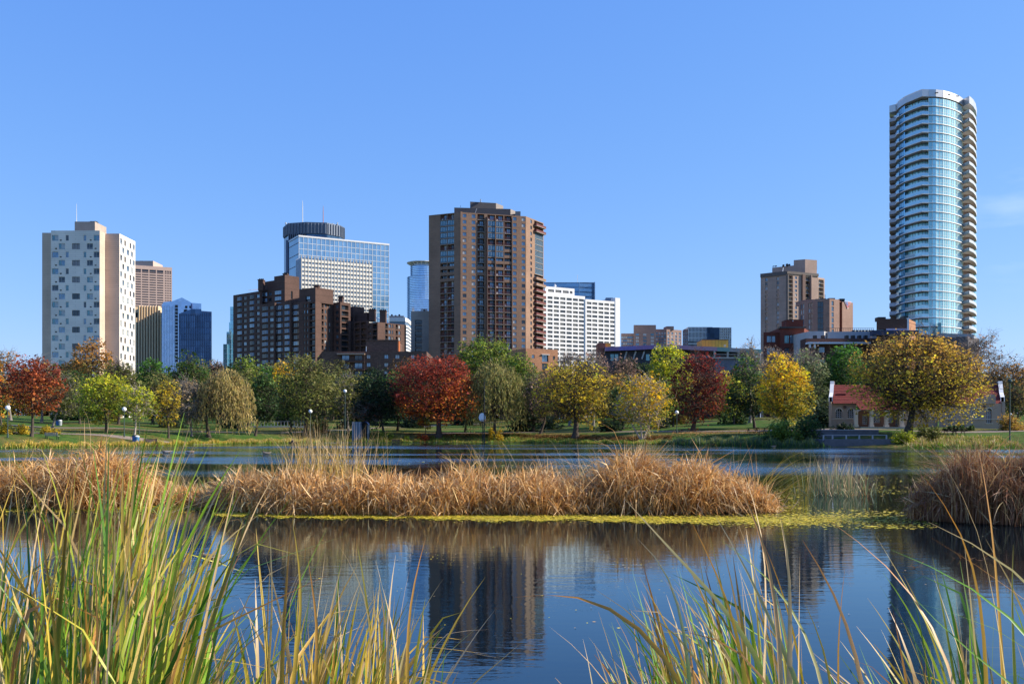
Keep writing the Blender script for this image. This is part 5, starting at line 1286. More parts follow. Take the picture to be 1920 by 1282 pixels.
for i in range(len(outl) - 1):
    a, c = Vector(outl[i]), Vector(outl[i + 1]); dd = (c - a).normalized(); nn = Vector((dd.y, -dd.x)) * .06
    if i >= 7: m.poly([(a.x + nn.x, a.y + nn.y, zc + .1), (a.x + nn.x + dd.x * .12, a.y + nn.y + dd.y * .12, zc + .1), (a.x + nn.x + dd.x * .12, a.y + nn.y + dd.y * .12, ztop), (a.x + nn.x, a.y + nn.y, ztop)], SLW)
zr = HZ(180, 377); m.prism(PR, zr - 2.7, zr, CM, bottom=True); m.prism(PL, HZ(210, 388), HZ(197, 388), CM, bottom=True)
for px, py in ((1754, 173.5), (1777, 177), (1793, 180)): m.box(WX(px, 370), WX(px + 5, 370), 369.8, 370.2, HZ(py + 1.2, 370), HZ(py, 370), FR_D)
m = b.mb('podium'); m.prism([S_(1640, 362), S_(1815, 362), S_(1836, 372), S_(1836, 410), S_(1640, 410)], GZ, HZ(631, 362), plain("podium_dark", (.10, .09, .10), .7))
m.prism([S_(1758, 360), S_(1826, 364), S_(1826, 370), S_(1758, 368)], HZ(632, 360), HZ(624.5, 360), plain("podium_glass", (.08, .12, .18), .15, metal=.4))
m.prism([S_(1758.5, 368.2), S_(1765, 368.2), S_(1765, 370.4), S_(1758.5, 370.4)], HZ(632, 370), HZ(606, 370), G_TEAL)
b.done()
# ------------------------------------------------------------------ trees
def tubes(P, R, sides=5):
    """P (n,k,3) centre lines, R (n,k) radii -> verts, quads"""
    n_, k, _ = P.shape
    T = np.gradient(P, axis=1); T /= np.linalg.norm(T, axis=2)[..., None] + 1e-9
    ref = np.where(np.abs(T[..., 2:3]) < .8, np.array([0, 0, 1.0]), np.array([1.0, 0, 0]))
    A = np.cross(T, ref); A /= np.linalg.norm(A, axis=2)[..., None] + 1e-9; B = np.cross(T, A)
    ang = np.arange(sides) * 2 * math.pi / sides
    V = P[:, :, None, :] + R[:, :, None, None] * (np.cos(ang)[None, None, :, None] * A[:, :, None, :] + np.sin(ang)[None, None, :, None] * B[:, :, None, :])
    idx = np.arange(n_ * k * sides).reshape(n_, k, sides)
    a = idx[:, :-1, :]; c = idx[:, 1:, :]
    Q = np.stack([a, np.roll(a, -1, 2), np.roll(c, -1, 2), c], -1).reshape(-1, 4)
    return V.reshape(-1, 3), Q

def unit(n_):
    v = rng.normal(size=(n_, 3)); return v / np.linalg.norm(v, axis=1)[:, None]

def leaf_quads(C, size, col, up=0.35, elong=1.5, jit=.35):
    """one small folded rhombus per leaf clump"""
    n_ = len(C)
    N = unit(n_); N[:, 2] = np.abs(N[:, 2]) + up; N /= np.linalg.norm(N, axis=1)[:, None]
    A = np.cross(N, unit(n_)); A /= np.linalg.norm(A, axis=1)[:, None] + 1e-9; B = np.cross(N, A)
    s = size * np.exp(rng.normal(0, jit, n_))[:, None] if np.isscalar(size) else size[:, None]
    V = np.stack([C - A * s * .5 * elong, C - B * s * .5 + N * s * .12, C + A * s * .5 * elong, C + B * s * .5 + N * s * .12], 1).reshape(-1, 3)
    Q = np.arange(n_ * 4).reshape(-1, 4)
    return V, Q, np.repeat(col, 4, 0)

def pick(pal, n_):
    cs = np.array([p[0] for p in pal], float); w = np.array([p[1] for p in pal], float); w /= w.sum()
    return cs[rng.choice(len(pal), n_, p=w)]

def bezier(P0, P1, P2, k):
    t = np.linspace(0, 1, k)[None, :, None]
    return (1 - t) ** 2 * P0[:, None] + 2 * t * (1 - t) * P1[:, None] + t * t * P2[:, None]

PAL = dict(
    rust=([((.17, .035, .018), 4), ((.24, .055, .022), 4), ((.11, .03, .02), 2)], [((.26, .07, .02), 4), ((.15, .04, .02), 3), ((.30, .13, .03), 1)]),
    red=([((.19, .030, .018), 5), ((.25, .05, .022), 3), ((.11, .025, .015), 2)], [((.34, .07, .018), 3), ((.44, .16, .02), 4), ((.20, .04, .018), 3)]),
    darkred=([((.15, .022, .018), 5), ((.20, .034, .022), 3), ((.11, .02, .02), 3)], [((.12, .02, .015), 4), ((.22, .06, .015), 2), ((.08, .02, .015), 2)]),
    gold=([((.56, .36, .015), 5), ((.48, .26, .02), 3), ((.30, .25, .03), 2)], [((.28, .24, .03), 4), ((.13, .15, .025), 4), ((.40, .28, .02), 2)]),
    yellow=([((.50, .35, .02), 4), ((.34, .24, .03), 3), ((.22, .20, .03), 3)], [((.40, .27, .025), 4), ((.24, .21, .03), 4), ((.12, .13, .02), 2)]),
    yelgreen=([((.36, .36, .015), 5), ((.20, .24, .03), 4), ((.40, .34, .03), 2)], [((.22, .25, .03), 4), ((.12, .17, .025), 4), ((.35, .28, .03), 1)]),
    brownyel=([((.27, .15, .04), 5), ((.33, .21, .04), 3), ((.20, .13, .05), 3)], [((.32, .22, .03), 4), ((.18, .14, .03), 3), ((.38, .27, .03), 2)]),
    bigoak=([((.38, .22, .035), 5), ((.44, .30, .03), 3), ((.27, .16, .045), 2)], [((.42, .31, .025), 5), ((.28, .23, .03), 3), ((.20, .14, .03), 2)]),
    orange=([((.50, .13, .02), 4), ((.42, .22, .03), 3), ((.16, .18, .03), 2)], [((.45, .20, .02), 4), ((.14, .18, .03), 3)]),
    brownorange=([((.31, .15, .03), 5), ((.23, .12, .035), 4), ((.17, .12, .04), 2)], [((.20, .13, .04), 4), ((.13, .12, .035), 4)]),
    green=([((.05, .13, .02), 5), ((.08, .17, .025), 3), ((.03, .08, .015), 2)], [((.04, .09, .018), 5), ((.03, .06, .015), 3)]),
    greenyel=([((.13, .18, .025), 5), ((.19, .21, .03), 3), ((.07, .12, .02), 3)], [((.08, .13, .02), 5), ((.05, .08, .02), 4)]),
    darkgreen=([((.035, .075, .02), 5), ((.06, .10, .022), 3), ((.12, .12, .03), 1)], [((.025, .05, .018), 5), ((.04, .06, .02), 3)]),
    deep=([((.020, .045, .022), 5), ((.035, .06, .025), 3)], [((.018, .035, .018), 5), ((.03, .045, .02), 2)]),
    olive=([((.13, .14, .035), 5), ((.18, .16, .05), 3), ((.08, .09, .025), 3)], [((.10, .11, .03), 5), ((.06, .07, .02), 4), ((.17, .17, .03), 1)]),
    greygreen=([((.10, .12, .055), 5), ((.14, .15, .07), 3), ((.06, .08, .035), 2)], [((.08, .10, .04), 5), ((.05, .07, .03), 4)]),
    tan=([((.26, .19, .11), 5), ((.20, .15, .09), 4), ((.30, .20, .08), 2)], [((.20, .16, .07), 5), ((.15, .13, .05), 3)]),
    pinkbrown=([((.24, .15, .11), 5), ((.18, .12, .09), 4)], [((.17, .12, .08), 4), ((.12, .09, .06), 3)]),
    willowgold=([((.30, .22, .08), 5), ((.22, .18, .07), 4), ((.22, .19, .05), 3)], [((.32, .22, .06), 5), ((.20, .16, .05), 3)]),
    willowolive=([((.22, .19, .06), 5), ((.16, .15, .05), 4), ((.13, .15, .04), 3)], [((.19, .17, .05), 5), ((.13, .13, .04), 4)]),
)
N_TREES = 0
def shore_y(px): return float(np.interp(px, [0, 120, 250, 420, 600, 960, 1080, 1200, 1350, 1500, 1700, 1920], [117, 124, 133, 156, 174, 175, 162, 146, 133, 127, 122, 124]))
for k_, (a_, c_) in PAL.items():
    g_ = 1.1 if k_ == 'deep' else 1.5
    PAL[k_] = ([(tuple(v * g_ for v in c), w) for c, w in a_], [(tuple(v * g_ for v in c), w) for c, w in c_])
def tree(label, px, Y, cl, cr, ct, cb, pal, name='deciduous_tree', kind='round', dens=5.0, leaf=.27, trunk=None, by=None, bark=None,
         group=None, lobes=None, tw=1.0, lean=0.0, multi=1, twigs=0.5, asym=0.0):
    global N_TREES
    N_TREES += 1
    Y = max(Y, shore_y(trunk if trunk is not None else px) + 7.5)
    bark = bark or BARK
    tx = WX(trunk if trunk is not None else px, Y)
    X, Rx = WX((cl + cr) / 2, Y), (cr - cl) / 2 * Y / F
    if kind == 'round' and leaf < .31 and ct > 640: cl, cr, cb = cl - 3, cr + 3, cb + 7; Rx = (cr - cl) / 2 * Y / F
    zt, zb = HZ(ct, Y), HZ(cb, Y)
    zg = ground(tx, Y) if by is None else max(HZ(by, Y), ground(tx, Y) - .3)
    zg = ground(tx, Y)
    zb = max(zb, zg + .3)
    cz, Rz = (zt + zb) / 2, (zt - zb) / 2
    Ry = Rx * .85
    root = empty(name, (tx, Y, zg), label, 'tree', group)
    o = np.array([tx, Y, zg])
    c0 = np.array([X, Y, cz])
    R = np.array([Rx, Ry, Rz])
    K = lobes or int(22 + 10 * min(2.5, Rz / Rx * Rx / 5))
    i = np.arange(K) + .5
    ph = np.arccos(1 - 2 * i / K); th = math.pi * (1 + 5 ** .5) * i + rng.uniform(0, 6)
    D = np.stack([np.cos(th) * np.sin(ph), np.sin(th) * np.sin(ph), np.cos(ph)], 1)
    fr = rng.uniform(.55, .86, K)
    if kind == 'round': shape = np.ones(K)
    LC = c0 + D * R * fr[:, None]
    LC[:, :2] = c0[:2] + (LC[:, :2] - c0[:2]) * np.where(D[:, 2] < .1, 1.16, 1.0)[:, None]
    # a rounded crown is fuller in its upper half; narrow the very bottom
    LC += rng.normal(0, .05, (K, 3)) * R
    LR = rng.uniform(.30, .50, K) * (Rx * Rx * Rz) ** (1 / 3)
    LR = np.minimum(LR, Rz * .55)
    if kind == 'columnar': LC[:, :2] = c0[:2] + (LC[:, :2] - c0[:2]) * (1.1 - .55 * ((LC[:, 2:] - zb) / (2 * Rz)))
    # ---- trunk and limbs
    h = zt - zg
    r0 = (.014 * h + .018 * Rx) * tw
    split = max(zb - zg, .22 * h) + .12 * (zt - zb)
    V_all, Q_all, nv = [], [], 0
    def addt(V, Q):
        nonlocal nv
        V_all.append(V); Q_all.append(Q + nv); nv += len(V)
    top = np.array([X + lean * .3 * Rx, Y, zg + .80 * h])
    stems = []
    for s in range(multi):
        off = rng.normal(0, .6, 3) * np.array([1, 1, 0]) * (multi > 1)
        k = 9; t = np.linspace(0, 1, k)
        p = np.array([0, 0, -.3])[None] + np.outer(t, (top + off * 2.5 - o) + np.array([0, 0, .3]))
        p[:, 0] += lean * Rx * .25 * np.sin(t * math.pi) + .12 * np.sin(t * 7 + s) * r0 * 3
        p[:, 0] += (off[0]) * np.sin(t * 3) * .4
        rr = r0 * (1 - .88 * t) * (1 + .5 * np.exp(-t * 26)) / (1 if multi == 1 else 1.5)
        stems.append((p, rr)); addt(*tubes(p[None], rr[None], 8))
    # limbs to every lobe
    ts = np.clip(rng.uniform(.30, .85, K), 0, 1)
    S = np.zeros((K, 3)); sr = np.zeros(K)
    for q in range(K):
        p, rr = stems[q % multi]
        # leave the trunk below the lobe
        want = np.clip((LC[q, 2] - zg - .45 * abs(np.hypot(*(LC[q, :2] - (p[4, :2] + o[:2]))))) / h, split / h * .95, .78)
        f = np.interp(want * h, p[:, 2], np.arange(len(p))); a = int(f); a = min(a, len(p) - 2)
        S[q] = p[a] + (p[a + 1] - p[a]) * (f - a); sr[q] = np.interp(want * h, p[:, 2], rr)
    E = LC - o
    mid = S + (E - S) * .5; mid[:, 2] += .10 * np.linalg.norm(E - S, axis=1) * np.where(kind == 'willow', 2.5, -.2) ; mid[:, :2] += rng.normal(0, .06, (K, 2)) * Rx
    LP = bezier(S, mid, E, 7)
    lr = np.clip(sr * .5, .03, .25)[:, None] * np.linspace(1, .22, 7)[None]
    addt(*tubes(LP, lr, 5))
    # branches within the lobes
    nb = int(K * (5 + 9 * twigs))
    q = rng.integers(0, K, nb); st = LP[q, rng.integers(3, 7, nb)]
    en = E[q] + unit(nb) * LR[q][:, None] * rng.uniform(.5, 1.05, nb)[:, None]
    en[:, 2] += .12 * LR[q]
    md = (st + en) / 2 + rng.normal(0, .12, (nb, 3)) * LR[q][:, None]
    BP = bezier(st, md, en, 5)
    addt(*tubes(BP, (np.linspace(.045, .014, 5)[None] * np.ones((nb, 1)) * (.6 + .4 * Y / 160)), 3))
    if twigs > .6:
        nt = int(nb * (4 if kind == 'bare' else 2.5))
        q2 = rng.integers(0, nb, nt); st = BP[q2, rng.integers(1, 5, nt)]
        dr = unit(nt); dr[:, 2] = np.abs(dr[:, 2]) * .8 + .15
        en = st + dr * rng.uniform(.5, 1.5, nt)[:, None] * LR[q[q2]][:, None] * .55
        TP = bezier(st, (st + en) / 2 + rng.normal(0, .08, (nt, 3)), en, 3)
        addt(*tubes(TP, np.linspace(.022, .010, 3)[None] * np.ones((nt, 1)) * (.6 + .4 * Y / 160), 3))
    me = npmesh("trunk", np.concatenate(V_all), np.concatenate(Q_all), bark, smooth=True)
    link("trunk", me, root)
    if kind == 'bare' and dens <= 0: return root
    # ---- foliage
    area = math.pi * Rx * Rz
    leaf = leaf * .86
    n_ = int(dens * area / (leaf * leaf) * .74)
    pt, pb = PAL[pal]
    if kind == 'willow':
        ns = int(area * 5.5); per = max(10, n_ // ns)
        a = rng.uniform(0, 2 * math.pi, ns); u = rng.uniform(0, 1, ns) ** .5
        sx = np.cos(a) * u; sy = np.sin(a) * u
        z0 = cz + Rz * (1 - .55 * (u ** 2)) - rng.uniform(0, .25, ns) * Rz
        z0 += .10 * Rz * np.sin(a * 5 + 2) * u + .1 * Rz * np.sin(a * 3)
        P0 = np.stack([X + sx * Rx * .85, Y + sy * Ry * .85, z0], 1)
        ln = (z0 - zb) * rng.uniform(.5, 1.1, ns) * (.75 + .3 * u)
        t = np.sort(rng.uniform(0, 1, (ns, per)), 1)
        C = P0[:, None, :] + np.stack([sx[:, None] * Rx * .26 * np.sqrt(t), sy[:, None] * Ry * .2 * np.sqrt(t), -ln[:, None] * t + .10 * ln[:, None] * np.sin(t * 3)], -1)
        C = C.reshape(-1, 3) + rng.normal(0, .10, (ns * per, 3)) * np.array([1, 1, .5])
        n2 = len(C)
        col = pick(pt, n2); tone = np.repeat(np.exp(rng.normal(0, .22, ns)), per)[:, None]
        col = np.clip(col * tone, 0, .9)
        wv_ = rng.uniform(.05, .11, n2)[:, None]; hv = rng.uniform(.25, .55, n2)[:, None]
        A = unit(n2) * np.array([1, 1, .2]); A /= np.linalg.norm(A, axis=1)[:, None]
        Dn = np.stack([rng.normal(0, .25, n2), rng.normal(0, .25, n2), -np.ones(n2)], 1)
        V = np.stack([C - A * wv_, C + A * wv_, C + A * wv_ * .6 + Dn * hv, C - A * wv_ * .6 + Dn * hv], 1).reshape(-1, 3)
        Q = np.arange(n2 * 4).reshape(-1, 4); cc = np.repeat(col, 4, 0)
        link("crown", npmesh("crown", V - o, Q, LEAF, cc), root)
        return root
    w = LR ** 2; w /= w.sum()
    q = rng.choice(K, n_, p=w)
    # sprays of leaves at the twig ends, with gaps between the sprays
    NS = 20
    sub = unit(K * NS).reshape(K, NS, 3); sub[..., 2] = sub[..., 2] * .9 + .12
    sr_ = rng.uniform(.45, 1.12, (K, NS)); ss_ = rng.uniform(.14, .30, (K, NS)); k2 = rng.integers(0, NS, n_)
    C = LC[q] + sub[q, k2] * (sr_[q, k2] * LR[q])[:, None] * np.array([1.08, 1.08, .92]) + rng.normal(0, 1, (n_, 3)) * (ss_[q, k2] * LR[q])[:, None] * np.array([1.15, 1.15, .7])
    stone = np.exp(rng.normal(0, .16, (K, NS)))
    # keep it inside a slightly ragged envelope
    e = (C - c0) / R; pw_ = np.where(e[:, 2] < 0, 2.9, 2.2); el = (np.abs(e) ** pw_[:, None]).sum(1) ** (1 / pw_)
    eh = e / (np.linalg.norm(e, axis=1)[:, None] + 1e-6); lim = 1.0 + rng.normal(0, .05, n_)
    for am, fq in ((.12, 2.2), (.09, 4.5), (.06, 8.0)): lim += am * np.sin(eh @ (unit(1)[0] * fq) + rng.uniform(0, 6)) + am * .8 * np.sin(eh @ (unit(1)[0] * fq) + rng.uniform(0, 6))
    lim = np.clip(lim, .66, 1.16)
    f = np.where(el > lim, lim / el, 1)[:, None]; C = c0 + e * f * R
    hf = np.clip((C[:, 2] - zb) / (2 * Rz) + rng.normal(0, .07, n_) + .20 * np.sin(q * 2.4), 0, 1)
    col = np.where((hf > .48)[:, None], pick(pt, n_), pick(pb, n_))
    tone = np.exp(rng.normal(0, .20, K))[q] * stone[q, k2] * np.exp(rng.normal(0, .09, n_))
    col = np.clip(col * tone[:, None], 0, .9)
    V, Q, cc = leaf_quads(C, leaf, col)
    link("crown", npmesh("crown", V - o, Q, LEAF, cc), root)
    return root

T = tree
# left side of the park
T("small orange and green maple cut off by the left edge of the picture", 0, 136, -42, 17, 692, 778, 'orange', dens=4, trunk=5)
T("round rust red maple at the left edge beside a globe lamp", 60, 128, 11, 114, 668, 772, 'rust', dens=5.2, leaf=.22, trunk=59, name='maple_tree')
T("loose orange brown oak rising behind the rust red maple at far left", 20, 190, -45, 52, 652, 760, 'brownorange', dens=1.6, leaf=.32, twigs=.8, bark=BARK_GREY, name='oak_tree')
T("bare topped tan tree between the rust red maple and the white tower", 78, 186, 42, 118, 668, 770, 'brownyel', dens=1.1, leaf=.30, twigs=.9, bark=BARK_GREY)
T("tall orange brown tree in front of the white tower block", 166, 205, 128, 214, 631, 760, 'brownorange', dens=4.2, leaf=.34, name='oak_tree')
T("olive tree with a grey trunk just right of the rust red maple", 118, 164, 84, 156, 688, 782, 'olive', dens=3.2, leaf=.30, trunk=97, bark=BARK_GREY)
T("dark olive tree under the tall orange brown tree", 140, 182, 108, 172, 690, 790, 'darkgreen', dens=3.5, leaf=.30, trunk=150)
T("bright yellow green tree in front of the white tower's right wing", 195, 150, 147, 240, 694, 792, 'yelgreen', dens=5.0, leaf=.27, trunk=199, name='ash_tree')
T("second yellow green tree with a pale trunk, beside two globe lamps", 258, 146, 226, 290, 718, 788, 'yelgreen', dens=3.6, leaf=.25, trunk=252, bark=BARK_PALE, name='ash_tree')
T("thin olive tree behind the two yellow green trees", 222, 188, 186, 262, 668, 780, 'olive', dens=2.2, leaf=.32, twigs=.8)
T("bright green tree below the gold striped tower", 286, 205, 254, 316, 667, 770, 'green', dens=4.2, leaf=.33, name='maple_tree')
T("rounded green tree below the dark blue glass tower", 352, 210, 314, 389, 660, 770, 'darkgreen', dens=4.8, leaf=.34, name='maple_tree')
T("small yellow tree left of the golden willow", 312, 150, 286, 338, 708, 796, 'yellow', dens=2.6, leaf=.25, trunk=316)
T("bare tan tree next to the golden willow", 350, 158, 322, 384, 700, 802, 'tan', dens=1.5, leaf=.25, twigs=.9, trunk=359, bark=BARK_GREY)
T("pinkish brown tree behind the golden willow", 408, 215, 384, 432, 673, 760, 'pinkbrown', dens=2.4, leaf=.32, twigs=.8)
T("golden weeping willow leaning over the left shore", 415, 145, 366, 476, 688, 808, 'willowgold', kind='willow', name='willow_tree', dens=4.5, leaf=.25, trunk=392, lean=-.9, tw=1.3)
T("olive yellow round tree behind the golden willow", 465, 205, 434, 494, 668, 770, 'greenyel', dens=4.2, leaf=.33)
T("slim dark green tree with yellow edge right of the golden willow", 494, 160, 464, 524, 686, 800, 'darkgreen', kind='columnar', dens=5.0, leaf=.28, trunk=478, name='linden_tree')
T("small green treetop beside the orange yellow one", 506, 228, 484, 528, 676, 770, 'green', dens=3.5, leaf=.34)
T("orange yellow treetop under the brown brick apartments", 534, 222, 506, 560, 676, 770, 'gold', dens=3.2, leaf=.34)
T("large olive grey tree spreading in front of the brown brick apartments", 580, 174, 521, 632, 657, 802, 'olive', dens=4.2, leaf=.30, trunk=571, tw=1.2, name='elm_tree')
T("olive tree between the large olive tree and the dark one", 645, 188, 622, 670, 692, 790, 'olive', dens=3.0, leaf=.30, trunk=653, bark=BARK_GREY)
T("very dark green tree left of the red maple", 706, 180, 666, 741, 690, 800, 'deep', dens=5.5, leaf=.30, trunk=720)
T("bare silvery sapling with some rusty leaves in front of the dark tree", 688, 168, 660, 716, 742, 800, 'rust', kind='bare', dens=.8, leaf=.20, twigs=.95, trunk=690, bark=BARK_GREY, name='sapling')
T("very young yellow tree under the red maple", 800, 182, 784, 814, 770, 800, 'yellow', dens=2.4, leaf=.20, trunk=797, lobes=12, name='sapling')
T("big red maple turning orange below, at the middle of the shore", 818, 176, 740, 894, 660, 794, 'red', dens=5.5, leaf=.25, trunk=822, tw=1.5, name='maple_tree', lobes=52)
T("tall green tree behind the red maple, below the tan brick tower", 905, 232, 843, 972, 625, 760, 'greenyel', dens=5.5, leaf=.36, lobes=44, tw=1.2, name='elm_tree')
T("smaller green tree attached to the right of the tall green one", 975, 226, 940, 1011, 656, 770, 'greenyel', dens=4.5, leaf=.35, name='elm_tree')
T("olive weeping willow between the red maple and the yellow maple", 928, 172, 872, 986, 672, 806, 'willowolive', kind='willow', name='willow_tree', dens=4.5, leaf=.25, trunk=926, tw=1.1)
T("dark spruce in the shade right of the olive willow", 998, 190, 976, 1024, 738, 806, 'deep', kind='columnar', dens=4, leaf=.28, name='spruce_tree')
T("bare brown tree with a forked trunk left of the yellow maple", 1012, 182, 984, 1050, 694, 790, 'pinkbrown', dens=1.0, leaf=.25, twigs=.95, lean=.7)
T("yellow and brown maple with a thick dark trunk, right of the willow", 1078, 160, 1012, 1146, 676, 796, 'yellow', dens=3.6, leaf=.27, trunk=1078, tw=1.8, name='maple_tree', lobes=48, twigs=.75)
T("bare twiggy treetop against the white hotel, left one", 1068, 215, 1044, 1094, 652, 740, 'pinkbrown', dens=.8, leaf=.28, twigs=.98, bark=BARK_GREY)
T("bare twiggy treetop against the white hotel, right one", 1112, 215, 1088, 1140, 650, 745, 'pinkbrown', dens=1.0, leaf=.28, twigs=.98, bark=BARK_GREY)
T("brown fading tree below the long purple roof", 1160, 212, 1130, 1206, 664, 770, 'pinkbrown', dens=2.2, leaf=.30, twigs=.9)
T("dark green tree in the gap behind the yellow shore tree", 1168, 186, 1138, 1206, 700, 800, 'darkgreen', dens=3.5, leaf=.30)
T("yellow tree with thin pale stems growing at the water's edge", 1204, 151, 1154, 1256, 700, 802, 'gold', dens=3.4, leaf=.24, trunk=1203, multi=3, bark=BARK_PALE, name='birch_tree', twigs=.7)
T("tall yellow green tree left of the dark red maple", 1250, 200, 1208, 1296, 640, 780, 'yelgreen', dens=4.8, leaf=.32, name='ash_tree')
T("dark red maple with a bare crown centre, below the yellow rooftop box", 1312, 166, 1262, 1366, 652, 796, 'darkred', dens=2.9, leaf=.25, trunk=1298, tw=1.3, name='maple_tree', twigs=.8, lobes=40)
T("bare grey treetop above the yellow leaves right of the dark red maple", 1406, 205, 1380, 1434, 632, 740, 'tan', dens=.6, leaf=.28, twigs=.98, bark=BARK_GREY)
T("dark green tree with some yellow between the dark red maple and the golden tree", 1400, 172, 1366, 1434, 664, 800, 'darkgreen', dens=3.8, leaf=.28, trunk=1415)
T("golden yellow tree leaning over the shore right of centre", 1472, 142, 1423, 1519, 668, 806, 'gold', dens=5.2, leaf=.24, name='ash_tree', tw=1.2)
T("grey green tree behind the golden yellow tree", 1512, 168, 1476, 1549, 655, 800, 'greygreen', dens=4.5, leaf=.28)
T("bare pinkish treetops in front of the dark red brick building, left one", 1452, 225, 1424, 1486, 642, 740, 'pinkbrown', dens=.9, leaf=.28, twigs=.98, bark=BARK_GREY)
T("bare pinkish treetops in front of the dark red brick building, right one", 1512, 225, 1478, 1546, 644, 745, 'pinkbrown', dens=.9, leaf=.28, twigs=.98, bark=BARK_GREY)
T("deep green tree behind the left end of the park pavilion", 1582, 190, 1543, 1625, 636, 780, 'green', dens=5.0, leaf=.31, name='maple_tree')
T("huge spreading brown and yellow oak in front of the park pavilion", 1722, 132, 1602, 1846, 622, 800, 'bigoak', dens=4.2, leaf=.23, trunk=1701, tw=1.5, name='oak_tree', lobes=90, twigs=.9)
T("bare brown tree right of the glass tower's foot", 1838, 200, 1792, 1884, 620, 760, 'pinkbrown', dens=.9, leaf=.28, twigs=.98, bark=BARK_GREY)
T("brown leaved oak at the right edge of the picture", 1898, 178, 1852, 1950, 668, 770, 'brownorange', dens=1.8, leaf=.28, twigs=.9, name='oak_tree')
T("dark olive tree low at the right edge behind the pavilion", 1908, 188, 1872, 1950, 708, 792, 'darkgreen', dens=2.5, leaf=.30)
for px_, a_, c_, t_, pl_, lb_ in ((300, 264, 336, 692, 'olive', "olive tree filling the gap between the second yellow green tree and the small yellow one"), (446, 414, 480, 694, 'olive', "olive tree filling the gap right of the golden willow"),
    (545, 512, 578, 694, 'greenyel', "green tree filling the gap between the slim dark tree and the large olive tree"), (745, 716, 778, 698, 'darkgreen', "dark green tree filling the gap left of the red maple"),
    (872, 846, 900, 702, 'olive', "olive tree filling the gap between the red maple and the olive willow"), (1000, 970, 1034, 690, 'olive', "olive tree filling the gap right of the olive willow"),
    (1150, 1122, 1186, 692, 'brownyel', "brownish tree filling the gap between the yellow maple and the pale stemmed tree"), (1262, 1236, 1290, 704, 'greenyel', "green tree filling the gap left of the dark red maple"),
    (1376, 1348, 1402, 702, 'yelgreen', "yellow green tree filling the gap right of the dark red maple"), (1552, 1522, 1580, 668, 'darkgreen', "dark green tree filling the gap left of the deep green one"), (668, 640, 694, 694, 'olive', "olive tree behind the small half hidden globe lamp")):
    T(lb_, px_, 192, a_, c_, t_, 792, pl_, dens=4.2, leaf=.3)
# trees farther back that close the gaps under the crowns
back = [(-30, 'olive', 725), (48, 'brownyel', 730), (100, 'olive', 722), (235, 'greenyel', 725), (285, 'olive', 728), (335, 'greenyel', 722), (380, 'olive', 715), (440, 'olive', 725), (520, 'olive', 716), (560, 'darkgreen', 730), (620, 'olive', 735),
        (690, 'darkgreen', 738), (760, 'darkgreen', 730), (840, 'darkgreen', 735), (880, 'olive', 725), (950, 'darkgreen', 730), (1045, 'brownyel', 722), (1110, 'olive', 725), (1160, 'brownyel', 730), (1225, 'olive', 728), (1290, 'brownyel', 730),
        (1360, 'yellow', 735), (1460, 'darkgreen', 725), (1540, 'darkgreen', 720), (1640, 'darkgreen', 700), (1840, 'greenyel', 745), (1900, 'olive', 745)]
backs = ["one behind the orange maple at the left edge", "one behind the rust red maple", "one between the rust red maple and the tall orange brown tree", "one behind the pair of globe lamps", "one below the bright green tree", "one below the dark blue glass tower",
         "one left of the golden willow's crown", "one behind the golden willow", "one behind the slim dark green tree", "one left of the large olive tree's trunk", "one behind the globe lamp at the large olive tree", "one behind the silvery sapling",
         "one left of the red maple's trunk", "one right of the red maple's trunk", "one left of the olive willow", "one behind the olive willow", "one left of the yellow maple's trunk", "one right of the yellow maple's trunk", "one left of the pale stemmed yellow tree",
         "one behind the globe lamp by the dark red maple", "one behind the dark red maple's trunk", "yellow one beside the playground", "one behind the golden yellow tree", "one left of the pavilion", "one behind the pavilion's porch", "one behind the pavilion's right gable", "one beyond the tall dark lamp"]
for (px, pl, top), lb in zip(back, backs):
    Yb = rng.uniform(235, 262)
    w_ = rng.uniform(46, 64)
    T("background park tree, " + lb, px, Yb, px - w_, px + w_, top - 34, 800, pl, dens=3.6, leaf=.42, lobes=26, group="background trees across the park", twigs=.2)

# the wood at the far side of the park, seen only as a dark mass between the nearer trees
NB = 210
lx = rng.uniform(-165, 165, NB); ly = rng.uniform(262, 288, NB); lz = ground(lx, ly) + rng.uniform(1.5, 12.5, NB); lr = rng.uniform(2.6, 4.8, NB)
n_ = 120000; q = rng.integers(0, NB, n_)
C = np.stack([lx, ly, lz], 1)[q] + unit(n_) * (rng.uniform(0, 1, n_) ** .4 * lr[q])[:, None]
C[:, 2] = np.maximum(C[:, 2], ground(C[:, 0], C[:, 1]) + .2)
bc = np.array([(.035, .06, .02), (.05, .075, .025), (.09, .085, .03), (.03, .045, .02), (.11, .07, .035)])
col = bc[(q * 7) % 5] * np.exp(rng.normal(0, .3, n_))[:, None]
V, Q, cc = leaf_quads(C, .5, col)
tx_ = rng.uniform(-160, 160, 120); ty_ = rng.uniform(255, 285, 120); tz_ = ground(tx_, ty_)
P_t = np.stack([np.stack([tx_ + k * .2, ty_, tz_ + k * 2.6 - .2], 1) for k in range(4)], 1)
Vt, Qt = tubes(P_t, np.ones((120, 1)) * np.array([.32, .26, .2, .12])[None], 5)
me = npmesh("far_wood", np.concatenate([V, Vt]), np.concatenate([Q, Qt + len(V)]), [LEAF, BARK], np.concatenate([cc, np.full((len(Vt), 3), .05)]), mi=np.concatenate([np.zeros(len(Q)), np.ones(len(Qt))]))
tag(link("far_wood", me, kind='stuff'), "dark wood closing the far side of the park behind the single trees", "wood")
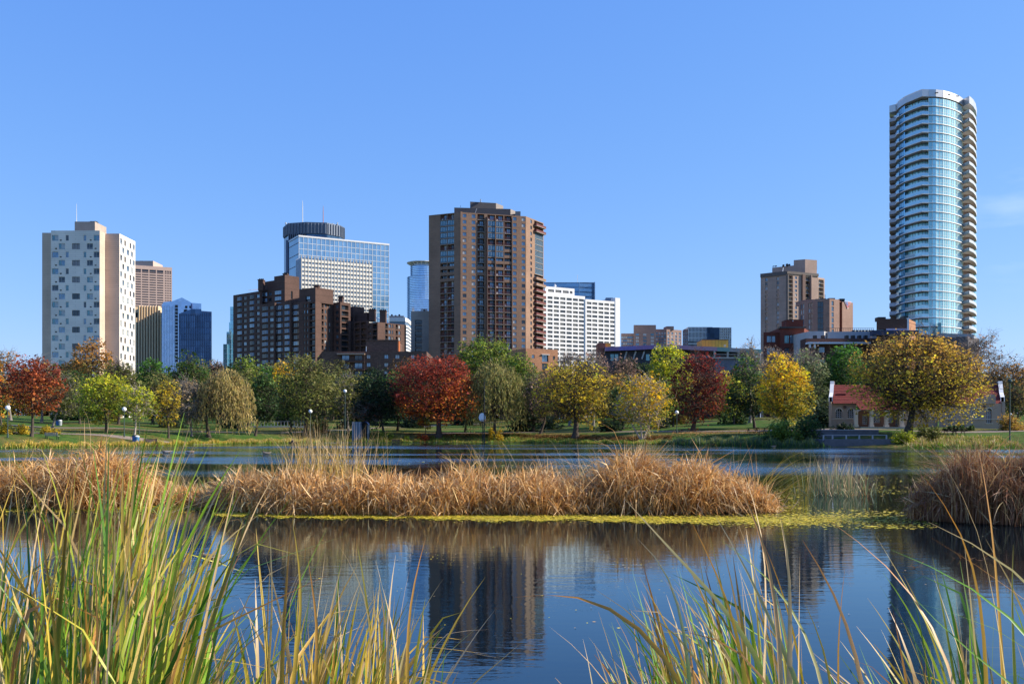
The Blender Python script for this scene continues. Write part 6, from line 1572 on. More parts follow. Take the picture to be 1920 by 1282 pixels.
# ------------------------------------------------------------------ reeds and grasses
def blades(base, length, width, lean_az, lean0, bend, cols, segs=6, kink=None, fold=.0, twist=None, wpow=2.2, rise=None):
    """arching tapered leaves. base (n,3); length,width,lean0,bend (n,); cols (n,3,3): base, middle, tip colour"""
    n_ = len(base); t = np.linspace(0, 1, segs + 1)
    th = lean0[:, None] + bend[:, None] * t[None] ** 1.8
    if kink is not None: th = th + kink[0][:, None] * (t[None] > kink[1][:, None])
    ds = length[:, None] / segs
    thm = (th[:, :-1] + th[:, 1:]) / 2
    hx = np.concatenate([np.zeros((n_, 1)), np.cumsum(np.sin(thm) * ds, 1)], 1)
    hz = np.concatenate([np.zeros((n_, 1)), np.cumsum(np.cos(thm) * ds, 1)], 1)
    ca, sa = np.cos(lean_az)[:, None], np.sin(lean_az)[:, None]
    P = base[:, None, :] + np.stack([hx * ca, hx * sa, hz], -1)
    P[..., 2] = np.maximum(P[..., 2], .01)
    return strip(P, width, cols, t, fold, twist, wpow)

def strip(P, width, cols, t, fold=.0, twist=None, wpow=2.2):
    n_, k, _ = P.shape
    Tn = np.gradient(P, axis=1); Tn /= np.linalg.norm(Tn, axis=2)[..., None] + 1e-9
    if twist is None: twist = rng.uniform(0, math.pi, n_)
    tw = twist[:, None] + np.linspace(0, 1, k)[None] * rng.normal(0, .9, n_)[:, None]
    H = np.stack([np.cos(tw), np.sin(tw), np.zeros_like(tw)], -1)
    S = H - Tn * (H * Tn).sum(-1, keepdims=True); S /= np.linalg.norm(S, axis=2)[..., None] + 1e-9
    N = np.cross(Tn, S)
    wt = (np.minimum(1, .55 + t * 2.2) * (1 - t ** wpow) + .03)[None] * width[:, None] * .5
    W_ = wt[..., None]
    if fold > 0:
        rows = np.stack([P - S * W_, P + N * W_ * fold, P + S * W_], 2)      # a shallow V section
    else: rows = np.stack([P - S * W_, P + S * W_], 2)
    r = rows.shape[2]
    V = rows.reshape(-1, 3)
    idx = np.arange(n_ * k * r).reshape(n_, k, r)
    Q = np.stack([idx[:, :-1, :-1], idx[:, :-1, 1:], idx[:, 1:, 1:], idx[:, 1:, :-1]], -1).reshape(-1, 4)
    c = cols[:, None, 0] * np.clip(1 - 2 * t, 0, 1)[None, :, None] + cols[:, None, 1] * (1 - np.abs(2 * t - 1))[None, :, None] + cols[:, None, 2] * np.clip(2 * t - 1, 0, 1)[None, :, None]
    c = np.repeat(c[:, :, None, :], r, 2).reshape(-1, 3)
    return V, Q, np.clip(c, 0, .9)

def A3(*c): return np.array(c, float)
DRY = [A3(.66, .35, .10), A3(.76, .48, .19), A3(.50, .24, .065), A3(.86, .62, .32), A3(.28, .12, .035), A3(.70, .38, .12)]
RUSTY = [A3(.27, .11, .05), A3(.34, .16, .07), A3(.20, .08, .035), A3(.42, .24, .12)]
GREEN = [A3(.11, .25, .02), A3(.18, .32, .025), A3(.06, .16, .015), A3(.27, .36, .03)]
GOLD = [A3(.58, .38, .06), A3(.50, .36, .04), A3(.62, .36, .08), A3(.42, .38, .05)]
STRAW = [A3(.55, .40, .20), A3(.48, .33, .15), A3(.60, .44, .25)]
BRN = [A3(.33, .13, .03), A3(.42, .18, .04), A3(.26, .10, .03)]
def mixpal(n_, spec):
    """spec: list of (weight, [base pal, mid pal, tip pal])"""
    w = np.array([s[0] for s in spec], float); w /= w.sum(); k = rng.choice(len(spec), n_, p=w)
    out = np.zeros((n_, 3, 3))
    for i in range(3):
        for j, s in enumerate(spec):
            mk = k == j
            p = np.array(s[1][i]); out[mk, i] = p[rng.integers(0, len(p), mk.sum())]
    return out * np.exp(rng.normal(0, .13, (n_, 1, 1)))

def cat(parts):
    V, Q, C, o = [], [], [], 0
    for v, q, c in parts: V.append(v); Q.append(q + o); C.append(c); o += len(v)
    return np.concatenate(V), np.concatenate(Q), np.concatenate(C)

# ---- dead reed beds out in the pond
def reed_bed(spine, n_, hfun, depth, spec, wid=.014, upr=.38, thatch=.8, wild=1.0, extra=()):
    """spine: list of (px, Y); blades stand in a strip around it"""
    sp = np.array([(WX(p, y), y) for p, y in spine]); L = np.concatenate([[0], np.cumsum(np.hypot(*np.diff(sp, axis=0).T))])
    u = rng.uniform(0, 1, n_) * L[-1]
    bx = np.interp(u, L, sp[:, 0]); by = np.interp(u, L, sp[:, 1])
    v = rng.uniform(-1, 1, n_); endf = np.minimum(1, np.minimum(u, L[-1] - u) / (depth * .8)) ** .5
    by = by + v * depth * .5 * endf * (1 + .12 * np.sin(bx * 2.1)); bx = bx + rng.normal(0, .12, n_)
    clump = .5 + .5 * np.sin(bx * 2.3 + by * 1.7) * np.sin(bx * .9 - by * 2.2 + 1)
    hh = hfun(bx / np.maximum(by, 1) * F + CX) * (1 - .30 * np.abs(v) ** 3) * (.66 + .42 * clump)
    base = np.stack([bx, by, np.full(n_, -.05)], 1)
    parts = []
    # upright-ish stems
    k = rng.uniform(size=n_) < upr
    a = np.where(k)[0]; m_ = len(a)
    parts.append(blades(base[a], hh[a] * rng.uniform(.7, 1.25, m_), wid * rng.uniform(.7, 1.5, m_), rng.uniform(0, 6.28, m_), np.abs(rng.normal(.12, .16, m_)) * wild, rng.normal(.5, .5, m_) * wild,
                        mixpal(m_, spec), segs=5))
    # broken and folded over
    a = np.where(~k)[0]; m_ = len(a)
    parts.append(blades(base[a], hh[a] * rng.uniform(.9, 1.9, m_), wid * rng.uniform(.7, 1.6, m_), rng.uniform(0, 6.28, m_), np.abs(rng.normal(.15, .2, m_)) * wild, rng.normal(.9, .6, m_),
                        mixpal(m_, spec), segs=7, kink=(rng.uniform(.6, 1.9, m_), rng.uniform(.25, .75, m_))))
    # matted thatch: short broken pieces lying at every angle through the bed
    m_ = int(n_ * thatch); k = rng.integers(0, n_, m_); zt = rng.uniform(0, 1, m_) ** .8 * hh[k] * .92
    c0 = base[k] + np.stack([rng.normal(0, .12, m_), rng.normal(0, .12, m_), zt], 1)
    parts.append(blades(c0, rng.uniform(.2, .62, m_), wid * rng.uniform(.8, 1.7, m_), rng.uniform(0, 6.28, m_), np.abs(rng.normal(.85, .55, m_)), rng.normal(.5, .6, m_), mixpal(m_, spec), segs=3, wpow=5))
    parts += list(extra)
    return cat(parts)

DEADSPEC = [(6, [DRY[:3], DRY, DRY]), (2, [DRY, STRAW, STRAW]), (1.4, [BRN, DRY, DRY])]
def hmain(px):
    return np.interp(px, [372, 400, 440, 500, 560, 700, 800, 880, 1000, 1080, 1130, 1165, 1185, 1230, 1300, 1370, 1410, 1440],
                     [.2, .42, .85, 1.02, .98, .92, .90, 1.02, .98, .82, 1.0, 1.45, 1.8, 1.32, 1.28, 1.12, .72, .35])
def tuft(px, Y, n_, h, spec, wid=.014, spread=.35, lean=0.15, bend=.5, az=None, segs=7):
    bx = WX(px, Y) + rng.normal(0, spread, n_); by = Y + rng.normal(0, spread, n_)
    base = np.stack([bx, by, np.full(n_, -.05)], 1)
    az_ = rng.uniform(0, 6.28, n_) if az is None else rng.normal(az, .5, n_)
    return blades(base, h * rng.uniform(.6, 1.1, n_), wid * rng.uniform(.7, 1.4, n_), az_, np.abs(rng.normal(lean, .12, n_)), rng.normal(bend, .35, n_), mixpal(n_, spec), segs=segs)

V, Q, C = reed_bed([(392, 26.8), (480, 25.6), (640, 24.8), (900, 24.9), (1100, 25.3), (1260, 25.2), (1440, 24.8)], 21500, hmain, 2.6, DEADSPEC, wid=.021, wild=1.6)
o = link("reed_bed", npmesh("reed_bed", V, Q, REED, C), kind='stuff')
tag(o, "long island of dead tan reeds in the middle of the pond", "reeds")
# standing tufts on it
GG0 = [(1, [GREEN, GREEN, GOLD]), (1, [GOLD, STRAW, STRAW])]
YG = [(3, [GREEN, GOLD, STRAW]), (2, [GOLD, STRAW, STRAW])]
def add_clump(name, label, geo, group=None, cat_='reeds', mat=REED, kind='stuff'):
    V, Q, C = geo
    return tag(link(name, npmesh(name, V, Q, mat, C), kind=kind), label, cat_, group)
add_clump("reed_tuft", "upright yellow green reeds sticking up from the left of the dead reed island",
          cat([tuft(600, 26, 240, 2.35, YG, spread=.45, lean=.12, bend=.3), tuft(655, 26, 160, 2.2, YG, spread=.3, lean=.15, bend=.3), tuft(560, 26, 130, 2.1, YG, spread=.3, lean=.2, bend=.3), tuft(420, 27, 90, .8, GG0, spread=.5, lean=.3, bend=.6), tuft(355, 28.5, 150, 1.0, GG0, spread=.8, lean=.3, bend=.6), tuft(727, 26, 12, 2.2, YG, spread=.05, lean=.02, bend=.1)]))
add_clump("reed_tuft", "thin arching golden reeds rising behind the middle of the dead reed island",
          cat([tuft(905, 26, 60, 1.9, [(1, [GOLD, GOLD, DRY])], spread=.18, lean=.25, bend=.9, az=3.1), tuft(890, 26, 60, 1.6, DEADSPEC, spread=.3, lean=.15, bend=.3), tuft(960, 26, 16, 2.0, DEADSPEC, spread=.4, lean=.2, bend=.5, az=2.8),
               tuft(1040, 26, 22, 1.7, DEADSPEC, spread=.5, lean=.2, bend=.5, az=2.8), tuft(1110, 26, 26, 1.8, DEADSPEC, spread=.4, lean=.15, bend=.5, az=2.8)]))
add_clump("reed_stack", "tall heaped sheaf of dead reeds near the right end of the island",
          cat([tuft(1192, 25.2, 700, 1.55, DEADSPEC, spread=.20, lean=.05, bend=1.2, az=.15), tuft(1192, 25.0, 260, 1.85, DEADSPEC, spread=.14, lean=.03, bend=.9, az=.2, segs=8)]))
add_clump("reed_tuft", "dark reeds arching out over the water from the island's right end",
          cat([tuft(1405, 27, 40, 2.3, [(1, [BRN, GOLD, GOLD])], spread=.3, lean=.7, bend=.9, az=0, segs=8), tuft(1330, 25, 60, 1.75, DEADSPEC, spread=.8, lean=.1, bend=.3)]))
def hleft(px): return np.interp(px, [-60, 0, 100, 180, 240, 285, 330, 380], [1.05, 1.05, 1.2, 1.6, 1.3, .55, .22, .1])
V, Q, C = reed_bed([(-120, 27.5), (60, 27.2), (180, 27), (290, 27.4), (375, 27.6)], 14000, hleft, 3.0, DEADSPEC, wid=.022, wild=1.5)
tag(link("reed_bed", npmesh("reed_bed", V, Q, REED, C), kind='stuff'), "bed of dead tan reeds at the left edge behind the green foreground reeds", "reeds")
RSPEC = [(5, [RUSTY[:3], RUSTY, RUSTY]), (2, [RUSTY, DRY, STRAW])]
def hright(px): return np.interp(px, [1690, 1720, 1760, 1800, 1830, 1870, 2000], [.4, .7, .95, 1.35, 1.6, 1.6, 1.65])
V, Q, C = reed_bed([(1725, 22.5), (1790, 22.4), (1850, 22.2), (2060, 22.0)], 13500, hright, 3.2, RSPEC, wid=.016, wild=.38, upr=.8, thatch=.3)
tag(link("reed_bed", npmesh("reed_bed", V, Q, REED, C), kind='stuff'), "thick stand of rusty brown reeds at the right edge", "reeds")
GG = [(4, [[A3(.10, .16, .07), A3(.14, .20, .09)], [A3(.16, .22, .10), A3(.22, .27, .13)], STRAW]), (2, [DRY, STRAW, STRAW])]
add_clump("reed_tuft", "small clump of green reeds standing in open water right of the island",
          cat([tuft(1550, 31.5, 170, 1.35, GG, spread=.38, lean=.08, bend=.25), tuft(1596, 31, 90, 1.2, GG, spread=.35, lean=.1, bend=.4), tuft(1570, 31, 160, .55, GG, spread=.6, lean=.5, bend=.8)]))
for lb, px, Y, hgt, k_ in (("few broken reed stalks in the water below the rusty stand", 1820, 15.5, .28, 9), ("single bent brown stalk in the dark water left of the rusty stand", 1722, 14.6, .3, 5)):
    add_clump("reed_stalk", lb, tuft(px, Y, k_, hgt, [(1, [BRN, BRN, DRY])], wid=.012, spread=.12, lean=.5, bend=1.2), kind=None)

# ---- floating duckweed and yellow leaves
def floaters(n_, xf, yf, size, pal, lift=.006):
    px, Y = xf(n_), yf
    X = WX(px, Y) if not callable(Y) else None
def float_quads(X, Y, size, pal):
    n_ = len(X); a = rng.uniform(0, 6.28, n_); s = size * np.exp(rng.normal(0, .35, n_))
    c, s_ = np.cos(a) * s, np.sin(a) * s; z = rng.uniform(.004, .016, n_); t1 = rng.normal(0, .12, n_) * s
    V = np.stack([np.stack([X - c, Y - s_, z], 1), np.stack([X + s_ * .7, Y - c * .7, z + t1], 1), np.stack([X + c, Y + s_, z], 1), np.stack([X - s_ * .7, Y + c * .7, z - t1 * 0 + .002], 1)], 1).reshape(-1, 3)
    p = np.array(pal)[rng.integers(0, len(pal), n_)] * np.exp(rng.normal(0, .15, (n_, 1)))
    return V, np.arange(n_ * 4).reshape(-1, 4), np.repeat(p, 4, 0)
DUCKW = [A3(.60, .49, .03), A3(.70, .55, .04), A3(.40, .38, .03), A3(.78, .60, .07), A3(.44, .32, .05)]
parts = []
n_ = 26000      # fringe in front of the island: pixel rows 955-982
px = rng.uniform(400, 1460, n_); yc = np.interp(px, [400, 600, 800, 1000, 1200, 1460], [962, 964, 968, 970, 972, 975]) + 2
hw = np.interp(px, [400, 450, 700, 1200, 1400, 1460], [3, 9, 7, 8, 9, 5])
py = yc + rng.normal(0, .45, n_) * hw
Y = EYE * F / (py - HY); edge = EYE * F / (yc + hw * (.62 + .30 * np.sin(px * .021 + 1) + .22 * np.sin(px * .063) + .15 * np.sin(px * .17)) - HY)
k = (Y > edge) | (rng.uniform(size=n_) < .06); parts.append(float_quads(WX(px, Y)[k], Y[k], .028, DUCKW))
n_ = 5200       # scattered between the island, the green clump and the rusty stand
px = rng.uniform(1400, 1760, n_); py = rng.uniform(872, 992, n_); Y = EYE * F / (py - HY); X = WX(px, Y)
q = np.sin(X * .9 + 1) + np.sin(Y * .55 + X * .2) + np.sin(X * 2.3 - Y * .8) * .6 + rng.normal(0, .5, n_)
k = q > .55; parts.append(float_quads(X[k], Y[k], .035, DUCKW))
n_ = 3800       # a denser patch beside the island's tip
px = 1500 + rng.normal(0, 75, n_); py = 975 + rng.normal(0, 5, n_) - (px - 1500) * .02; Y = EYE * F / (py - HY); parts.append(float_quads(WX(px, Y), Y, .028, DUCKW))
n_ = 5500       # around the left bed
px = rng.uniform(-20, 430, n_); py = 948 + rng.normal(0, 6, n_); Y = EYE * F / (py - HY); parts.append(float_quads(WX(px, Y), Y, .03, DUCKW))
n_ = 1300
px = rng.uniform(330, 1900, n_); py = 808 + 26 + rng.uniform(0, 1, n_) ** 1.4 * 60; Y = EYE * F / (py - HY); X = WX(px, Y)
k = (np.sin(X * .16 + 2) + np.sin(Y * .23)) > .7; parts.append(float_quads(X[k], Y[k], .06, DUCKW))
# stray leaves on the near water
n_ = 260
px = np.concatenate([rng.normal(850, 50, 60), rng.normal(1210, 45, 60), rng.uniform(420, 1900, 140)]); py = np.concatenate([1040 + rng.normal(0, 14, 60), 1060 + rng.normal(0, 5, 60), rng.uniform(985, 1180, 140)])
Y = EYE * F / (py - HY); parts.append(float_quads(WX(px, Y), Y, .012, DUCKW + STRAW))
V, Q, C = cat(parts)
tag(link("duckweed", npmesh("duckweed", V, Q, leaf_mat("floating_leaf", .1, .6), C), kind='stuff'), "yellow green duckweed and fallen leaves floating around the reed island", "duckweed")

# ---- grasses along the far shore
sp = POND[:14]; seg = np.hypot(*np.diff(sp, axis=0).T); L = np.concatenate([[0], np.cumsum(seg)])
n_ = 40000
u = rng.uniform(0, L[-1], n_); bx = np.interp(u, L, sp[:, 0]); by = np.interp(u, L, sp[:, 1]) + rng.uniform(-.5, 6.5, n_) ** 1.0
px = bx / by * F + CX
hh = np.interp(px, [0, 60, 150, 250, 420, 500, 640, 720, 800, 880, 960, 1100, 1240, 1300, 1430, 1540, 1560, 1690, 1710, 1820, 1920], [.9, 1.2, .7, .9, .9, .9, 1.0, 1.2, .7, .35, .6, .7, .9, 1.5, 1.5, 1.2, .0, .0, 1.3, 1.1, .9])
hh = hh * (.55 + .45 * np.sin(px * .09) ** 2) * rng.uniform(.5, 1.1, n_) * (1 - .08 * (by - np.interp(u, L, sp[:, 1])))
keep = hh > .05
specs = [(-50, 430, [(3, [GREEN, GOLD, GOLD]), (2, [GREEN, GREEN, GOLD]), (1, [DRY, GOLD, DRY])]), (430, 780, [(3, [GREEN, GREEN, GOLD]), (2, [GREEN, GOLD, STRAW]), (.6, [BRN, BRN, DRY])]),
         (780, 1240, [(4, [[A3(.05, .09, .02)], GREEN, GREEN]), (1, [BRN, BRN, GOLD]), (1, [GREEN, GOLD, GOLD])]), (1240, 1560, [(4, [[A3(.04, .08, .03)], [A3(.07, .12, .05)], [A3(.14, .19, .09)]]), (1, [GREEN, GREEN, GOLD])]),
         (1560, 2000, [(3, [GREEN, GREEN, GOLD]), (2, [GREEN, DRY, STRAW])])]
parts = []
for a, b_, spc in specs:
    k = keep & (px >= a) & (px < b_); m_ = k.sum()
    base = np.stack([bx[k], by[k], ground(bx[k], by[k]) - .05], 1)
    parts.append(blades(base, hh[k] * 1.15, rng.uniform(.05, .10, m_), rng.uniform(0, 6.28, m_), np.abs(rng.normal(.15, .15, m_)), rng.normal(.5, .4, m_), mixpal(m_, spc), segs=3))
V, Q, C = cat(parts)
tag(link("shore_grass", npmesh("shore_grass", V, Q, REED, C), kind='stuff'), "strip of tall green and yellow grasses along the far shore", "grass")

# ---- bushes by the far shore
def bush(label, px, Y, w, h_, pal, dens=5, leaf=.16, z0=None):
    X = WX(px, Y); zg = ground(X, Y) if z0 is None else z0
    root = empty("bush", (X, Y, zg), label, 'bush')
    K = 12; D = unit(K); D[:, 2] = np.abs(D[:, 2]); LC = D * np.array([w * .5, w * .4, h_ * .7]) * rng.uniform(.3, .8, K)[:, None]
    st = np.zeros((30, 3)); en = LC[rng.integers(0, K, 30)] + rng.normal(0, .1, (30, 3)) * w
    Vt, Qt = tubes(bezier(st + rng.normal(0, .08, (30, 3)) * w * np.array([1, 1, 0]), (st + en) / 2 + np.array([0, 0, .1]) * h_, en, 4), np.ones((30, 1)) * np.linspace(.03, .01, 4)[None], 3)
    link("stem", npmesh("stem", Vt, Qt, BARK), root)
    n_ = int(dens * w * h_ / leaf ** 2)
    q = rng.integers(0, K, n_); Cc = LC[q] + unit(n_) * (rng.uniform(0, 1, n_) ** .5 * .33 * min(w, h_ * 1.2))[:, None]
    Cc[:, 2] = np.clip(Cc[:, 2], .05, None); Cc[:, 2] *= h_ / max(Cc[:, 2].max(), .1)
    pt, pb = PAL[pal]; col = np.where((rng.uniform(size=n_) < .6)[:, None], pick(pt, n_), pick(pb, n_))
    V, Q, cc = leaf_quads(Cc, leaf, col); link("leaves", npmesh("leaves", V, Q, LEAF, cc), root)
    return root
def sh(px): return float(np.interp(px, [0, 420, 600, 960, 1200, 1500, 1700, 1920], [124, 156, 176, 177, 148, 128, 124, 126]))
bush("low red bush on the bank left of the red maple", 792, sh(792) + 2.5, 2.6, 1.5, 'red')
bush("upright yellow shrub in front of the olive willow's trunk, left one", 921, sh(921) + 1.5, 1.2, 2.4, 'gold', leaf=.14)
bush("upright yellow shrub in front of the olive willow's trunk, right one", 937, sh(937) + 1.2, 1.6, 2.4, 'gold', leaf=.14)
bush("rounded orange brown bush under the large olive tree, beside the globe lamp", 600, sh(600) + 8, 6.0, 2.8, 'brownorange', leaf=.2)
bush("olive grass bush at the shore below the cabin", 722, sh(722) + 2, 4.6, 1.9, 'greenyel')
bush("smaller olive bush at the shore below the cabin", 690, sh(690) + 2, 3.2, 1.6, 'greenyel')
bush("pale yellow bush left of the low red bush", 762, sh(762) + 2, 2.6, 1.2, 'yelgreen')
bush("wide golden bush on the far left bank", 22, sh(22) + 2.5, 5.0, 1.7, 'yellow')
bush("low golden bush on the left bank below the bench", 92, sh(92) + 2.5, 3.5, 1.2, 'yellow')
bush("dark leafy bush hanging over the shore under the golden yellow tree", 1475, 131, 5.6, 3.3, 'greenyel', leaf=.2)
bush("big dark green bush left of the stone terrace", 1515, 131.5, 4.8, 3.4, 'darkgreen', leaf=.2)
bush("dark green bush below the golden yellow tree's left side", 1445, 132, 3.8, 2.6, 'darkgreen', leaf=.2)
bush("straw coloured grass bush right of the terrace steps", 1693, 126, 3.2, 1.8, 'yelgreen')
bush("olive bush on the bank right of the terrace", 1738, 127.5, 4.6, 1.9, 'olive')
bush("orange grassy bush in front of the pavilion's right gable", 1895, 141, 4.6, 2.6, 'brownyel')
bush("dark hedge under the pavilion's left arched windows", 1582, 140.5, 4.6, 1.2, 'deep')
bush("dark hedge right of the big oak along the pavilion wall", 1790, 142, 8.0, .8, 'darkgreen')

# ---- foreground reeds: long green and gold leaves close to the camera
FSPEC = [(8, [GREEN, GREEN, GOLD]), (6, [GREEN, GREEN, GREEN]), (3.0, [GREEN, GOLD, GOLD]), (1.6, [GOLD, GOLD, BRN]), (2, [GREEN, GREEN, BRN]), (2.2, [GREEN, GOLD, STRAW]), (1.6, [STRAW, STRAW, STRAW]), (1.0, [BRN, BRN, DRY])]
OSPEC = [(6, [GREEN, GREEN, GREEN]), (5, [GREEN, GREEN, GOLD]), (3, [GREEN, GOLD, BRN]), (2, [GOLD, GOLD, STRAW]), (2, [BRN, GOLD, STRAW]), (1.3, [STRAW, STRAW, STRAW])]
def front_clump(label, n_named, n_stuff, pxf, yrange, lenf, az_mu, az_sd, lean, bend, spec, wid=.026, droop=.16):
    def make(n_, wscale=1.0):
        Y = rng.uniform(*yrange, n_); px = pxf(n_); X = WX(px, Y)
        base = np.stack([X, Y, np.full(n_, -.12)], 1)
        top = lenf(px) * rng.uniform(.62, 1.05, n_)          # height the tip reaches
        az = rng.normal(az_mu, az_sd, n_)
        l0 = np.abs(rng.normal(lean, .10, n_)); bd = np.abs(rng.normal(bend, .28, n_))
        kx = np.where(rng.uniform(size=n_) < droop, rng.uniform(.5, 1.7, n_), 0); ky = rng.uniform(.6, .9, n_)
        return dict(base=base, length=top * 1.07, width=wid * wscale * rng.uniform(.6, 1.35, n_), lean_az=az, lean0=l0, bend=bd, cols=mixpal(n_, spec), kink=(kx, ky)), base
    root = None
    d, base = make(n_named, 1.1)
    c = base.mean(0); root = empty("reed_clump", (c[0], c[1], 0), label, "reeds", "foreground reed clumps")
    V, Q, C = blades(segs=14, fold=.25, **d)
    nvp = len(V) // n_named; nqp = len(Q) // n_named
    for i in range(n_named):
        o_ = base[i] * np.array([1, 1, 0])
        me = npmesh("blade", V[i * nvp:(i + 1) * nvp] - o_, Q[:nqp], REED, C[i * nvp:(i + 1) * nvp], smooth=True)
        ob = link("blade", me, root); ob.location = tuple(o_ - np.array([c[0], c[1], 0]))
    if n_stuff:
        d, base = make(n_stuff)
        V, Q, C = blades(segs=9, **d)
        link("leaf_litter" if False else "thin_blades", npmesh("thin_blades", V - np.array([c[0], c[1], 0]), Q, REED, C, smooth=True), root, 'stuff')
    return root
def nrm(mu, sd): return lambda k: rng.normal(mu, sd, k)
def uni(a, b_): return lambda k: rng.uniform(a, b_, k)
front_clump("dense tall green and gold reeds filling the lower left corner", 170, 170, uni(-80, 270), (3.3, 7.0), lambda p: np.interp(p, [-80, 100, 200, 300], [1.75, 1.8, 1.95, 2.0]), .1, 1.3, .07, .20, FSPEC, wid=.024)
front_clump("tall green reeds leaning right at the right part of the left stand", 120, 110, nrm(222, 55), (3.6, 6.5), lambda p: np.interp(p, [100, 200, 300, 400], [2.0, 2.05, 1.8, 1.4]), 0.0, 1.0, .10, .24, FSPEC, wid=.024)
front_clump("low tangle of straw and green reeds between the left and middle stands", 70, 150, nrm(400, 50), (4.2, 6.8), lambda p: np.interp(p, [280, 380, 450, 500], [1.35, .75, .7, .7]), .1, .8, .16, .6, OSPEC)
front_clump("golden reeds rising in the middle of the lower edge", 110, 110, nrm(640, 78), (4.0, 6.2), lambda p: np.interp(p, [450, 520, 560, 620, 740, 800], [1.2, 1.45, 1.4, 1.25, 1.3, 1.0]), .3, 1.2, .08, .32, [(5, [GREEN, GOLD, GOLD]), (3, [GOLD, GOLD, STRAW]), (1.5, [GREEN, GREEN, GREEN]), (2, [STRAW, STRAW, STRAW])], droop=.25)
front_clump("green and straw coloured reeds leaning left, right of the middle", 110, 170, nrm(1370, 95), (3.4, 5.6), lambda p: np.interp(p, [1150, 1300, 1480, 1600], [.9, 1.3, 1.55, 1.2]), 2.9, .8, .13, .32, OSPEC)
front_clump("long reeds crossing each other in the lower right corner", 80, 110, nrm(1790, 95), (2.9, 5.0), lambda p: np.interp(p, [1600, 1750, 1900], [.85, 1.15, 1.6]), 2.7, 1.0, .18, .36, OSPEC)

# individual long leaves followed from the photograph, each at its own distance
def spline(P, k=18):
    P = np.array(P, float); L = np.concatenate([[0], np.cumsum(np.linalg.norm(np.diff(P, axis=0), axis=1))]); t = np.linspace(0, L[-1], k)
    Q_ = np.stack([np.interp(t, L, P[:, j]) for j in range(P.shape[1])], 1)
    for _ in range(3): Q_[1:-1] = (Q_[:-2] + 2 * Q_[1:-1] + Q_[2:]) / 4
    return Q_
def traced(root, pts, Y0, Y1, w, cols):
    """pts from the tip to the foot; the leaf swings from distance Y1 at the tip to Y0 at the foot"""
    pts = pts[::-1]
    px, py = pts[0]; dx, dy = pts[0][0] - pts[1][0], pts[0][1] - pts[1][1]
    foot = HY + (EYE + .1) / Y0 * F
    if py < foot: pts = [(px + dx / max(dy, 1) * (foot - py) * .4, foot)] + pts
    n_ = len(pts); P = []
    for i, (a, b_) in enumerate(pts):
        Yi = Y0 + (Y1 - Y0) * (i / (n_ - 1)); P.append((WX(a, Yi), Yi, HZ(b_, Yi)))
    P = spline(P)[None]
    o_ = P[0, 0].copy(); o_[2] = 0
    V, Q, C = strip(P, np.array([w * 1.5]), np.array([cols])[0:1], np.linspace(0, 1, P.shape[1]), fold=.25, twist=np.array([rng.uniform(-.35, .35)]), wpow=2.6)
    ob = link("blade", npmesh("blade", V - o_, Q, REED, C, smooth=True), root); ob.location = tuple(o_ - np.array(root.location))
g_, y_, s_, r_ = A3(.13, .28, .02), A3(.55, .38, .05), A3(.66, .48, .26), A3(.55, .22, .04)
rt = empty("reed_clump", (WX(1440, 3.6), 3.6, 0), "arching reed leaves right of the middle, one bent left in a long orange tipped arch", "reeds", "foreground reed clumps")
for pts, a, b_, w, cs in [
    ([(966, 1119), (1007, 1106), (1040, 1102), (1077, 1103), (1136, 1121), (1195, 1160), (1242, 1207), (1285, 1269)], 3.1, 3.4, .017, [g_, y_ * .8, r_ * 1.1]),
    ([(1171, 935), (1203, 964), (1230, 1003), (1293, 1070), (1351, 1125), (1391, 1171), (1440, 1250)], 3.3, 3.8, .018, [g_, g_, s_]),
    ([(1195, 1009), (1242, 1031), (1261, 1089), (1285, 1171), (1293, 1250)], 3.4, 3.7, .014, [g_, g_ * 1.3, s_]),
    ([(1295, 974), (1320, 1023), (1348, 1078), (1375, 1148), (1391, 1211), (1400, 1270)], 3.2, 3.5, .017, [g_ * .8, g_, r_]),
    ([(1361, 862), (1395, 909), (1422, 968), (1442, 1030), (1453, 1093), (1461, 1171), (1465, 1260)], 3.0, 3.2, .015, [s_ * .8, s_, r_]),
    ([(1465, 972), (1481, 1000), (1483, 1040), (1483, 1093), (1480, 1240)], 3.2, 3.1, .019, [y_, s_, s_ * .8]),
    ([(1379, 968), (1398, 1031), (1430, 1085), (1445, 1152), (1457, 1270)], 3.2, 3.3, .016, [r_, r_, s_]),
    ([(1250, 1090), (1293, 1140), (1336, 1175), (1371, 1219), (1395, 1270)], 3.3, 3.5, .015, [g_, y_, s_]),
    ([(1093, 1197), (1105, 1238), (1113, 1281)], 3.6, 3.7, .010, [y_, g_, s_]),
    ([(1103, 1193), (1136, 1230), (1171, 1281)], 3.6, 3.7, .011, [g_, y_, s_]),
    ([(1190, 1137), (1235, 1150), (1270, 1182), (1300, 1215), (1330, 1262)], 3.4, 3.6, .012, [s_, s_, y_]),
    ([(1302, 1106), (1340, 1128), (1368, 1158), (1392, 1200), (1410, 1268)], 3.3, 3.5, .012, [g_, y_, r_]),
    ([(1230, 1180), (1290, 1178), (1345, 1180), (1395, 1210), (1440, 1262)], 3.2, 3.4, .012, [y_, s_, r_]),
    ([(1342, 968), (1376, 1012), (1402, 1070), (1430, 1130), (1455, 1190), (1500, 1270)], 3.1, 3.4, .016, [g_, g_ * 1.2, s_]),
    ([(1395, 885), (1420, 945), (1436, 1010), (1440, 1080), (1436, 1160), (1432, 1270)], 3.3, 3.6, .013, [g_ * 1.4, s_ * .9, s_]),
    ([(1352, 1012), (1390, 1042), (1440, 1068), (1490, 1130), (1520, 1200), (1545, 1270)], 3.1, 3.5, .013, [y_, s_, g_])]:
    traced(rt, pts, a, b_, w, cs)
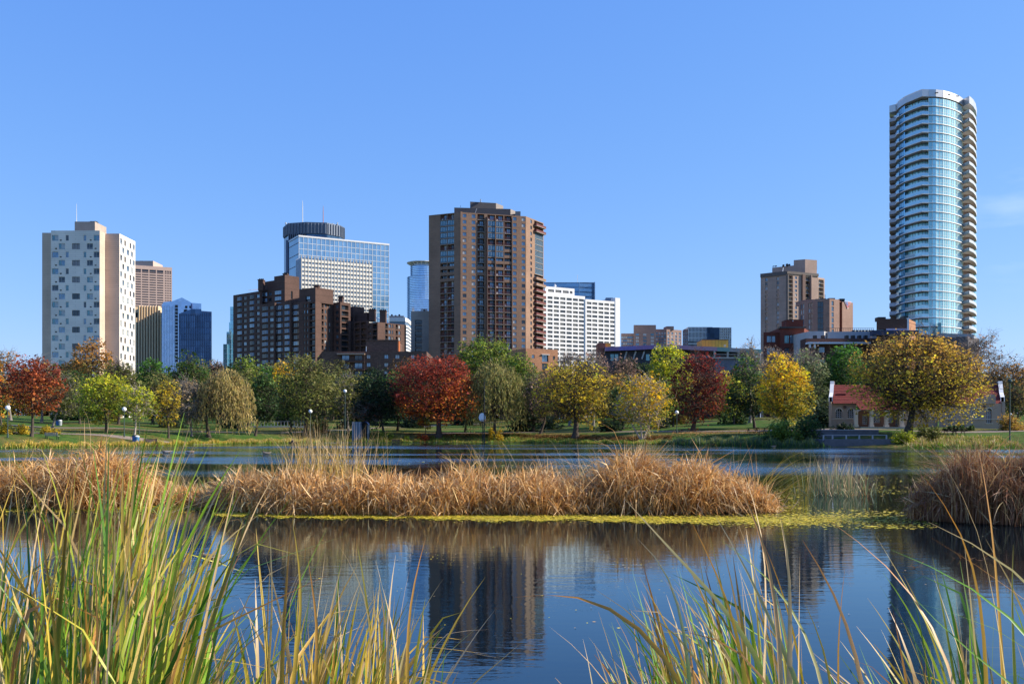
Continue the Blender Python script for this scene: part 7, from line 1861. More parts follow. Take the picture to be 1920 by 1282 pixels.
rt = empty("reed_clump", (WX(1780, 3.2), 3.2, 0), "big reed leaves fanning out to the left across the glass tower's reflection", "reeds", "foreground reed clumps")
for pts, a, b_, w, cs in [
    ([(1553, 974), (1611, 1011), (1674, 1058), (1729, 1128), (1772, 1199), (1795, 1269)], 2.9, 3.3, .014, [g_ * 1.4, s_, r_]),
    ([(1670, 1030), (1737, 1054), (1831, 1093), (1920, 1152)], 2.6, 3.0, .015, [g_, g_ * 1.1, g_ * 1.4]),
    ([(1676, 1121), (1737, 1125), (1811, 1140), (1880, 1160), (1940, 1190)], 2.6, 2.8, .014, [s_ * .9, y_, g_ * 1.8]),
    ([(1745, 1007), (1811, 1050), (1870, 1078), (1940, 1112)], 2.6, 2.8, .016, [g_, g_, r_ * 1.2]),
    ([(1741, 978), (1831, 1011), (1890, 1042), (1950, 1082)], 2.6, 2.9, .014, [y_, g_ * 1.3, s_]),
    ([(1770, 868), (1815, 921), (1842, 999), (1866, 1132), (1890, 1281)], 3.0, 3.2, .016, [y_, y_ * .9, s_]),
    ([(1836, 847), (1850, 897), (1860, 976), (1870, 1093), (1882, 1270)], 3.1, 3.3, .014, [g_ * 1.4, y_, r_]),
    ([(1733, 894), (1776, 937), (1807, 988), (1827, 1054), (1842, 1113), (1850, 1270)], 3.2, 3.5, .013, [s_, y_, r_ * .9]),
    ([(1463, 972), (1480, 1031), (1482, 1105), (1484, 1281)], 3.2, 3.3, .014, [y_, s_ * .9, s_]),
    ([(1504, 1011), (1533, 1046), (1564, 1105), (1592, 1171), (1619, 1270)], 3.2, 3.4, .016, [g_, s_, r_]),
    ([(1584, 1066), (1576, 1132), (1568, 1211), (1572, 1281)], 3.4, 3.5, .011, [g_, y_, r_]),
    ([(1509, 1130), (1540, 1185), (1552, 1230), (1560, 1281)], 3.4, 3.6, .013, [g_, y_, y_]),
    ([(1700, 1105), (1750, 1170), (1800, 1215), (1870, 1262), (1930, 1290)], 2.8, 3.2, .014, [y_, g_, g_]),
    ([(1640, 1000), (1700, 1100), (1742, 1170), (1776, 1236), (1802, 1290)], 3.1, 3.3, .014, [g_ * 1.1, g_ * 1.2, y_]),
    ([(1845, 1212), (1880, 1205), (1950, 1192)], 2.6, 2.9, .012, [g_, y_, y_]),
    ([(1840, 1106), (1888, 1108), (1950, 1096)], 2.6, 2.9, .009, [g_, r_, r_]),
    ([(1735, 1212), (1733, 1240), (1736, 1290)], 3.4, 3.5, .010, [g_, y_, r_]),
    ([(1900, 1020), (1895, 1090), (1898, 1180), (1905, 1290)], 3.0, 3.2, .013, [g_, g_ * 1.4, y_])]:
    traced(rt, pts, a, b_, w, cs)
rt = empty("reed_clump", (WX(560, 4.2), 4.2, 0), "tall pointed golden and dark green leaves standing apart at lower centre left", "reeds", "foreground reed clumps")
for pts, a, b_, w, cs in [
    ([(480, 990), (484, 1050), (492, 1120), (500, 1200), (505, 1281)], 4.2, 4.4, .018, [g_, y_, y_]),
    ([(505, 985), (508, 1040), (512, 1110), (508, 1200), (500, 1281)], 4.2, 4.4, .014, [g_, y_, s_]),
    ([(546, 978), (541, 1030), (536, 1110), (530, 1200), (528, 1281)], 4.2, 4.4, .018, [g_, y_ * .9, r_]),
    ([(548, 975), (562, 1050), (568, 1120), (560, 1200), (548, 1281)], 4.2, 4.5, .016, [y_, y_, y_]),
    ([(612, 1026), (588, 1070), (560, 1110), (530, 1180), (515, 1281)], 4.4, 4.8, .013, [g_ * .6, g_ * .6, g_ * .8]),
    ([(612, 992), (575, 1060), (545, 1130), (520, 1200), (505, 1281)], 4.5, 4.9, .012, [g_ * .7, g_ * .6, g_ * .7]),
    ([(578, 1050), (588, 1120), (600, 1180), (590, 1281)], 4.0, 4.2, .018, [g_, y_, r_]),
    ([(635, 1130), (615, 1180), (600, 1230), (590, 1290)], 4.0, 4.2, .018, [y_, y_, y_]),
    ([(742, 1040), (730, 1100), (728, 1170), (726, 1281)], 4.0, 4.2, .015, [y_, s_, s_]),
    ([(798, 1008), (780, 1070), (768, 1130), (762, 1200), (764, 1281)], 4.0, 4.3, .014, [y_, y_, r_]),
    ([(632, 1018), (655, 1040), (668, 1075), (690, 1120), (700, 1200), (690, 1281)], 4.1, 4.4, .012, [g_, y_, s_]),
    ([(705, 1052), (716, 1110), (740, 1170), (748, 1281)], 4.0, 4.2, .015, [g_, y_, s_]),
    ([(832, 1175), (812, 1182), (795, 1215), (775, 1250), (765, 1290)], 4.0, 4.1, .013, [s_, s_, y_]),
    ([(974, 1207), (950, 1240), (905, 1262), (868, 1284)], 3.6, 3.5, .014, [y_, y_, s_]),
    ([(835, 1205), (832, 1240), (826, 1290)], 3.9, 4.0, .009, [g_, g_, g_])]:
    traced(rt, pts, a, b_, w, cs)

# fallen leaves: an orange strip along the bank and a scatter under the trees
n_ = 26000
px = np.concatenate([rng.uniform(760, 1260, 15000), rng.uniform(1260, 1440, 5000), rng.uniform(0, 760, 6000)])
off_ = np.concatenate([rng.normal(8.5, 1.6, 15000), rng.uniform(8, 30, 5000), rng.uniform(8, 40, 6000)])
Y = np.array([shore_y(p) for p in px]) + np.abs(off_); X = WX(px, Y)
V, Q, C = float_quads(X, Y, .11, [A3(.42, .19, .06), A3(.50, .27, .09), A3(.34, .13, .04), A3(.55, .36, .12)])
V[:, 2] += np.repeat(ground(X, Y), 4) + .02 + np.repeat(rng.uniform(0, .06, n_), 4)
tag(link("fallen_leaves", npmesh("fallen_leaves", V, Q, leaf_mat("fallen_leaf", .1, .8), C), kind='stuff'), "orange and tan fallen leaves strewn along the bank and lawn under the trees", "fallen leaves")
# low growth under the crowns
for lb, px_, Y_, w_, h_, pl in (("dark undergrowth behind the rust red maple's trunk", 128, 205, 8, 3.4, 'darkgreen'), ("brown shrub in the shade between the two pairs of left lamps", 205, 215, 9, 3, 'brownyel'), ("olive shrub left of the golden willow", 322, 190, 6, 2.6, 'olive'),
    ("dark shrub right of the golden willow's leaning trunk", 440, 200, 7, 3.2, 'deep'), ("dark shrub between the slim dark tree and the large olive tree", 545, 215, 8, 3.6, 'deep'), ("dark shrub behind the blue grey cabin", 668, 205, 9, 4.2, 'deep'),
    ("dark shrub left of the red maple's trunk", 772, 215, 8, 3.2, 'deep'), ("dark shrub right of the red maple's trunk", 868, 225, 9, 3.4, 'deep'), ("tall dark shrub right of the olive willow", 985, 195, 7, 5.5, 'deep'),
    ("dark shrub left of the yellow maple's trunk", 1030, 205, 7, 3.6, 'deep'), ("dark rounded shrub between the yellow maple and the pale stemmed yellow tree", 1140, 180, 5, 2.4, 'deep'), ("dark rounded shrub right of the pale stemmed yellow tree", 1232, 180, 5, 2.6, 'deep'),
    ("brown shrub behind the lamp near the dark red maple", 1265, 205, 6, 3, 'brownyel'), ("dark shrub in the shade right of the dark red maple", 1375, 195, 7, 3.2, 'darkgreen'), ("dark shrub against the pavilion's left gable", 1540, 158, 5, 4.5, 'deep')):
    bush(lb, px_, Y_, w_, h_, pl, dens=4.5, leaf=.3)
# ------------------------------------------------------------------ park pavilion
b = Bld("park_pavilion", "cream stucco park pavilion with red tiled roof and stepped white gables behind the big oak", 1720, 150, z=2.0)
Yq = 150.0; zg = 2.0
def xx(px, Y=Yq): return WX(px, Y)
def q5(x): return 1500 + x / 4.571
def t5(y): return 600 + y / 4.571
ze = HZ(t5(716), Yq); A, B = (xx(q5(253)), Yq), (xx(q5(480)), Yq); dB = 6.4
TILE = courses("red_tiles", (.20, .036, .028), (.12, .025, .02), h=.32, w=.28, jw=.03, var=.2)
def col_op(A, B, lst):
    d, L = unitv(A, B); return [(uof(q5(x0), A, d), uof(q5(x1), A, d), HZ(t5(y1), A[1]), HZ(t5(y0), A[1]), k, dp) for x0, x1, y0, y1, k, dp in lst]
b.facade(A, B, zg - 1, ze, col_op(A, B, [(306, 362, 757, 838, 'arch', .3), (410, 464, 757, 838, 'arch', .3)]), STUC)
# recessed porch
PA, PB = (xx(q5(480)), Yq + 1.8), (xx(q5(890)), Yq + 1.8)
b.facade(PA, PB, zg - 1, HZ(t5(775), Yq), col_op(PA, PB, [(535, 580, 820, 893, 'panes', .2), (630, 690, 790, 880, 'panes', .2), (750, 800, 790, 880, 'panes', .2), (818, 862, 800, 905, 'panes', .2)]), plain("porch_wall", (.30, .17, .12), .9))
b.facade(B, (B[0], Yq + 3), zg - 1, ze, [], STUC)
RA, RB_ = (xx(q5(890)), Yq), (xx(q5(1180)), Yq)
b.facade(RA, RB_, zg - 1, HZ(t5(760), Yq), [], STUC)
GA, GB = (xx(q5(1180)), Yq - .5), (xx(q5(1745)), Yq - .5)
b.facade(GA, GB, zg - 1, ze, col_op(GA, GB, [(1256, 1300, 800, 885, 'panes', .25), (1472, 1540, 755, 838, 'arch', .3), (1597, 1643, 755, 882, 'arch', .3)]), STUC)
b.facade(GB, (GB[0] + .34 * 6.4, Yq + 6.4), zg - 1, ze, [], STUC)
b.facade((A[0] + .42 * dB, Yq + dB), A, zg - 1, ze, [], STUC)
# curved parapet gable over the right wing
par = [(1500, 716), (1520, 680), (1560, 655), (1590, 655), (1620, 640), (1650, 636), (1678, 638), (1678, 716)]
m = b.mb('gable_parapet'); fr1 = [(xx(q5(x), Yq - .8), Yq - .8, HZ(t5(y), Yq - .8)) for x, y in par]; bk1 = [(x, Yq - .3, z) for x, y, z in fr1]
m.poly(fr1[::-1], STUC); m.poly(bk1, STUC)
for i in range(len(fr1)): j = (i + 1) % len(fr1); m.poly([fr1[i], fr1[j], bk1[j], bk1[i]], CREAM2)
# roofs: every course of tiles is a ribbed strip of its own
def tiled(x0, x1, y0, y1, z0, z1, rows, x0b=None, x1b=None, ridge=True):
    for r in range(rows):
        p = MB(); a, c = r / rows, (r + 1) / rows
        ya, yc = y0 + (y1 - y0) * a, y0 + (y1 - y0) * c; za, zc_ = z0 + (z1 - z0) * a + .07, z0 + (z1 - z0) * c + .02
        xl, xr = x0 + ((x0b if x0b is not None else x0) - x0) * (a + c) / 2, x1 + ((x1b if x1b is not None else x1) - x1) * (a + c) / 2
        n_ = 6
        for i in range(n_):
            u, v = xl + (xr - xl) * i / n_, xl + (xr - xl) * (i + 1) / n_
            p.poly([(u, ya, za), (v, ya, za), (v, yc, zc_), (u, yc, zc_)], TILE)
        p.poly([(xl, ya, za - .09), (xr, ya, za - .09), (xr, ya, za), (xl, ya, za)], TILE)
        p.build('tile_course', b.root)
zr = HZ(t5(556), Yq + 3.2) ; Yr = Yq + 3.2
tiled(xx(q5(272)), xx(q5(900)), Yq - .5, Yr, ze, zr, 12, x0b=xx(q5(272)) + .42 * 3.2, x1b=xx(q5(900)) + .38 * 3.2)
tiled(xx(q5(900)), xx(q5(1722)), Yq - .1, Yr, ze, zr, 12, x0b=xx(q5(900)) + .38 * 3.2, x1b=xx(q5(1722)) + .34 * 3.2)
tiled(xx(q5(470)), xx(q5(895)), Yq - 2.4, Yq - .5, HZ(t5(770), Yq - 2.4), ze - .05, 5)
m = b.mb('back_roof'); m.poly([(xx(q5(272)) + 1.34, Yr, zr), (xx(q5(1722)) + 1.09, Yr, zr), (xx(q5(1722)) + 2.18, Yq + 6.4, ze), (xx(q5(272)) + 2.69, Yq + 6.4, ze)][::-1], TILE)
m = b.mb('roof_dormer'); xd = xx(q5(382)); m.prism([(xd - .8, Yq + 1.0), (xd + .5, Yq + 1.0), (xd + .5, Yq + 2), (xd - .8, Yq + 2)], HZ(t5(652), Yq + 2), HZ(t5(632), Yq + 2), TILE)
# stepped gable walls at both ends, capped white
def gable(x0, x1, s):
    g = MB(); xs_ = x0
    prof = [(Yq - .6, ze + .3), (Yq + .4, ze + .3), (Yq + .4, ze + 1.0), (Yq + 1.6, HZ(t5(620), Yq)), (Yq + 2.5, zr + .1), (Yq + 2.6, HZ(t5(525), Yq + 3)), (Yq + 3.8, HZ(t5(525), Yq + 3)), (Yq + 3.9, zr), (Yq + 5.0, HZ(t5(620), Yq)), (Yq + 6.6, ze + .5), (Yq + 6.6, zg - 1), (Yq - .6, zg - 1)]
    k_ = .42 if s > 0 else .34; sh_ = lambda y: k_ * (y - Yq)
    a = [(x0 + sh_(y), y, z) for y, z in prof]; c = [(x1 + sh_(y), y, z) for y, z in prof]
    g.poly(a, STUC); g.poly(c[::-1], STUC)
    for i in range(len(prof)):
        j = (i + 1) % len(prof); cap = i < 9
        g.poly([a[i], a[j], c[j], c[i]][::-1], WHITE if cap else STUC)
        if cap:
            e = .10; u_, v_ = sh_(prof[i][0]), sh_(prof[j][0]); g.poly([(x0 - e + u_, prof[i][0], prof[i][1] + .03), (x1 + e + u_, prof[i][0], prof[i][1] + .03), (x1 + e + v_, prof[j][0], prof[j][1] + .03), (x0 - e + v_, prof[j][0], prof[j][1] + .03)], WHITE); g.poly([(x0 - e + u_, prof[i][0], prof[i][1]), (x0 - e + v_, prof[j][0], prof[j][1]), (x0 - e + v_, prof[j][0], prof[j][1] - .22), (x0 - e + u_, prof[i][0], prof[i][1] - .22)], WHITE)
    g.build('gable', b.root)
gable(xx(q5(250)), xx(q5(272)), 1); gable(xx(q5(1727)), xx(q5(1752)), -1)
for x in (478, 610, 738, 870):
    p = MB(); X = xx(q5(x), Yq - 2); z0, z1 = HZ(t5(915), Yq - 2), HZ(t5(770), Yq - 2)
    p.box(X - .24, X + .24, Yq - 2.3, Yq - 1.8, z0, z1, CREAM2); p.box(X - .32, X + .32, Yq - 2.4, Yq - 1.7, z1 - .25, z1, CREAM2); p.box(X - .32, X + .32, Yq - 2.4, Yq - 1.7, z0, z0 + .3, CREAM2); p.build('column', b.root)
m = b.mb('porch_beam'); m.box(xx(q5(465)), xx(q5(890)), Yq - 2.35, Yq - 1.75, HZ(t5(775), Yq - 2), HZ(t5(768), Yq - 2), CREAM2)
m = b.mb('sill_band'); m.box(xx(q5(253)), xx(q5(478)), Yq - .06, Yq, HZ(t5(848), Yq), HZ(t5(843), Yq), CREAM2); m.box(xx(q5(900)), xx(q5(1745)), Yq - .6, Yq - .502, HZ(t5(851), Yq), HZ(t5(846), Yq), CREAM2)
m = b.mb('porch_floor'); m.box(xx(q5(465)), xx(q5(895)), Yq - 3, Yq + 3, zg - 1, HZ(t5(915), Yq - 2), CONC)
for x, y_ in ((383, 745), (1563, 745)): p = MB(); p.tube([(xx(q5(x)), Yq - .75 if x > 900 else Yq - .25, HZ(t5(y_), Yq)), (xx(q5(x)), Yq, HZ(t5(y_), Yq))], .22, FR_B, 10); p.build('wall_medallion', b.root)
b.done()

# ---- stone terrace, retaining wall and steps at the water
TW = plain("terrace_concrete", (.10, .10, .11), .9, var=.2, scale=1.5); TW2 = plain("terrace_rail", (.26, .27, .28), .8)
t = empty("terrace", (WX(1620, 127), 127, 0), "grey concrete lakeside terrace with a pale railing in front of the pavilion", "terrace")
m = MB(); x0, x1 = WX(1542, 126.5), WX(1672, 126.5); m.box(x0, x1, 125.6, 131, -.8, HZ(823, 126), TW); m.build('lower_wall', t)
m = MB(); m.box(x0, x1, 131, 136, -.8, HZ(806.5, 131), TW); m.box(x0, x1, 130.9, 131.4, HZ(806.5, 131), HZ(805, 131), TW2); m.build('upper_wall', t)
for i, px in enumerate((1544, 1561, 1586.5, 1611, 1636, 1662)):
    p = MB(); p.box(WX(px, 126) - .08, WX(px, 126) + .08, 125.9, 126.1, HZ(826, 126), HZ(815.5, 126), TW2); p.build('rail_post', t)
p = MB(); p.box(WX(1542, 126), WX(1663, 126), 125.92, 126.08, HZ(816, 126), HZ(814.8, 126), TW2); p.build('rail', t)
for i in range(5): p = MB(); z = i * .32; p.box(WX(1690, 127), WX(1716, 127), 126.4 + i * .8, 131, -.5 if i == 0 else z - .32 + .33, z + .15 + .02 * 0, TW2); p.build('step', t)

# ---- street lamps with white globes
GLOBE = plain("lamp_globe", (.82, .82, .80), .3, var=.02, spec=.5); LPOST = plain("lamp_post_green", (.05, .08, .07), .5)
LG_ = "globe lamps along the paths"
def lamp(label, px, gy, Y, r=.31):
    X = WX(px, Y); zg = ground(X, Y); zt = HZ(gy, Y)
    t = empty("street_lamp", (X, Y, zg), label, "street lamp", LG_)
    p = MB(); h = zt - zg; p.tube([(X, Y, zg - .2), (X, Y, zg + .5), (X, Y, zg + .55), (X, Y, zg + h - r)], [.13, .12, .065, .05], LPOST, 8); p.tube([(X, Y, zg + h - r - .12), (X, Y, zg + h - r + .04)], [.11, .13], LPOST, 8); p.build('post', t, smooth=False)
    p = MB(); p.ball((X, Y, zt), r, GLOBE, 14, 10); p.build('globe', t, smooth=True)
lamp("white globe lamp on a dark post beside the rust red maple at far left", 14.5, 764.5, 124.5)
lamp("taller white globe lamp, left one of a close pair below the yellow green trees", 233, 767, 141)
lamp("shorter white globe lamp, right one of a close pair below the yellow green trees", 261, 770.5, 148)
lamp("white globe lamp in front of the large olive grey tree", 582, 771, 163)
lamp("white globe lamp left of the dark red maple's trunk", 1269, 773, 158)
lamp("small white globe lamp half hidden in the olive tree left of the dark tree", 647, 733, 152, .26)
X, Y = WX(1893.5, 128), 128.0; t = empty("street_lamp", (X, Y, ground(X, Y)), "tall slim dark green lamp post on the lawn at the right edge", "street lamp")
p = MB(); p.tube([(X, Y, ground(X, Y) - .2), (X, Y, ground(X, Y) + 1), (X, Y, HZ(718, Y))], [.13, .10, .07], LPOST, 8); p.build('post', t)
p = MB(); p.tube([(X, Y, HZ(718, Y)), (X, Y, HZ(715, Y)), (X, Y, HZ(711.5, Y)), (X, Y, HZ(710, Y))], [.12, .30, .26, .06], LPOST, 10); p.build('lantern', t)
X, Y = WX(908, 168), 168.0; t = empty("lamp_post", (X, Y, ground(X, Y)), "bare dark pole standing left of the olive willow", "pole"); p = MB(); p.tube([(X, Y, ground(X, Y) - .2), (X, Y, HZ(715, Y))], [.10, .06], DARKM, 8); p.build('post', t)
# basketball backboard
X, Y = WX(904, 172), 172.0; t = empty("basketball_hoop", (X, Y, ground(X, Y)), "white rounded basketball backboard left of the bare dark pole", "basketball hoop")
p = MB(); zc_ = HZ(782, Y); pts_ = [(X + .58 * math.cos(a), Y, zc_ - .1 + (.85 if math.sin(a) > 0 else .6) * math.sin(a)) for a in np.linspace(0, 2 * math.pi, 20, endpoint=False)]
p.poly(pts_, WHITE); p.poly([(x, y + .05, z) for x, y, z in reversed(pts_)], WHITE)
for i in range(20): j = (i + 1) % 20; p.poly([pts_[i], (pts_[i][0], Y + .05, pts_[i][2]), (pts_[j][0], Y + .05, pts_[j][2]), pts_[j]], WHITE)
p.build('backboard', t)
p = MB(); a_ = [(X + .23 * math.cos(a), Y - .35 + .23 * math.sin(a), zc_ - .45) for a in np.linspace(0, 2 * math.pi, 13)]; p.tube(a_, .025, RAIL_R, 5, cap=False); p.build('rim', t)
p = MB(); p.tube([(X + .1, Y + .6, ground(X, Y) - .2), (X + .1, Y + .6, zc_ - .6), (X, Y + .05, zc_)], .08, DARKM, 8)
p.build('pole', t)
p = MB()
for i in range(8): a = i * math.pi / 4; p.tube([(X + .22 * math.cos(a), Y - .35 + .22 * math.sin(a), zc_ - .45), (X + .12 * math.cos(a + .3), Y - .35 + .12 * math.sin(a + .3), zc_ - .85)], .015, FR_D, 3)
p.build('net', t)

# ---- benches, tables, bins, cabin, people
WOODG = plain("weathered_wood", (.34, .31, .27), .85, var=.15, scale=4); WOODD = plain("dark_wood", (.07, .05, .04), .8)
def bench(label, px, Y, w, mat, dz=0.0):
    X = WX(px, Y); zg = ground(X, Y); t = empty("park_bench", (X, Y, zg), label, "bench")
    for i in range(3): p = MB(); p.box(X - w / 2, X + w / 2, Y - .02, Y + .02, zg + .52 + i * .14, zg + .63 + i * .14, mat); p.build('backrest_slat', t)
    for i in range(3): p = MB(); p.box(X - w / 2, X + w / 2, Y + .07 + i * .15, Y + .19 + i * .15, zg + .42, zg + .46, mat); p.build('seat_slat', t)
    for s in (-1, 1): p = MB(); x = X + s * w * .42; p.box(x - .035, x + .035, Y + .0, Y + .07, zg - .05, zg + .95, DARKM); p.box(x - .03, x + .03, Y + .07, Y + .5, zg + .36, zg + .42, DARKM); p.box(x - .03, x + .03, Y + .44, Y + .5, zg - .05, zg + .36, DARKM); p.build('leg', t)
    return t
bench("grey wooden bench by the pond, right of the rust red maple", 96, 128.5, 1.7, WOODG)
bench("dark bench behind the blue bin under the yellow green trees", 282, 138, 1.9, WOODD)
bench("dark bench with a seated person, below the large olive tree", 549, 163, 1.5, WOODD)
bench("low dark bench on the bank left of the red maple's trunk", 742, 174, 1.4, WOODD)
def table(label, px, Y):
    X = WX(px, Y); zg = ground(X, Y); t = empty("picnic_table", (X, Y, zg), label, "picnic table")
    p = MB()
    p.box(X - .9, X + .9, Y - .35, Y + .35, zg + .70, zg + .76, WOODD); p.build('tabletop', t)
    for s in (-1, 1): p = MB(); p.box(X - .9, X + .9, Y + s * .7 - .13, Y + s * .7 + .13, zg + .42, zg + .47, WOODD); p.build('seat', t)
    for s in (-1, 1): p = MB(); x = X + s * .6; p.tube([(x, Y - .7, zg - .05), (x, Y, zg + .7)], .05, WOODD, 4); p.tube([(x, Y + .7, zg - .05), (x + .001, Y, zg + .7)], .05, WOODD, 4); p.box(x - .04, x + .04, Y - .7, Y + .7, zg + .36, zg + .42, WOODD); p.build('leg', t)
table("dark picnic table on the lawn right of the dark red maple, left one of two", 1411, 150)
table("dark picnic table on the lawn right of the dark red maple, right one of two", 1426, 150)
table("dark picnic table on the lawn in front of the pavilion, left one of two", 1782, 132)
table("dark picnic table on the lawn in front of the pavilion, right one of two", 1797, 132)
BLUE = plain("bin_blue", (.03, .12, .35), .5)
def binn(label, px, Y, c=BLUE):
    X = WX(px, Y); zg = ground(X, Y); t = empty("litter_bin", (X, Y, zg), label, "litter bin")
    p = MB(); p.tube([(X, Y, zg - .05), (X, Y, zg + .8)], [.26, .32], c, 12); p.build('body', t); p = MB(); p.tube([(X, Y, zg + .8), (X, Y, zg + .88), (X, Y, zg + 1.0)], [.34, .33, .15], DARKM if c is BLUE else WHITE, 12); p.build('lid', t)
binn("blue litter bin on the far path between the trunks at left", 108, 176)
binn("white lidded bin next to the blue one on the far left path", 113, 176, plain("bin_grey", (.35, .38, .4), .5))
binn("blue litter bin under the yellow green trees beside the dark bench", 252, 139)
binn("blue recycling bin just right of the one beside the dark bench", 257, 139, plain("bin_teal", (.05, .2, .4), .5))
# cabin
X, Y = WX(675, 176), 176.0; zg = ground(X, Y); t = empty("cabin", (X, Y, zg), "small blue grey cabin with a dark arched doorway behind the silvery sapling", "cabin")
CB = plain("cabin_blue_grey", (.11, .15, .19), .6); w0, w1 = WX(660, Y), WX(690, Y)
p = MB(); p.box(w0, WX(676, Y), Y, Y + 1.8, zg - .1, HZ(790.5, Y), CB); p.build('wall', t)
for i in range(5): p = MB(); x = w0 + (i + .5) * (WX(676, Y) - w0) / 5; p.box(x - .03, x + .03, Y - .05, Y, zg, HZ(791.5, Y), TW2 if i % 2 else FR_W); p.build('panel_batten', t)
p = MB(); xa, xb = WX(676.4, Y), WX(690, Y); xm_ = (xa + xb) / 2; r = (xb - xa) / 2; zc_ = HZ(790.5, Y) - r * .8
arc_ = [(xm_ + r * math.cos(a), zc_ + r * .8 * math.sin(a)) for a in np.linspace(0, math.pi, 9)]
fr_ = [(x, Y, z) for x, z in arc_]; bk_ = [(x, Y + 2.2, z) for x, z in arc_]
for i in range(8): p.poly([fr_[i], fr_[i + 1], bk_[i + 1], bk_[i]], plain("cabin_roof_blue", (.10, .18, .36), .5))
p.box(xa, xa + .12, Y, Y + 2.2, zg - .1, zc_, CB); p.box(xb - .12, xb, Y, Y + 2.2, zg - .1, zc_, CB); p.build('arched_shelter', t)
p = MB(); p.poly([(xa + .12, Y + 1.9, zg), (xb - .12, Y + 1.9, zg)] + [(x, Y + 1.9, z) for x, z in arc_], FR_D); p.build('dark_doorway', t)
# white edged court with fence in the background
t = empty("court_wall", (WX(520, 205), 205, 4), "low pale wall with a metal railing behind the slim dark green tree", "wall")
p = MB(); zz = ground(WX(520, 205), 205); p.box(WX(452, 205), WX(570, 205), 205, 205.4, zz - 1.2, zz + .25, plain("pale_wall", (.52, .50, .47), .85)); p.build('wall', t)
p = MB(); p.box(WX(452, 205), WX(570, 205), 205.15, 205.22, zz + 1.15, zz + 1.22, FR_W); p.build('rail', t)
for i in range(20): p = MB(); x = WX(452 + i * 6.2, 205); p.box(x - .04, x + .04, 205.15, 205.23, zz + .25, zz + 1.15, FR_W); p.build('rail_post', t)
# small birds and rocks on the shore edge
# person on the bench: one skinned body
def skin_person(name, label, P, edges, R, loc, cloth, skin, hair, head):
    me = bpy.data.meshes.new("body"); me.from_pydata([tuple(p) for p in P], edges, [])
    t = empty(name, loc, label, "person")
    o = link("body", me, t); me.materials.append(cloth)
    md = o.modifiers.new("skin", 'SKIN'); sv = me.skin_vertices[0].data
    for i, r in enumerate(R): sv[i].radius = (r, r)
    sv[0].use_root = True
    o.modifiers.new("sub", 'SUBSURF').render_levels = 1
    p = MB(); p.ball(head, .105, skin, 10, 8, 1.2); p.ball((head[0], head[1] - .02, head[2] - .0), .03, skin, 6, 4); p.build('head', t, off=(0, 0, 0), smooth=True)
    p = MB(); p.ball((head[0], head[1] + .02, head[2] + .035), .115, hair, 10, 8, 1.05); p.build('hair', t, off=(0, 0, 0), smooth=True)
    return t
X, Y = WX(548, 163), 163.0
P = [(0, .25, .52), (0, .20, .75), (0, .16, 1.0), (0, .15, 1.16), (0, .13, 1.24), (-.10, .1, .5), (-.13, -.2, .50), (-.14, -.24, .08), (-.14, -.36, .05), (.10, .1, .5), (.13, -.2, .52), (.14, -.24, .08), (.14, -.36, .05), (-.2, .14, 1.08), (-.27, .02, .82), (-.14, -.14, .70), (.2, .14, 1.08), (.27, .02, .82), (.14, -.14, .70)]
E = [(0, 1), (1, 2), (2, 3), (3, 4), (0, 5), (5, 6), (6, 7), (7, 8), (0, 9), (9, 10), (10, 11), (11, 12), (2, 13), (13, 14), (14, 15), (2, 16), (16, 17), (17, 18)]
R = [.16, .15, .17, .07, .06, .10, .075, .05, .04, .10, .075, .05, .04, .07, .05, .04, .07, .05, .04]
P = [(x, -y + .3, z) for x, y, z in P]
pr = skin_person("person", "person in dark clothes sitting on the bench by the water, left of the globe lamp", P, E, R, (X, Y, ground(X, Y)), plain("dark_coat", (.03, .03, .04), .9), plain("skin_tone", (.40, .24, .17), .6), plain("hair_dark", (.03, .02, .015), .8), (0, .15, 1.36))

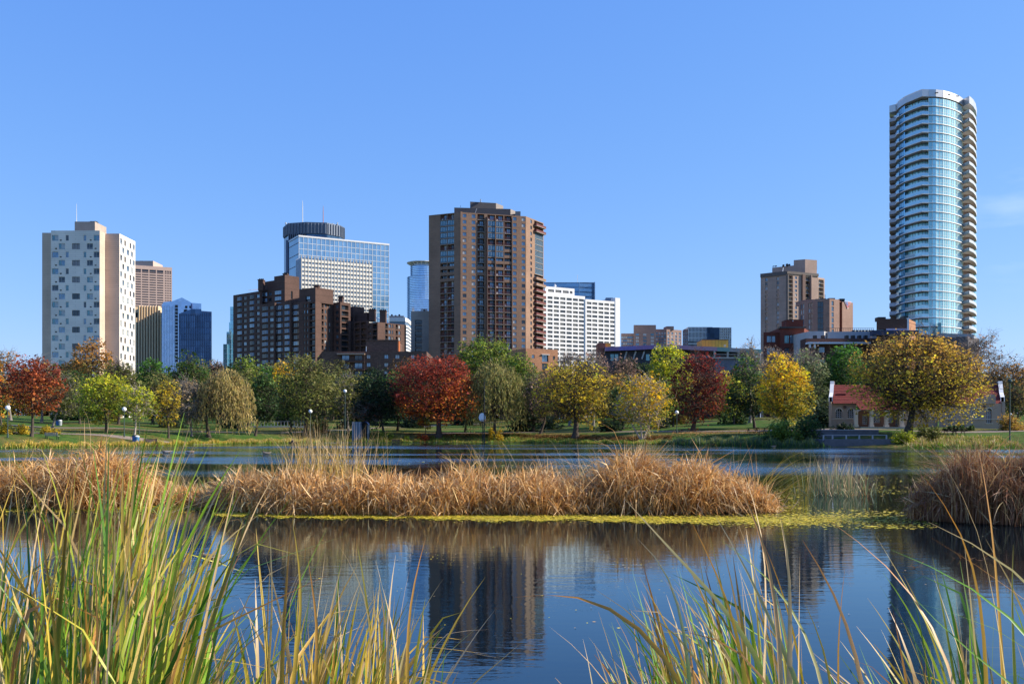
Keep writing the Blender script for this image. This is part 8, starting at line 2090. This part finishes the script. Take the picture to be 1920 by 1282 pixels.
# ------------------------------------------------------------------ water birds
def duck(label, px, py, s=1.0, face=1, goose=True, sleep=False, name='duck', cat_='duck', sub=.0):
    Y = EYE * F / (py - HY); X = WX(px, Y)
    t = empty(name, (X, Y, 0), label, cat_, rz=0 if face > 0 else math.pi)
    BRW = plain("feather_brown", (.22, .16, .11), .8, var=.4, scale=30); BLKF = plain("feather_black", (.015, .02, .018), .5, var=.2); WHF = plain("feather_pale", (.55, .50, .44), .8, var=.15, scale=20); BL = plain("bill", (.30, .24, .05) if not goose else (.03, .03, .03), .5)
    def rings(L_, mt, name_, n=12):
        p = MB(); st = 0
        R_ = []
        for (x, z, ry, rz) in L_: R_.append([(x * s, ry * math.cos(a) * s, (z + rz * math.sin(a)) * s) for a in np.linspace(0, 2 * math.pi, n, endpoint=False)])
        for r_ in R_: p.v.extend(r_)
        k = p.mi(mt)
        for i in range(len(R_) - 1):
            for j in range(n): j2 = (j + 1) % n; p.f.append((i * n + j, i * n + j2, (i + 1) * n + j2, (i + 1) * n + j)); p.m.append(k)
        p.f.append(tuple(range(n))[::-1]); p.m.append(k); p.f.append(tuple((len(R_) - 1) * n + j for j in range(n))); p.m.append(k)
        return p.build(name_, t, off=(0, 0, 0), smooth=True)
    rings([(-.30, .12, .01, .01), (-.26, .09, .05, .035), (-.18, .055, .10, .075), (-.05, .05, .13, .095), (.08, .055, .125, .10), (.17, .07, .09, .085), (.22, .09, .05, .055), (.24, .10, .01, .01)], BRW, 'body')
    for q in (-1, 1):
        p = MB(); p.poly([(x * s, q * y * s, z * s) for x, y, z in ((.12, .132, .09), (.0, .145, .12), (-.14, .12, .135), (-.27, .04, .14), (-.16, .125, .075), (0, .148, .06))], WHF if goose else plain("wing_grey", (.33, .28, .22), .8, var=.4, scale=40)); p.build('wing', t, off=(0, 0, 0))
    rings([(-.20, .06, .06, .03), (-.27, .10, .05, .02), (-.33, .125, .03, .01), (-.36, .13, .005, .005)], WHF, 'tail')
    if goose: NK = [(.17, .08, .05, .055), (.19, .18, .032, .035), (.20, .28, .028, .03), (.205, .35, .028, .03)]; hz_ = .38
    else: NK = [(.17, .08, .055, .06), (.19, .15, .04, .04), (.20, .19, .036, .036)]; hz_ = .215
    rings([(x, z, a, c) for x, z, a, c in NK], BLKF if goose else BRW, 'neck')
    p = MB(); p.ball((.215 * s, 0, hz_ * s), .048 * s, BLKF, 12, 8, .9); p.build('head', t, off=(0, 0, 0), smooth=True)
    p = MB()
    for q in (-1, 1): p.ball((.205 * s, q * .03 * s, (hz_ - .012) * s), .024 * s, WHF if goose else BRW, 8, 6); p.ball((.235 * s, q * .038 * s, (hz_ + .012) * s), .007 * s, BLKF, 6, 4)
    p.build('cheek', t, off=(0, 0, 0), smooth=True)
    p = MB(); p.tube([(.25 * s, 0, (hz_ - .005) * s), (.29 * s, 0, (hz_ - .014) * s), (.315 * s, 0, (hz_ - .016) * s)], [.022 * s, .017 * s, .010 * s], BL, 8); p.build('bill', t, off=(0, 0, 0), smooth=True)
duck("brown mallard swimming left behind the foreground reeds, near the left stand", 396, 1049, .62, -1, goose=False)
duck("black necked goose swimming on the far water at left, leftmost of three", 312, 849, 1.6, -1, name='goose', cat_='goose')
duck("pale bodied goose on the far water behind the reed tips, middle one of three", 357, 849, 1.5, 1, name='goose', cat_='goose')
duck("pale duck on the far water right of the two geese", 499, 851, 1.3, -1, goose=False)
duck("small white breasted bird at the far shore below the golden yellow tree", 1451, 837.5, 1.1, 1, goose=False)
